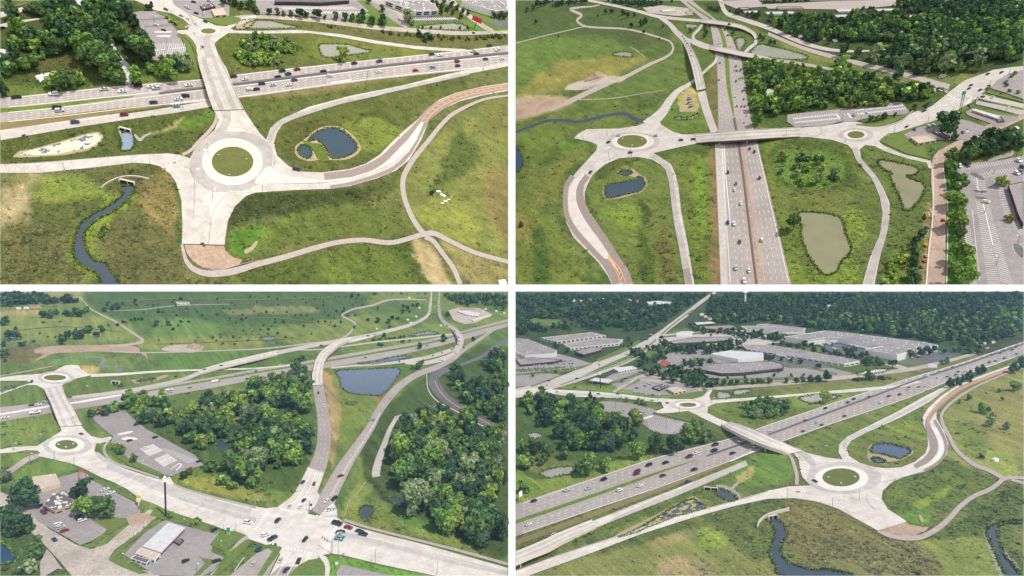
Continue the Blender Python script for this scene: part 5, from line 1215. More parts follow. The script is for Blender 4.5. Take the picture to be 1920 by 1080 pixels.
# buildings
building(B,'restaurant',[(1706,256),(1740,253),(1756,262),(1722,268)],6,'wcream','rooft','tan roofed low building right of the grass triangle '+Wb,win=(1,4,3,.2,.7),hvac=2)
building(B,'restaurant',[(1748,246),(1756,243),(1782,256),(1772,259)],4,'wdark','roofd','narrow dark roofed building beside the round tree '+Wb,hvac=4)
def canopy(P,roof,hpx,label,wall=None):
    cx = sum(p[0] for p in roof)/4; cy_ = sum(p[1] for p in roof)/4; H = hpx*up_px(P,cx,cy_+hpx); s = P.loc(cx,cy_)
    e = bpy.data.objects.new('canopy',None); COL.objects.link(e); c = P.U(cx,cy_,H)-P.n*H; e.matrix_world = Matrix.Translation(c) @ P.R.to_4x4(); inv = e.matrix_world.inverted()
    t = [inv @ P.U(x,y,H) for x,y in roof]; d = Vector((0,0,s*1.6)); m = MB()
    m.add([v for v in t]+[v-d for v in t],[(3,2,1,0),(4,5,6,7),(0,1,5,4),(1,2,6,5),(2,3,7,6),(3,0,4,7)]); m.build('canopy_roof',MT['roofw'+P.key],e)
    cen = sum(t,Vector())/4
    for v in t: 
        for f in (.75,):
            q = cen.lerp(v,f); m = MB(); m.cyl((q.x,q.y,0),(q.x,q.y,H-s*1.6),s*.6,s*.6,6); m.build('post',MT['whitep'],e)
    b = MB(); b.add([v*1.004-d*.05 for v in t]+[v*1.004-d*.5 for v in t],[(0,1,5,4),(1,2,6,5),(2,3,7,6),(3,0,4,7)]); b.build('fascia_stripe',MT['red'],e)
    for f in (.3,.5,.7):
        q = t[0].lerp(t[1],f).lerp(t[3].lerp(t[2],f),.5); m = MB(); m.box((q.x,q.y,s*1.2),(s*2.4,s*1.6,s*2.4)); m.build('fuel_pump',MT['whitep'],e)
    P.mark([(x,y+hpx) for x,y in roof]); props(e,label,'fuel canopy')
canopy(B,[(1822,206),(1828,204),(1876,218),(1870,222)],5,'long pale fuel station canopy below the divided street '+Wb)
building(B,'station_shop',[(1866,220),(1878,219),(1884,227),(1872,228)],3.5,'wdark','roofd','small dark shop at the end of the fuel canopy '+Wb,hvac=2)
building(B,'store',[(1891,346),(1919,340),(1919,421),(1909,400)],9,'wdark','roof','big grey roofed store cut off at the right edge '+Wb,win=(1,7,5,.1,.6),hvac=2)
for i,(x,y,w_,hh,c,r_) in enumerate(((1462,22,54,4,'wwhite','roofw'),(1575,28,28,4,'wwhite','roofw'),(1588,17,40,3,'wwhite','roofw'),(1480,12,50,3,'wtan','roof'),(1786,34,26,4,'wwhite','roofw'),(1712,28,24,3,'wtan','roofw'),(1665,16,50,2.5,'wtan','roofw'),(1395,14,20,4,'wdark','roof'),(1252,17,28,3,'wwhite','roofw'),(1290,20,12,3,'wwhite','roof'),(1408,20,30,3,'wtan','roofw'))):
    building(B,'warehouse',[(x-w_/2,y),(x+w_/2-3,y-1),(x+w_/2+3,y+3),(x-w_/2+5,y+4)],hh,c,r_,['pale long warehouse behind the forest edge','bright roofed warehouse above the oval lake','thin white warehouse near the earthworks','tan warehouse at the top edge','bright white roofed hall deep in the forest','tan hall in the forest middle','longest thin tan hall near the top','dark block left of the back road','white shed in the pale yard','small white shed right in the pale yard','tan shed between back roads'][i]+' '+Wb,win=None,hvac=4 if w_ > 30 else 0,hs=.6)
for i,(x,y) in enumerate(sorted(((1660,62),(1685,64),(1545,70),(1610,56),(1650,80),(1778,60),(1845,38),(1846,70),(1815,30),(1900,72),(1565,74),(1500,66),(1690,58),(1780,20),(1905,40),(1870,54)))):
    building(B,'house',[(x-4,y),(x+3,y-1),(x+5,y+2),(x-2,y+3)],2.4,('wwhite','wcream')[i % 2],('roofw','rooft','roof')[i % 3],'%s house among the forest trees, upper-right photo, %s house from left' % (('pale','cream')[i % 2],ordn(i+1)),'house')
# signs
m = MB(); m.cyl((-1,0,0),(-1,0,30),.5,.5,6); m.cyl((1.6,0,0),(1.6,0,30),.5,.5,6); b_ = MB(); b_.box((.3,0,32),(5,1,5))
at(B,1799,214,[('',m,'black'),('sign_face',b_,'green')],'pylon_sign','tall twin pole pylon sign with a teal panel beside the intersection '+Wb,'sign')
m = MB(); m.cyl((0,0,0),(0,0,6),.4,.4,6); b_ = MB(); b_.box((0,0,5.5),(3.4,.8,4))
at(B,1778,223,[('',m,'metal'),('sign_face',b_,'yellow')],'roadside_sign','small yellow roadside sign by the pale road '+Wb,'sign')
def oversign(P,x,y,w,h,z,label,ang=0,txt=True):
    m = MB(); m.cyl((w*.5+1,0,0),(w*.5+1,0,z+h),.45,.4,6); m.box((0,.2,z+h*.5),(w+2,.3,.3)); b = MB(); b.box((0,-.2,z+h*.5),(w,.4,h)); t = MB()
    for r_ in range(2): t.box((-w*.05,-.45,z+h*(.33+.34*r_)),(w*(.62-.15*r_),.1,h*.12))
    return at(P,x,y,[('',m,'metal'),('sign_face',b,'green'),('sign_writing',t,'whitep')],'overhead_sign',label,'sign',ang)
oversign(B,1388,151,8,3,2,'green overhead sign above the right highway lanes '+Wb)
b_ = MB(); b_.box((0,0,0),(7,.5,3.6)); t_ = MB(); t_.box((-.4,-.35,.6),(4,.1,.45)); t_.box((-.6,-.35,-.6),(3,.1,.45))
at(B,1412,262,[('',b_,'green'),('sign_writing',t_,'whitep')],'bridge_sign','green sign panel hung on the side of the wide bridge '+Wb,'sign',h=2.5)
# machines
def digger(P,x,y,col,label,ang=0):
    a = MB(); a.box((0,0,2.2),(5,3,1.6)); a.box((-.8,0,3.8),(2,2,1.8),0,.85); g = MB(); g.box((-.8,0,3.9),(2.06,2.06,1.0)); w_ = MB()
    for sx in (-1.7,1.7):
        for sy in (-1.5,1.5): w_.cyl((sx,sy-.4,1),(sx,sy+.4,1),1.05,1.05,10)
    k = MB(); k.cyl((2,0,2.2),(4.6,0,3.2),.35,.35,6); k.cyl((4.6,0,3.2),(5.2,0,1),.3,.3,6); k.box((5.4,0,.8),(1,2.4,1.2))
    return at(P,x,y,[('',a,col),('cab_window',g,'glass'),('running_gear',w_,'tyre'),('bucket_arm',k,col)],'digger',label,'digger',ang)
digger(B,1736,462,'yellow','yellow digger parked at the top of the machine row beside the gravel street',1.5)
digger(B,1736,482,'wcream','cream loader in the middle of the machine row beside the gravel street',1.3)
digger(B,1733,491,'orangep','orange brown loader near the bottom of the machine row beside the gravel street',1.7)
digger(B,1728,502,'metal','grey compactor at the bottom of the machine row beside the gravel street',1.2)
digger(B,1738,428,'metal','small grey machine alone on the verge above the machine row',1.4)
digger(B,1768,415,'red','small red roller working on the gravel street '+Wb,1.4)
for i,(x,y) in enumerate(((1740,400),(1742,403),(1744,394),(1747,398))):
    m = MB(); m.box((0,0,.8),(3.4,2,1.6),0,.7); at(B,x,y,[('',m,('wcream','whitep')[i % 2])],'rubble_block','%s rubble block heaped beside the gravel street, upper-right photo, %s block from left' % (('cream','white')[i % 2],ordn(i+1)),'rubble',i)
# poles
for x,y,h in ((1252,290,14),(1184,293,16),(1143,300,16),(1139,254,8),(1094,262,8)): pole(B,x,y,h,'around the nearer roundabout '+Wb,2)
for x,y,h in ((1539,252,12),(1585,266,8),(1474,256,12),(1677,248,14),(1662,262,8),(1740,228,10),(1787,210,9),(1614,226,10),(1579,230,14),(1822,196,10),(1892,140,12),(1856,160,10),(1886,210,10)): pole(B,x,y,h,'along the pale cross street '+Wb,2)
for x,y,h in ((1468,506,2),): pass
for x,y,h in ((1863,327,9),(1846,400,14),(1868,498,20),(1908,458,18),(1840,364,8)): pole(B,x,y,h,'in the big striped parking lot '+Wb,3,side=-1)
# traffic
for x,y,c,k,l in ((1365,324,'darkblue','suv',8),(1380,345,'blue','sedan',8),(1378,356,'white','sedan',8.5),(1390,382,'white','suv',9),(1364.5,418,'darkblue','sedan',10),(1377,420,'white','pickup',12),(1387,454,'blue','sedan',10),(1380,503,'silver','suv',11),(1405,508,'white','sedan',11),(1396,527,'white','suv',12)): car(B,x,y,(1,6),c,k,l,'in the lower left highway lanes '+Wb)
for x,y,c,l in ((1406,279,'black',7),(1414.5,285,'black',8),(1424.5,334,'maroon',8.5),(1429,450,'white',10.5)): car(B,x,y,(-1,-6),c,'suv',l,'in the lower right highway lanes '+Wb)
for x,y,c in ((1350,118,'black'),(1348,150,'black'),(1352,80,'white'),(1347,82,'silver')): car(B,x,y,(0,5),c,'sedan',5,'in the upper left highway lanes '+Wb)
for x,y,c in ((1380,124.5,'black'),(1377.5,131,'silver'),(1381.5,133,'black'),(1388,132.5,'black'),(1380,152,'black'),(1392.5,170.5,'black'),(1395,186,'black'),(1379.5,181,'white'),(1381.5,199,'maroon'),(1390.5,199,'black'),(1397,199.5,'darkblue'),(1401,217,'white'),(1396,229,'silver'),(1365,66,'black'),(1359,56,'black'),(1370,87,'white')): car(B,x,y,(0,-5),c,'sedan',5.4,'in the upper right highway lanes '+Wb)
for i in range(7): car(B,1280+i*2.6,68+i*4.6,(1.5,4),('black','darkblue','blue','black','grey','black','black')[i],'sedan',4.2,'on the curved ramp approaching the narrow flyover '+Wb,h=(0,0,0,2,5,7,8)[i])
car(B,1296,105,(1,4),'black','sedan',4.4,'',h=7,label='single black car low on the narrow flyover '+Wb)
for x,y,c in ((1160,254.5,'silver'),(1141,267,'black'),(1230,254.5,'silver'),(1277,263,'blue'),(1300,261.5,'maroon'),(1182,286.5,'black')): car(B,x,y,(4,-2) if x < 1150 else (5,.3),c,'sedan',8.5,'near the nearer roundabout '+Wb)
car(B,1376,254.5,(8,-.5),'black','sedan',9,'',h=4,label='black car crossing the wide bridge '+Wb)
car(B,1107.5,323.5,(4,-5),'darkblue','suv',9,'',label='dark blue car driving down the left asphalt road '+Wb)
car(B,1616,309,(3,4),'silver','sedan',8,'',label='silver car on the curved ramp right of the oval meadow '+Wb)
for x,y,c in ((1733,208,'black'),(1700,238,'black'),(1852,139,'black'),(1878,136,'black'),(1821,160,'black'),(1838,169,'black'),(1817,166.5,'darkblue')): car(B,x,y,(4,-2),c,'sedan',6,'on the pale cross street '+Wb)
for i,(x,y) in enumerate(((1744,163),(1750,166.5),(1755,163.5),(1760,167),(1763,170),(1772,170),(1773,173),(1768,166),(1711,158),(1846,180),(1842,182),(1860,184),(1862,181))): car(B,x,y,(4,1),('white','silver','white','black','white','silver','white','grey','black','white','black','white','silver')[i],'sedan',5,'queuing at the intersection '+Wb)
for i,(x,y,c) in enumerate(((1626,211.5,'white'),(1601,217,'teal'),(1742,236,'white'),(1751,234,'white'),(1787,240,'white'),(1792,240.5,'black'),(1806,249,'black'),(1811,247,'white'),(1814,246,'blue'),(1824,259,'white'),(1829,258,'white'),(1833,257.5,'silver'),(1837,256,'red'),(1715,244,'black'),(1818,199,'black'),(1906,240,'white'))): car(B,x,y,(2,1),c,'sedan',6.5,'parked around the businesses '+Wb)
for i,(x,y,c,dd) in enumerate(((1800,312,'white',(2,3)),(1814,310.5,'darkblue',(3,2)),(1910,302,'white',(3,2)),(1907,325.5,'white',(3,2)),(1915,323,'grey',(3,2)),(1917,315,'black',(3,2)),(1849,379,'white',(6,1)))): car(B,x,y,dd,c,'suv',9,'in the big striped parking lot '+Wb)
# trees
wood(B,[(1300,-2),(1920,-2),(1920,40),(1700,30),(1500,10),(1400,8),(1340,0)],6,9,'far '+Wb,.7,[1,5,0,1])
wood(B,[(1440,35),(1620,30),(1920,20),(1920,124),(1860,126),(1840,118),(1740,80),(1640,80),(1560,82),(1500,76),(1448,56)],8,17,'in the great forest '+Wb,.62,[1,5,0,0,1,3])
wood(B,[(1600,95),(1660,88),(1740,78),(1850,118),(1830,135),(1760,152),(1690,138),(1610,118)],14,22,'in the forest beside the intersection '+Wb,.7,[0,4,1,3,5])
wood(B,[(1552,118),(1600,126),(1665,142),(1660,160),(1640,172),(1560,150)],16,20,'in the tree belt below the back road '+Wb,.6,[0,3,5])
wood(B,[(1412,112),(1445,118),(1540,128),(1545,140),(1450,145),(1415,140)],8,12,'beside the marsh right of the highway '+Wb,.7,[3,0,2],keep=.7)
wood(B,[(1400,125),(1440,115),(1450,150),(1470,152),(1600,150),(1660,160),(1740,172),(1745,182),(1700,194),(1600,200),(1470,210),(1420,235),(1410,190)],12,18,'in the wood above the park and ride lot '+Wb,.62,[0,3,0,5,2,3],gaps=.3)
for x,y,w_ in ((1735,180,14),(1700,180,18),(1685,150,16),(1582,104,17),(1772,237,22),(1789,232,18),(1780,255,22),(1768,246,11),(1790,262,12),(1850,262,16),(1868,268,14),(1885,258,12),(1900,255,10),(1735,205,10),(1713,205,9)): tree(B,x,y,w_,'tall' if w_ in (14,16) else 'round',5,'standing near the cross street '+Wb)
for i in range(9): tree(B,1586+i*9.5,204-i*.6,9,'round',(2,6,0,3)[i % 4],'in the row along the park and ride lot '+Wb)
for x,y,w_,k_ in ((1632,228,9,5),(1645,226,9,3),(1657,222,10,5),(1678,217,5,5)): tree(B,x,y,w_,'round',k_,'on the verge below the park and ride lot '+Wb)
tree(B,1632.5,227,7,'bush',2,'on the verge below the park and ride lot '+Wb)
for x,y,w_ in ((1136,26,7),(1146,25,6),(1150,24,5),(1168,28,9),(1178,33,8),(1190,31,6),(1204,48,10),(1210,44,9),(1184,51,9),(1207,62,6),(1236,74,4),(1243,51,4),(990,22,9),(1000,20,8),(1005,44,6),(1048,70,4),(1121,32,4)): tree(B,x,y,w_,'round',1,'scattered on the far meadow '+Wb)
wood(B,[(1010,2),(1110,0),(1120,4),(1060,14),(1000,12)],8,9,'at the top left corner '+Wb,.7,[1,5])
wood(B,[(1130,0),(1270,0),(1272,8),(1200,12),(1150,8)],7,8,'at the top edge '+Wb,.6,[1,5])
wood(B,[(1210,22),(1290,26),(1290,31),(1220,28)],6,6,'below the pale yard '+Wb,.8,[1]); wood(B,[(1300,8),(1400,12),(1430,35),(1380,30),(1340,22)],8,9,'between the back roads '+Wb,.7,[1,5])
for x,y in ((1322,56),(1325,64),(1321,70),(1295,60),(1377,60),(1368,52),(1425,72),(1432,75),(1444,82),(1452,85),(1374,66)): tree(B,x,y,7,'round',5,'between the far ramps '+Wb)
wood(B,[(1452,300),(1470,288),(1520,290),(1560,305),(1580,330),(1560,348),(1500,350),(1465,332)],13,20,'in the thicket on the oval meadow '+Wb,.75,[3,1,4,0,2],('bush','bush','round'),keep=.55)
tree(B,1488,430,24,'tall',0,single='tall tree standing at the left shore of the lower green pond '+Wb)
for x,y,w_ in ((1783,326,22),(1780,306,20),(1790,344,20),(1797,350,20),(1793,361,18),(1790,385,26),(1790,425,32),(1796,445,18),(1796,470,18),(1797,492,30),(1806,506,26),(1803,532,34),(1790,510,18)): tree(B,x,y,w_,'round',3 if w_ > 22 else 0,'in the street tree row beside the big parking lot '+Wb)
wood(B,[(1800,275),(1850,262),(1920,255),(1920,285),(1900,280),(1850,296),(1810,302)],16,20,'behind the big parking lot '+Wb,.65,[0,1,5])
wood(B,[(1852,302),(1900,288),(1920,290),(1915,296),(1870,303)],9,9,'beside the canal '+Wb,.8,[3])
tree(B,1876,348,16,'round',2,single='lone round tree at the corner of the store, upper-right photo'); tree(B,1892,415,13,'bush',6,single='brownish round bush at the store wall, upper-right photo')
for x,y,w_ in ((1727,445,16),(1716,456,9),(1714,466,9),(1711,478,10),(1715,486,10),(1708,498,12),(1716,496,9),(1708,520,20),(1718,528,16),(1704,532,16),(1732,414,8)): tree(B,x,y,w_,'round' if w_ > 12 else 'conifer',5 if w_ > 12 else 1,'in the young tree row left of the machines '+Wb)
wood(B,[(1660,508),(1680,498),(1680,534),(1658,534)],10,12,'in the thicket right of the long ramp '+Wb,.8,[3,2],('bush',)); tree(B,1686,492,26,'bush',2,single='broad bright yellowish bush right of the long ramp, upper-right photo')
for x,y in ((1853,168),(1885,157),(1893,173),(1909,176),(1887,162),(1896,146),(1903,140)): tree(B,x,y,6,'round',4,'in the mall lot at the right edge '+Wb)
tree(B,978.5,424,9,'round',1,single='small dark round bush beside the left edge '+Wb)
def chevrons(P,pts,where):
    for i,(x,y) in enumerate(pts):
        m = MB(); m.cyl((0,0,0),(0,0,2.2),.25,.25,6); b = MB(); b.box((0,-.2,2.6),(2.6,.3,1.6)); at(P,x,y,[('',m,'metal'),('sign_face',b,'whitep')],'island_sign','small white sign on the round grass island %s, %s from left' % (where,ordn(i+1)),'sign')
chevrons(A,((410,292),(430,329),(462,300)),Wa); chevrons(B,((1168,262),(1186,274),(1204,263)),Wb)
# ================================================================ LOWER LEFT LAND
P = C; Wc = 'of the lower left photo'
ground(C,(98,118,62),(76,104,52),[
    ([(0,547),(70,546),(100,560),(0,570)],(134,118,92),4,.3),([(60,546),(150,546),(150,566),(70,560)],(124,126,84),4,.3),
    ([(0,584),(75,584),(75,592),(0,594)],(150,132,96),3,.2),([(115,602),(190,600),(190,607),(120,608)],(146,134,100),3,.2),
    ([(0,595),(120,590),(230,600),(250,640),(100,640),(0,640)],(110,126,62),8,.4),
    ([(180,546),(660,546),(640,600),(500,610),(330,600),(220,595)],(62,92,52),10,.6),
    ([(480,574),(570,574),(600,585),(500,588)],(112,116,78),3,.4),([(420,580),(480,580),(480,590),(430,588)],(116,116,80),3,.4),
    ([(310,600),(400,605),(400,640),(290,640)],(88,122,56),6,.5),([(480,630),(620,620),(640,640),(560,650),(480,650)],(104,122,58),6,.5),
    ([(600,606),(660,600),(655,640),(590,625)],(78,84,56),5,.6),([(280,635),(480,632),(560,648),(380,660),(270,655)],(112,124,62),5,.4),
    ([(0,655),(60,648),(100,660),(40,680),(0,680)],(98,92,64),5,.4),
    ([(300,660),(480,655),(560,660),(480,680),(380,690),(280,690)],(80,112,54),6,.5),
    ([(150,685),(185,690),(180,702),(155,700)],(164,140,92),3,.2),([(105,675),(145,672),(145,684),(110,684)],(100,132,56),3,.5),
    ([(140,655),(182,650),(180,662),(140,664)],(88,128,60),2,.3),
    ([(120,745),(130,712),(200,702),(300,700),(220,730),(140,742)],(82,106,48),5,.5),([(0,735),(70,720),(84,745),(80,760),(0,765)],(86,112,50),5,.5),
    ([(0,790),(95,775),(110,810),(90,822),(0,835)],(100,122,54),6,.6),([(0,845),(20,840),(70,848),(50,865),(0,870)],(94,116,52),4,.5),
    ([(20,890),(90,860),(140,875),(80,900),(30,915)],(92,122,52),3,.2),([(178,835),(195,830),(200,850),(300,890),(300,895),(210,865)],(88,120,46),3,.4),
    ([(320,880),(380,870),(480,880),(560,850),(575,900),(540,940),(440,935),(330,905)],(98,122,46),6,.7),([(360,895),(420,905),(520,935),(480,940),(400,925),(340,905)],(128,130,48),3,.7),
    ([(250,780),(560,750),(580,860),(540,920),(440,900),(300,850)],(66,90,42),8,.7),([(380,760),(450,740),(470,790),(400,800)],(110,122,60),6,.6),
    ([(600,690),(640,700),(700,765),(720,740),(700,800),(650,850),(640,880),(600,900),(610,800)],(92,114,52),5,.6),
    ([(604,700),(630,715),(636,760),(640,800),(625,870),(618,870),(620,800)],(144,122,92),4,.4),([(700,745),(722,738),(720,760),(704,768)],(140,92,66),3,.4),
    ([(620,700),(640,720),(640,745),(710,750),(715,735),(755,710),(760,720),(700,800),(650,790)],(100,120,50),5,.8),
    ([(610,900),(680,830),(640,880),(620,950),(600,950)],(118,120,66),4,.4),([(700,850),(800,730),(800,760),(760,800),(720,880),(660,960),(630,975)],(114,128,62),5,.3),
    ([(640,965),(700,940),(780,980),(850,1000),(953,1050),(953,1058),(800,1010),(660,985)],(108,124,52),4,.7),([(730,950),(820,970),(850,1000),(800,1000),(740,970)],(72,112,46),4,.5),
    ([(700,780),(953,650),(953,1040),(850,1000),(740,950),(690,900)],(60,82,44),6,.6),
    ([(280,955),(300,945),(370,985),(440,1005),(420,1030),(330,985)],(96,130,48),3,.5),([(600,1045),(620,1040),(780,1075),(780,1080),(600,1080)],(88,136,44),3,.3),
    ([(730,640),(953,580),(953,610),(800,650),(730,680)],(98,120,58),5,.5),([(510,620),(700,590),(700,620),(560,650)],(104,122,60),5,.5),([(500,640),(560,650),(560,680),(480,690)],(74,104,48),4,.5),
    ([(0,920),(60,950),(130,1050),(120,1080),(0,1080)],(66,90,44),5,.6),
])
sheet(C,'dirt_patch',[(65,655),(85,650),(130,648),(180,647),(220,646),(255,650),(262,656),(255,662),(225,661),(180,659),(135,661),(100,663),(80,672),(66,676),(80,664),(66,662)],'dirt')
sheet(C,'dirt_patch',[(303,655),(315,649),(345,646),(378,648),(380,655),(360,661),(320,659)],'gravel')
heap(C,364,652,26,9,5,'pale spoil heap beyond the highway, lower-left photo')
strip(C,'dirt_track',[(150,556,.8),(158,566,1),(172,580,1.2),(190,590,1.4),(215,602,1.6),(240,618,1.8),(258,630,2),(267,637,2.4),(263,642,2.4),(240,646,2),(205,649,1.6)],'path')
strip(C,'dirt_track',[(210,659,.8),(270,661,1.2),(330,660,1),(420,657,1),(500,653,1.2),(580,644,1.4),(630,638,1.6),(655,625,1.8),(663,612,1.6),(666,606,1.5),(655,599,1.5),(642,592,1.6),(648,586,1.6),(665,579,1.6),(700,572,1.6),(722,564,1.6),(745,561,1.4),(800,562,.8)],'path')
strip(C,'dirt_track',[(200,583,.4),(270,580,.6),(330,573,.6),(430,570,.4)],'path'); strip(C,'dirt_track',[(267,661,3),(275,668,2),(277,673,1)],'dirt')
strip(C,'dirt_track',[(0,705,1),(50,696,1),(100,686,.8)],'dirt')
strip(C,'river',[(85,685,.6),(105,677,1),(125,671,.8),(150,669,.6),(185,670,.8),(196,674,1.6),(190,682,2.4),(192,686,2.2),(210,688,.9),(222,690,1.4),(227,694,2),(222,697,2)],'wdeep')
sheet(C,'pond',[(8,634),(20,631),(38,632),(36,637),(14,639)],'wdeep'); 
sheet(C,'pond_bank',[(11,727),(22,721),(30,722),(28,728),(16,732)],'sand'); sheet(C,'pond',[(13,728),(20,724),(30,725),(26,729),(16,731)],'wdeep'); sheet(C,'pond',[(0,733),(5,733),(6,735),(0,737)],'wdeep')
sheet(C,'pond',[(490,634),(508,631),(518,634),(510,639),(492,639)],'wdeep')
sheet(C,'marsh_basin',[(246,713),(262,711),(275,712),(310,703),(314,706),(285,715),(255,719)],'sand'); sheet(C,'pond',[(258,714),(270,712),(290,709),(288,713),(262,717)],'wdeep')
sheet(C,'culvert_pool',[(214,721),(224,719),(229,723),(218,725)],'wdeep')
sheet(C,'lake',[(628,699),(640,694),(690,692),(740,690),(751,694),(746,706),(735,722),(722,736),(710,742),(690,741),(660,738),(645,732),(638,722),(636,708)],'wdeep')
sheet(C,'pond',[(670,682),(700,678),(740,669),(765,668),(770,671),(745,675),(700,683)],'wdeep'); sheet(C,'pond',[(765,630),(785,624),(805,621),(820,624),(822,626),(800,628),(775,631)],'wdeep')
sheet(C,'pond',[(647,756),(660,753),(670,755),(660,760)],'river'); sheet(C,'creek_pool',[(402,802),(410,820),(425,834),(440,850),(446,868),(436,868),(420,852),(405,832),(400,812)],'river'); sheet(C,'creek_pool',[(430,794),(445,797),(470,805),(465,811),(440,804)],'river'); sheet(C,'creek_pool',[(272,760),(282,764),(290,776),(280,776)],'river'); sheet(C,'pond',[(380,748),(395,746),(408,747),(400,751),(384,752)],'wdeep')
sheet(C,'dark_pond',[(678,950),(690,948),(700,952),(698,966),(688,978),(678,972),(674,962)],'river'); sheet(C,'dark_pond',[(726,936),(745,933),(765,936),(768,944),(755,950),(738,945)],'river')
sheet(C,'lake',[(0,1020),(14,1026),(26,1040),(34,1050),(20,1056),(0,1056)],'wdeep')
# highways
up = [(0,766),(90,753),(140,745),(260,730),(340,715),(480,695),(590,681),(700,660),(800,642),(860,630),(953,597)]
dn = [(0,793),(90,778),(150,770),(240,752),(340,735),(480,712),(600,692),(720,672),(820,652),(880,636),(953,615)]
up = [(0,764),(90,753),(140,745),(260,727),(400,707),(480,692),(590,674),(700,655),(800,638),(850,625),(953,598)]
dn = [(0,790),(100,774),(210,757),(300,744),(400,727),(480,712),(600,692),(720,672),(820,650),(880,634),(953,612)]
sheet(C,'highway',up+dn[::-1],'asph',False)
strip(C,'grass_median',[(255,737,1),(340,722,1.6),(420,709,1.8),(500,695,1.8),(600,679,1.6),(700,662,1.8),(800,644,1.6),(880,622,1.2),(953,604,1)],'reed')
strip(C,'highway_slab_band',[(0,777,1.6),(90,762,1.8),(140,755,1.8),(200,745,1.8),(250,737,.6)],'conc2')
strip(C,'ramp_road',[(135,745,2.5),(200,738,3),(270,727,3),(340,712,3.4),(372,700,3.6),(400,690,4)],'asph2')
strip(C,'rising_ramp',[(395,692,4),(430,682,4),(480,670,4.2)],'conc')
strip(C,'meadow_road',[(170,704,3),(220,702,2.4),(290,697,1.8),(360,694,1.6),(420,692,1.4),(470,691,1.2),(560,684,1)],'conc')
strip(C,'far_ramp',[(560,656,1),(600,655,1),(700,642,1.4),(780,634,1.4),(850,626,1.4)],'asph2')
strip(C,'connector_road',[(480,670,4.2),(560,653,3.6),(640,638,3.4),(700,627,3.2),(760,612,3),(790,600,2.8),(804,588,2.6),(807,570,2.2),(809,547,1.6)],'asph2')
strip(C,'connector_road',[(654,640,3),(700,630,1.6)],'conc',block=False)
strip(C,'connector_road',[(824,547,1.6),(823,570,2.2),(825,592,3),(836,607,3.4),(848,615,3.6)],'asph')
strip(C,'loop_road',[(862,648,4),(856,658,4.6),(845,668,5),(800,680,3.6),(760,680,3)],'asph2',block=False)
strip(C,'loop_ramp',[(850,655,3.6),(820,665,3.6),(780,674,3),(720,682,2.4),(660,686,1.8),(620,690,1.6)],'asph2')
strip(C,'merge_road',[(925,618,2.6),(900,636,3),(870,655,4),(850,672,4.6),(820,688,5),(780,703,5.6),(748,725,6.6),(725,750,7.4),(708,775,7.6),(695,800,8),(672,835,9.5),(655,860,11),(640,885,13),(624,915,14.5),(608,948,16),(600,965,16)],'asph')
strip(C,'worn_track',[(712,775,1.4),(700,798,1.4),(678,832,1.6),(660,860,1.8),(645,885,2),(620,930,2)],'asph2',block=False)
strip(C,'exit_road',[(596,720,10),(600,745,10.5),(606,780,11.5),(608,810,12.5),(606,840,13.5),(598,870,15),(585,900,17),(568,935,19),(556,958,20)],'asph')
strip(C,'exit_road_slab',[(592,881,16),(584,902,17.4),(568,936,19.5),(556,960,21)],'conc')
strip(C,'curved_service_road',[(953,815,5),(920,797,6),(880,775,7),(850,758,7.5),(830,742,9),(818,726,10),(812,713,9),(822,700,7),(840,692,4.6),(870,682,2.6),(900,670,3),(930,650,3.6),(953,637,4)],'dark')
mk = Marks(C,'orange','yellow_centre_line').open(); mk.line(resample(spl([(950,813),(920,796),(880,774),(850,757),(832,742),(820,726),(815,713)],6),5),.4); mk.build()
strip(C,'service_kerb',[(800,702,.5),(803,730,.6),(820,752,.6),(850,768,.6),(900,796,.6),(940,812,.6)],'kerb')
strip(C,'old_lot',[(742,785,3.4),(731,805,4),(720,835,5.4),(711,860,6.6),(705,885,7.6),(706,894,7)],'asph2')
strip(C,'old_lot',[(740,785,4),(760,780,4),(800,781,2),(850,783,3)],'path')
strip(C,'foot_track',[(686,903,.8),(670,925,.8),(655,940,.8),(648,960,.8),(643,970,.8)],'sand')
# pale pavement of the cross street
sheet(C,'pavement',[(0,708),(30,704),(60,702),(85,700),(100,697),(112,690),(122,685),(135,684),(148,685),(152,692),(165,700),(175,702),(160,706),(145,709),(130,715),(116,722),(120,735),(128,752),(140,772),(150,795),(160,808),(172,818),(190,822),(208,818),(210,822),(202,828),(180,832),(177,845),(185,856),(200,865),(230,877),(262,888),(292,897),(305,900),(318,893),(325,905),(340,914),(380,925),(430,938),(475,948),(497,953),(520,951),(545,932),(560,915),(580,900),(600,930),(590,950),(575,963),(598,968),(615,950),(625,942),(632,955),(632,970),(645,980),(680,992),(740,1007),(800,1022),(870,1042),(953,1065),(953,1080),(820,1080),(760,1068),(700,1055),(640,1040),(618,1038),(600,1042),(585,1055),(570,1080),(505,1080),(525,1040),(518,1018),(500,1022),(470,1012),(440,1000),(400,985),(360,972),(330,962),(310,955),(290,945),(262,935),(240,918),(215,905),(190,895),(172,886),(152,876),(130,868),(95,860),(70,855),(75,848),(70,845),(50,844),(25,848),(0,850),(0,843),(25,838),(70,836),(88,825),(104,815),(115,808),(112,795),(105,778),(98,760),(90,740),(83,730),(68,722),(50,722),(0,740),(0,736),(45,722),(58,718),(50,714),(30,714),(0,714)],'conc',False)
sheet(C,'driven_lane',[(105+34*math.cos(i*.35),708+12*math.sin(i*.35)) for i in range(18)],'conc3'); sheet(C,'truck_apron',[(104+26*math.cos(i*.35),708+8.6*math.sin(i*.35)) for i in range(18)],'conc2'); sheet(C,'roundabout_island',[(103+21*math.cos(i*.35),708+5.4*math.sin(i*.35)) for i in range(18)],'isleC')
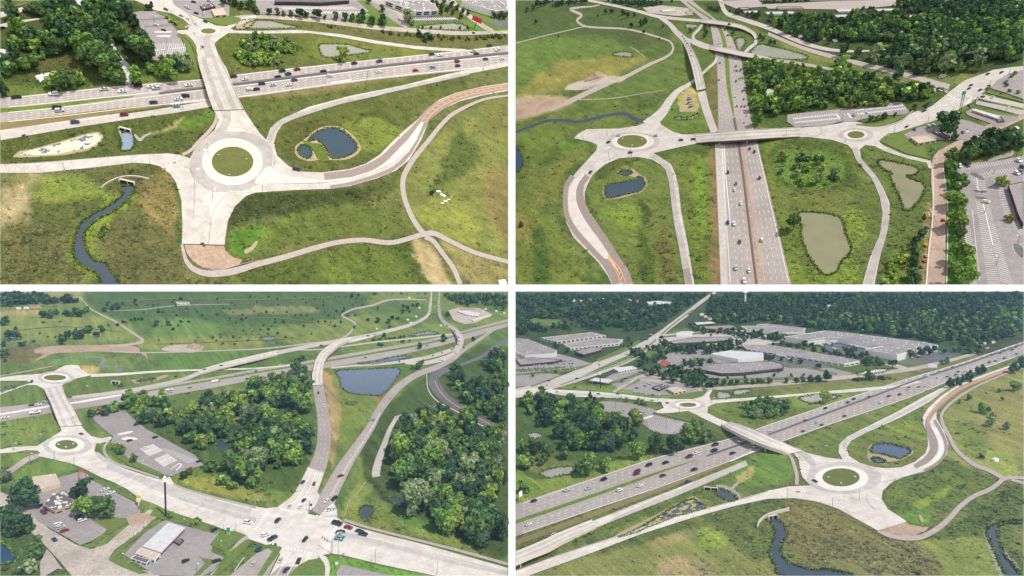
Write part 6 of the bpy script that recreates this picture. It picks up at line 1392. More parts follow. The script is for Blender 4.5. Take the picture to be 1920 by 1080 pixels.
sheet(C,'driven_lane',[(126+46*math.cos(i*.35),835+19*math.sin(i*.35)) for i in range(18)],'conc3'); sheet(C,'truck_apron',[(125+34*math.cos(i*.35),834+14*math.sin(i*.35)) for i in range(18)],'conc2'); sheet(C,'roundabout_island',[(124.5+21*math.cos(i*.35),834+9*math.sin(i*.35)) for i in range(18)],'isleC')
strip(C,'driven_lane',[(200,875,4),(250,895,4),(320,925,5),(400,952,5),(480,975,6)],'conc3',block=False); strip(C,'driven_lane',[(180,850,4),(230,884,4),(300,908,4),(380,935,4),(470,960,5)],'conc3',block=False)
strip(C,'driven_lane',[(640,1000,5),(720,1020,5),(820,1045,6),(953,1075,4)],'conc3',block=False); strip(C,'driven_lane',[(100,730,4),(110,752,4),(122,775,5),(133,795,5)],'conc3',block=False)
sheet(C,'near_road',[(480,1038),(502,1028),(522,1040),(503,1080),(430,1080)],'asph',False)
sheet(C,'near_road_lane',[(525,1062),(570,1062),(564,1080),(505,1080)],'asph',False)
sheet(C,'grass_median',[(516,1026),(525,1024),(529,1027),(520,1042),(503,1064),(492,1080),(482,1080),(496,1056)],'lawn',False)
mk = Marks(C,'white').open()
def bars(x0,y0,x1,y1,n,bx,by,w):
    for i in range(n):
        t = i/(n-1); x = x0+(x1-x0)*t; y = y0+(y1-y0)*t; mk.seg((x-bx,y-by),(x+bx,y+by),w)
bars(526,955,564,961,9,.5,1.8,1.1); bars(595,967,620,973,6,.5,1.8,1.1); bars(502,960,480,992,10,3.6,.6,.9); bars(630,988,610,1032,12,4,.6,1.1)
bars(540,1027,590,1040,9,-.6,2,1.1); bars(480,1011,512,1020,6,-.6,1.8,1.1); bars(305,898,318,906,6,1.6,-1.6,.8)
for t in (.2,.38,.56,.74,.9): mk.dash(lerpline([(645,984),(760,1015),(940,1064)],[(635,1036),(760,1066),(820,1080)],t),.42,22,3)
for t in (.3,.5,.7): mk.dash(lerpline([(340,918),(430,942),(500,958)],[(340,962),(420,990),(480,1010)],t),.42,16,6)
for t in (.35,.65): mk.dash(lerpline([(190,862),(250,886),(300,902)],[(200,895),(250,922),(310,950)],t),.35,6,7)
for t in (.35,.65): mk.dash(lerpline([(586,750),(592,830),(575,885)],[(610,750),(620,830),(605,885)],t),.35,3,6)
for t in (.33,.62): mk.line(lerpline([(572,885),(552,925),(530,953)],[(606,885),(590,925),(562,960)],t),.42)
for t in (.35,.66): mk.dash(lerpline([(690,790),(640,870),(600,945)],[(710,790),(668,870),(628,945)],t),.35,3,6)
for t in (.2,.5,.8): mk.line(lerpline([(533,1032),(520,1055),(505,1080)],[(590,1045),(580,1060),(570,1080)],t),.42)
mk.line(resample([(440,1070),(452,1052),(458,1045)],4),.42)
eu = [(150,744),(300,722),(480,694),(580,678)]; ed = [(170,754),(300,732),(480,702),(590,684)]
mk.dash(lerpline(eu,ed,.4),.25,3,5); mk.dash(lerpline([(170,758),(300,738),(480,707),(590,686)],[(210,756),(300,743),(480,711),(600,691)],.5),.25,3,5); mk.build()
strip(C,'path',[(480,951,2),(440,942,2),(400,932,2),(350,918,2),(325,908,2)],'path'); strip(C,'path',[(645,975,2.5),(690,989,2.4),(760,1007,2.4),(860,1032,2.6),(953,1058,2.8)],'path')
strip(C,'path',[(205,826,2),(196,838,2.2),(198,852,2.4),(215,868,2.4),(250,880,2.2),(298,896,2)],'path'); strip(C,'path',[(8,890,5),(30,876,5),(50,862,5),(72,854,4)],'gravel')
strip(C,'path',[(613,1080,4),(614,1062,4.6),(608,1048,5),(600,1043,4)],'conc'); strip(C,'path',[(395,1080,3),(415,1060,3.2),(440,1028,3.6),(455,1012,4),(465,1007,4)],'path')
sheet(C,'pocket_lot',[(630,1074),(640,1058),(700,1072),(740,1080),(632,1080)],'lot',False)
sheet(C,'corner_grass',[(540,1080),(560,1060),(578,1050),(600,1046),(608,1056),(606,1080)],'lawn',False)
# business quarter
sheet(C,'gravel_street',[(0,922),(15,928),(50,955),(90,990),(140,1020),(170,1030),(200,1020),(240,985),(265,965),(280,955),(300,962),(260,1000),(215,1030),(205,1045),(240,1065),(290,1072),(300,1080),(135,1080),(110,1050),(80,1018),(50,990),(10,955),(0,948)],'gravel',False)
sheet(C,'business_lot',[(55,912),(110,895),(150,884),(165,890),(172,900),(240,935),(270,952),(262,962),(240,975),(170,1015),(150,1022),(130,1010),(75,980),(45,952),(65,935)],'lot',False)
sheet(C,'station_lot',[(232,1040),(270,1000),(310,975),(345,985),(400,1000),(420,1000),(400,1020),(395,1035),(420,1045),(400,1070),(380,1080),(290,1078)],'lot',False)
sheet(C,'mud_patch',[(240,972),(262,962),(285,966),(292,972),(270,982),(245,985)],'dirt')
sheet(C,'grass_island',[(172,975),(200,968),(238,972),(238,980),(205,1002),(195,1000),(200,992),(180,980)],'lawn',False); sheet(C,'grass_island',[(208,1040),(240,1012),(268,994),(272,998),(240,1020),(217,1046),(280,1075),(262,1076),(225,1062),(203,1050)],'lawn',False)
sheet(C,'grass_island',[(178,898),(200,905),(258,938),(262,945),(245,936),(200,914),(180,904)],'lawn',False); sheet(C,'grass_island',[(280,966),(293,950),(320,962),(370,976),(398,985),(385,997),(350,985),(310,975)],'lawn',False)
sheet(C,'grass_island',[(393,1022),(412,998),(440,995),(462,1003),(450,1012),(420,1033)],'lawn',False); sheet(C,'grass_island',[(371,1042),(380,1046),(405,1050),(375,1078),(362,1080),(385,1056)],'lawn',False)
sheet(C,'grass_island',[(255,943),(262,940),(272,950),(270,956),(260,955)],'lawn'); sheet(C,'grass_island',[(396,1080),(430,1035),(455,1016),(470,1012),(465,1025),(430,1060),(405,1080)],'lawn',False)
sheet(C,'drive',[(74,1056),(88,1030),(98,1040),(112,1060),(118,1068),(108,1066),(85,1080),(76,1080)],'path',False)
sheet(C,'parking_lot',[(170,775),(180,772),(215,770),(235,771),(250,785),(275,805),(300,818),(340,840),(365,853),(382,872),(345,883),(325,893),(305,890),(262,873),(235,858),(215,845),(208,830),(212,818),(195,805),(178,790)],'lot',False)
sheetgrid(C,'parking_bay_lines',[(258,838),(282,830),(336,866),(312,878)],2,16,.3,'white',.7); sheetgrid(C,'parking_bay_lines',[(182,778),(232,772),(262,800),(214,812)],2,12,.28,'tar',.6)
bays(C,(310,840),(372,862),(302,843),(352,868),18,.28); bays(C,(240,858),(288,885),(246,855),(294,880),14,.28)
strip(C,'kerbed_island',[(320,880,.6),(334,870,.8),(340,872,1.2),(330,882,.8)],'kerb'); sheet(C,'kerbed_island',[(228,822),(240,819),(258,822),(252,825),(232,825)],'conc2'); sheet(C,'kerbed_island',[(222,813),(246,808),(247,811),(226,816)],'conc2')
sheet(C,'grass_verge',[(202,836),(210,833),(240,858),(300,885),(308,890),(295,892),(240,872),(210,852)],'lawn',False)
# bridges
deck(C,'highway_bridge',[(82,729,113,722,0),(88,742,119,735,5),(95,756,127,751,9),(101,772,137,766,9),(108,790,148,788,3),(112,800,154,797,0)],2.6,'brown','pale concrete bridge between the two roundabouts '+Wc,piers=(.45,),railh=1.0)
deck(C,'curved_flyover',[(660,635,3,0),(640,641,4,3),(622,652,6,7),(608,664,7,9),(600,678,8,9.5),(597,692,9,8),(595,705,9.6,3),(596,722,10,0)],3.4,'bconc','big curved flyover sweeping over the highway '+Wc,piers=(.3,.45,.65),railh=1.3)
deck(C,'far_curved_bridge',[(846,613,3.4,0),(854,619,4,4),(862,630,5,7),(864,640,5.4,7),(860,650,5.4,4),(853,661,5,0)],2.6,'bconc','far curved bridge over the highway near the right edge '+Wc,piers=(.35,.6),railh=.7,surf='asph2')
deck(C,'ramp_viaduct',[(372,698,3.6,0),(400,690,4,2),(430,682,4.4,4),(460,675,4.4,5),(490,668,4.4,4),(520,661,4,0)],2,'bconc','long low ramp viaduct rising beside the highway '+Wc,piers=(.4,.6,.75),railh=.7)
culvert(C,217,720,12,4.6,'small double box culvert in the grassy slope '+Wc); 
# buildings
building(C,'tan_shop',[(60,894),(104,888),(113,905),(68,919)],9,'wcream','rooft','cream block building with a tan flat roof left of the lots '+Wc,hvac=4)
building(C,'restaurant',[(98,927),(112,922),(140,938),(134,945),(103,958),(80,946)],8,'wtan','roofd','brick restaurant whose roof is crowded with machinery '+Wc,win=(1,5,3,.1,.5),hvac=26,hs=1.8)
building(C,'restaurant_wing',[(100,932),(118,918),(132,927),(116,940)],3,'wdark','rooft','grey shingled wing behind the brick restaurant '+Wc)
canopy(C,[(267,1024),(316,979),(348,989),(302,1036)],9,'big pale fuel station canopy seen from above '+Wc)
building(C,'station_shop',[(254,1036),(266,1026),(301,1038),(290,1049)],8,'wwhite','rooft','fuel station shop with a brown roof below the canopy '+Wc,win=(1,4,3,.1,.7),hvac=4)
building(C,'car_wash',[(245,1046),(252,1041),(282,1049),(275,1056)],6,'wwhite','roofd','low blue grey car wash at the end of the fuel station '+Wc,win=(1,6,2,.2,.8))
building(C,'fuel_kiosk',[(322,1012),(332,1007),(345,1012),(336,1021)],5,'wdark','roofd','small dark kiosk right of the fuel canopy '+Wc,hvac=2)
for i,(roof,hh,c,r_,lab,nm) in enumerate((([(857,583),(880,583),(900,587),(897,592),(876,590)],3,'wwhite','roofw','bright white roofed store in the far retail yard','store'),([(884,599),(918,589),(921,591),(888,602)],2.6,'wcream','roofw','long cream store at the edge of the far retail yard','store'),([(55,572),(74,571),(76,574),(56,575)],3.4,'wtan','wred','long red roofed barn at the far left','barn'),([(44,575),(54,575),(55,577),(45,577)],2.4,'wwhite','roofw','white shed touching the red barn','shed'),([(30,576),(39,576),(40,578),(31,578)],2,'wwhite','roofw','white shed farthest left on the far meadow','shed'),([(330,566),(350,566),(356,568),(332,569)],3,'wwhite','roof','lone white plant building on the far meadow','plant_building'),([(862,577),(885,577),(892,580),(866,580)],2,'wtan','roof','tan hall at the back of the far retail yard','hall'))):
    building(C,nm,roof,hh,c,r_,lab+' '+Wc,win=(1,3,2,.2,.7) if i in (0,5) else None,hvac=2 if hh > 2.5 else 0,hs=.5)
sheet(C,'retail_yard',[(840,582),(862,576),(900,578),(925,590),(890,606),(870,608),(850,600),(845,590)],'gravel',False)
for i,(x,y) in enumerate(sorted(((770,604),(780,592),(764,598),(786,576),(706,615),(767,557),(826,609),(90,562),(140,559),(910,578),(930,582),(945,586),(906,582),(935,728),(925,728)))):
    building(C,'shed',[(x-2,y),(x+2,y-.4),(x+3,y+1),(x-1,y+1.2)],1.6,'wwhite','roofw','tiny pale shed on the far land '+Wc+', '+ordn(i+1)+' of fifteen from left','shed')
# signs
m = MB(); m.box((0,0,29),(2,1.6,58)); b_ = MB(); b_.box((0,0,63),(3.4,2,9),0,.92)
at(C,311,970,[('',m,'black'),('sign_head',b_,'whitep')],'pylon_sign','very tall black pylon sign with a white head beside the fuel station '+Wc,'sign')
m = MB(); m.cyl((0,0,0),(0,0,8),1,1,6); b_ = MB(); b_.box((0,0,10),(6,1.4,5)); c_ = MB(); c_.cyl((0,-.4,14.5),(0,.9,14.5),3.2,3.2,14); 
at(C,260,949,[('',m,'wwhite'),('lower_panel',b_,'whitep'),('sign_face',c_,'yellow')],'roadside_sign','yellow topped roadside sign on the grass tongue by the lot entrance '+Wc,'sign')
m = MB(); m.cyl((-1.6,0,0),(-1.6,0,12),.5,.5,6); m.cyl((1.6,0,0),(1.6,0,12),.5,.5,6); b_ = MB(); b_.box((0,0,10),(5,1.2,7)); c_ = MB(); c_.box((0,0,15.5),(3.6,1,3.4),0,.6)
at(C,428,1004,[('',m,'whitep'),('sign_face',b_,'green'),('sign_top',c_,'whitep')],'price_sign','teal and white fuel sign on the grass corner by the crossing '+Wc,'sign')
oversign(C,694,790,13,4.2,1,'green overhead sign across the lower end of the merge road '+Wc)
m = MB(); m.cyl((0,0,0),(0,0,5),.4,.4,6); b_ = MB(); b_.box((0,0,5),(4.4,.5,4.4),0,1); at(C,660,921,[('',m,'metal'),('sign_face',b_,'green')],'road_sign','green square road sign beside the merge road, lower-left photo','sign')
for i,(x,y,w_) in enumerate(((581,1080,7),)): 
    m = MB(); m.cyl((0,0,0),(0,0,2),.4,.4,6); b_ = MB(); b_.box((0,0,3),(w_,.5,3)); at(C,x,y-2,[('',m,'metal'),('sign_face',b_,'green')],'road_sign','green road sign at the bottom edge on the corner grass','sign')
def signal(P,x,y,h,arm,label,side=1,ang=0):
    s = up_px(P,x,y)/P.loc(x,y); H = h*s; m = MB(); m.cyl((0,0,0),(0,0,H),.7,.5,8); a = MB(); a.cyl((0,0,H*.72),(side*arm,0,H*.8),.5,.35,6)
    pr = [('',m,'metal'),('mast_arm',a,'metal')]
    for f in (.45,.7,.95):
        l = MB(); l.box((side*arm*f,-.3,H*.72-1.0),(1.2,1,3.2)); pr.append(('signal_head',l,'black'))
    b = MB(); b.box((side*arm*.25,-.5,H*.74),(4,.3,1.6)); pr.append(('street_name_sign',b,'green'))
    return at(P,x,y,pr,'traffic_light',label,'traffic light',ang)
signal(C,501,952,22,22,'traffic light with its arm at the upper left corner of the crossing '+Wc,-1,.5)
signal(C,634,972,26,18,'traffic light at the upper right corner of the crossing '+Wc,-1,.3)
signal(C,580,960,20,4,'traffic light on the nose of the median in the crossing '+Wc,1)
signal(C,622,1040,30,26,'tall traffic light at the lower right corner of the crossing '+Wc,-1,-.6)
m = MB(); m.box((0,0,3),(4,3,6)); b_ = MB(); b_.box((0,0,6.3),(4.6,3.6,.7)); at(C,631,1058,[('',m,'whitep'),('cap',b_,'metal')],'signal_cabinet','white control cabinet on the bright grass corner, lower-left photo','cabinet')
m = MB(); m.cyl((-5,0,0),(-5,0,16),.6,.6,6); m.cyl((5,0,0),(5,0,13),.6,.6,6); m.box((0,0,15),(11,1,1)); at(C,155,902,[('',m,'red')],'drive_through_frame','thin red height frame beside the upper lot '+Wc,'frame')
for x,y,h in ((703,1058,28),(819,1078,26),(634,1050,40),(207,933,0),(102,863,15),(56,870,20),(25,845,14),(72,830,16),(183,845,14),(139,875,18),(264,882,18)): 
    if h: pole(C,x,y,h,'along the pale street '+Wc,3,'brown' if x in (703,819) else 'metal')
for x,y,h in ((270,993,14),(251,1013,13),(228,1053,15),(343,985,12),(412,1027,13),(369,1071,14),(419,996,12),(442,998,20)): pole(C,x,y,h,'around the fuel station '+Wc,1.5)
for x,y,h in ((161,738,14),(209,762,10),(222,850,18),(288,800,16)): pole(C,x,y,h,'between the bridge and the wood '+Wc,2)
# power lines' towers on the far meadow
def tower(P,x,y,h,label):
    s = up_px(P,x,y)/P.loc(x,y); H = h*s; m = MB()
    for sx,sy in ((-1,-1),(1,-1),(1,1),(-1,1)): m.cyl((sx*1.2,sy*1.2,0),(sx*.2,sy*.2,H),.22,.15,4)
    a = MB()
    for f in (.7,.85,.97): a.box((0,0,H*f),(6*(1.25-f*.5),.3,.3))
    return at(P,x,y,[('',m,'metal'),('cross_arms',a,'metal')],'power_pylon',label,'pylon')
for i,(x,y,h) in enumerate(((223,700,20),(403,599,9),(297,636,8),(322,637,8),(349,634,8),(396,634,8),(439,632,8),(564,632,12),(572,642,10),(600,626,8),(636,620,8),(531,680,14),(180,636,7),(57,645,8),(223,640,8))):
    tower(C,x,y,h,'thin grey lattice pylon on the meadow %s, %s in the row' % (Wc,ordn(i+1)))
# traffic
for i,(x,y,c,k,dd,l) in enumerate(((543,950,'silver','sedan',(2,-3),11),(568,905,'darkblue','suv',(2,-2),10),(589,908,'maroon','suv',(1,-3),10),(570,939,'black','suv',(2,-2),10),(564,950,'white','suv',(2,-3),11),(639,893,'maroon','sedan',(-3,1),10),(627,936,'black','suv',(-2,1.4),12),(612,940,'white','sedan',(-2,2),11),(616,956,'white','sedan',(-1,1.6),11),(521,977,'black','suv',(2,-2),13),(498,1004,'white','suv',(3,-1),13),(511,1011,'darkblue','pickup',(3,-1.6),16),(485,1030,'blue','suv',(2,-2),13),(572,1013,'black','suv',(-2,2),12),(526,1051,'silver','sedan',(1,-2.6),13),(560,1053,'black','suv',(1,-2.4),14),(537,1070,'darkblue','suv',(2,-2),13),(475,1058,'silver','sedan',(2,-3),12),(465,981,'white','suv',(5,.8),14),(406,1053,'black','sedan',(3,-1),13),
        (632,983,'black','pickup',(5,1.6),18),(653,990,'red','sedan',(5,1.4),15),(638,1000,'darkblue','suv',(-5,-1),15),(640,1005,'silver','pickup',(-5,-1),17),(636,1011,'teal','suv',(-5,-1),16),(674,997,'black','sedan',(5,1.3),14),(681,1003,'darkblue','suv',(5,1),15))):
    car(C,x,y,dd,c,k,l,'at the big signalled crossing '+Wc)
for x,y,c in ((597,737,'black'),(607,762,'white'),(732,747,'silver')): car(C,x,y,(.4,4),c,'suv',7,'on the curved roads beside the lake '+Wc)
for x,y,c,k,l in ((60,760,'darkblue','sedan',8),(72,760,'white','sedan',8),(85,754,'silver','sedan',8),(66,775,'white','pickup',13),(10,784,'white','sedan',9)): car(C,x,y,(8,-1),c,k,l,'on the highway left of the bridge '+Wc)
for x,y,c,k,l in ((318,732,'white','pickup',10),(318,736,'silver','sedan',8),(356,727,'grey','sedan',6),(380,725,'white','sedan',6),(395,718,'white','sedan',5),(405,716,'tan','truck',14),(444,701,'white','sedan',6),(461,698,'white','sedan',6),(525,685,'white','sedan',5),(464,711,'maroon','suv',6),(622,683,'white','sedan',5),(685,671,'black','sedan',5),(708,666,'white','sedan',5),(801,648,'black','sedan',4),(812,638,'silver','sedan',4),(480,696,'black','sedan',5),(890,620,'silver','sedan',4),(910,622,'white','sedan',4)): car(C,x,y,(8,-1.3),c,k,l,'on the highway right of the bridge '+Wc)
for x,y,c,h in ((330,706,'black',0),(384,693,'darkblue',1),(415,686,'black',3),(496,669,'black',2),(520,661.5,'white',0),(602,648,'black',0),(650,639,'black',0),(668,634,'white',0),(690,630,'black',0),(703,627,'silver',0)): car(C,x,y,(6,-1.6),c,'sedan',6,'on the long ramp past the highway '+Wc,h=h)
for i in range(10): car(C,806+(i % 2),600-i*5+(i % 3),(.3,-3),('black','white','black','grey','blue')[i % 5],'sedan',3.4,'on the far straight road near the top '+Wc)
for i in range(10): car(C,822+(i % 2)*1.5,556+i*5,(.3,-3),('black','grey','white','black','darkblue')[i % 5],'sedan',3.4,'on the far straight road near the top '+Wc)
for x,y,c,h in ((838,611,'black',0),(852,621,'darkblue',5),(860,633,'black',7),(861,640,'blue',7),(858,646,'black',5),(847,655,'maroon',0),(829,661.5,'maroon',0),(870,652,'black',0),(812,667,'black',0),(749,678,'black',0),(642,655,'silver',0)): car(C,x,y,(2,3),c,'sedan',5,'on the far curved bridge roads '+Wc,h=h)
car(C,59.5,716.5,(-2,2),'darkblue','suv',7,'',label='dark blue car entering the far roundabout, lower-left photo'); car(C,137.5,785,(1,2),'maroon','suv',7,'',h=2,label='dark red car crossing the bridge between the roundabouts, lower-left photo'); car(C,152,814,(3,1),'maroon','sedan',7,'',label='dark red car leaving the near roundabout, lower-left photo')
for i,(x,y,c,k,dd) in enumerate(((166,900,'black','suv',(3,-1)),(197,919,'white','sedan',(3,-1)),(208,925.5,'white','sedan',(3,-1)),(147,970,'black','suv',(3,-2)),(151,973,'black','sedan',(3,-1.5)),(154,977,'white','suv',(3,-1)),(108,985,'white','suv',(3,-1.4)),(114,990,'silver','suv',(3,-1)),(121,996,'red','sedan',(3,-1)),(57,978,'silver','sedan',(2,2)),(102,1013,'blue','sedan',(2,2)),(74,950,'darkblue','suv',(3,-2)),(82,962,'maroon','suv',(3,2)),(87,955,'black','sedan',(2,2)),(348,1053,'black','suv',(3,-1.4)),(402,994,'darkblue','suv',(2.4,-1.6)))): car(C,x,y,dd,c,k,11,'in the business quarter '+Wc)
for x,y,c in ((243,827,'black'),(273,841,'white'),(256,797,'black'),(291,821,'black'),(373,866,'black')): car(C,x,y,(3,-1),c,'suv',8,'in the park and ride lot '+Wc)
m = MB(); m.box((0,0,1.4),(5,3,2.8),0,.9); at(C,261,1002,[('',m,'metal')],'utility_box','grey green utility box on the grass beside the fuel station '+Wc,'utility box')
# trees
wood(C,[(757,792),(800,780),(860,786),(953,830),(953,1040),(900,1030),(840,1006),(785,970),(732,935),(722,900),(738,865),(750,825)],26,44,'in the big near wood '+Wc,.52,[0,3,5,4,0,1,2],('round','round','tall'),gaps=.33)
wood(C,[(840,700),(900,665),(953,660),(953,800),(900,780),(860,745)],18,30,'in the wood inside the service road bend '+Wc,.56,[1,5,0,3])
wood(C,[(370,745),(430,760),(480,730),(520,725),(575,760),(584,830),(560,870),(480,915),(440,890),(400,830),(380,790)],22,38,'in the central marsh wood '+Wc,.62,[0,3,5,2,0,4],keep=.9)
wood(C,[(230,760),(300,750),(380,770),(400,830),(380,850),(300,810),(250,785)],20,24,'in the wood behind the park and ride lot '+Wc,.66,[0,2,5,3],keep=.92)
wood(C,[(480,700),(545,688),(583,720),(582,765),(520,740),(470,735)],14,20,'beside the curved flyover '+Wc,.7,[0,3,5,4],keep=.8)
wood(C,[(0,950),(26,965),(60,1000),(90,1040),(60,1056),(30,1040),(0,1018)],24,34,'in the shore wood at the left edge '+Wc,.55,[1,5,0])
wood(C,[(0,1060),(40,1050),(75,1045),(85,1062),(130,1070),(130,1080),(0,1080)],24,26,'at the lower left corner '+Wc,.6,[0,4,3])
wood(C,[(385,870),(420,880),(480,890),(500,925),(440,925),(390,900)],14,18,'in the low thicket beside the pale street '+Wc,.9,[3,2,0],keep=.5)
for x,y,w_,k_ in ((48,952,36,5),(150,935,24,1),(166,970,36,3),(190,970,34,0),(8,905,20,4),(228,853,14,3),(222,850,14,2),(215,845,12,2),(250,868,14,3),(345,898,14,1),(356,890,12,6),(422,910,18,3),(398,885,20,0),(320,973,10,3),(370,985,12,3),(375,983,8,2),(360,987,8,3),(555,700,28,0),(267,752,18,0),(200,780,16,5),(188,778,14,6),(172,782,12,0),(215,774,16,3),(240,765,20,1),(790,840,26,1),(802,800,20,1),(815,790,24,5)): tree(C,x,y,w_,'round',k_,'standing among the lots and ramps '+Wc)
tree(C,801,768,14,'round',6,single='small reddish brown tree beside the merge road, lower-left photo'); 
wood(C,[(750,700),(790,680),(800,690),(765,712)],16,18,'at the right shore of the lake '+Wc,.8,[3,0]); wood(C,[(690,640),(760,630),(770,640),(700,652)],8,8,'in the hedge between the ramps '+Wc,.7,[1,5],('bush',))
for x,y,w_ in ((720,633,9),(787,655,12),(832,640,13),(888,640,9),(832,642,8)): tree(C,x,y,w_,'round',1,'between the far ramps '+Wc)
wood(C,[(0,765),(20,800),(30,825),(0,830)],14,18,'on the slope at the left edge '+Wc,.7,[0,3],('bush','round')); wood(C,[(0,660),(14,668),(14,684),(0,684)],12,14,'at the far left slope '+Wc,.7,[0,3])
for x,y,w_ in ((77,587,3),): pass
wood(C,[(75,595),(110,590),(165,582),(165,594),(110,598),(75,599)],9,10,'in the tree belt on the left far meadow '+Wc,.6,[1,5,0]); wood(C,[(0,550),(60,552),(100,565),(150,564),(150,570),(60,572),(0,577)],10,11,'in the far left wood '+Wc,.55,[1,5])
wood(C,[(130,546),(300,546),(300,551),(130,551)],6,7,'along the horizon '+Wc,.55,[1]); wood(C,[(690,547),(800,547),(805,553),(700,554)],6,7,'along the horizon '+Wc,.6,[1,5])
wood(C,[(832,548),(953,548),(953,584),(920,580),(880,575),(850,570),(835,560)],8,10,'in the far right wood '+Wc,.55,[1,5,0]); wood(C,[(832,592),(845,588),(848,606),(838,606)],10,10,'beside the retail yard '+Wc,.7,[1])
for x,y,w_ in ((122,637,8),(130,636,8),(140,637,8),(148,636,9),(118,646,12),(156,636,9),(168,625,12),(181,632,10),(191,624,10),(10,610,11),(5,611,10),(14,632,9),(25,631,9),(34,632,9),(293,612,8),(315,611,8),(245,602,5),(252,602,6),(260,601,5),(267,601,5),(298,587,6),(194,585,7),(211,583,8),(220,581,9),(230,572,5),(254,567,5),(340,563,5),(7,650,7),(38,650,7),(45,649,7),(709,606,10),(729,607,9),(689,603,7),(664,616,7),(731,615,6),(754,588,9),(764,583,9),(757,577,7),(768,587,7),(774,576,7),(782,575,8),(735,599,9),(745,600,7),(708,580,5),(660,559,8),(672,556,6),(453,602,6),(645,583,4),(570,614,5)): tree(C,x,y,w_,'conifer' if 115 < x < 157 and y > 620 else 'round',1,'scattered on the far meadow '+Wc)
chevrons(C,((110,836),(124,841),(138,835)),Wc)
wood(C,[(180,565),(660,552),(700,575),(640,620),(480,630),(300,625),(200,600)],4,6,'as scrub on the far meadow '+Wc,2.6,[1,5],('bush',),keep=.5); wood(C,[(280,632),(600,622),(560,645),(300,650)],5,5,'as scrub on the far meadow '+Wc,2.4,[1,0],('bush',),keep=.4); wood(C,[(0,598),(230,602),(240,640),(0,645)],6,6,'as scrub on the far meadow '+Wc,2.4,[1,0],('bush',),keep=.4)
for pts in ([(200,566,.4),(330,560,.5),(480,562,.5),(640,556,.4)],[(420,600,.4),(520,596,.5),(640,612,.4)],[(20,620,.5),(120,612,.5),(230,622,.4)],[(290,645,.4),(420,640,.5),(560,634,.4)]): strip(C,'dirt_track',pts,'verge')
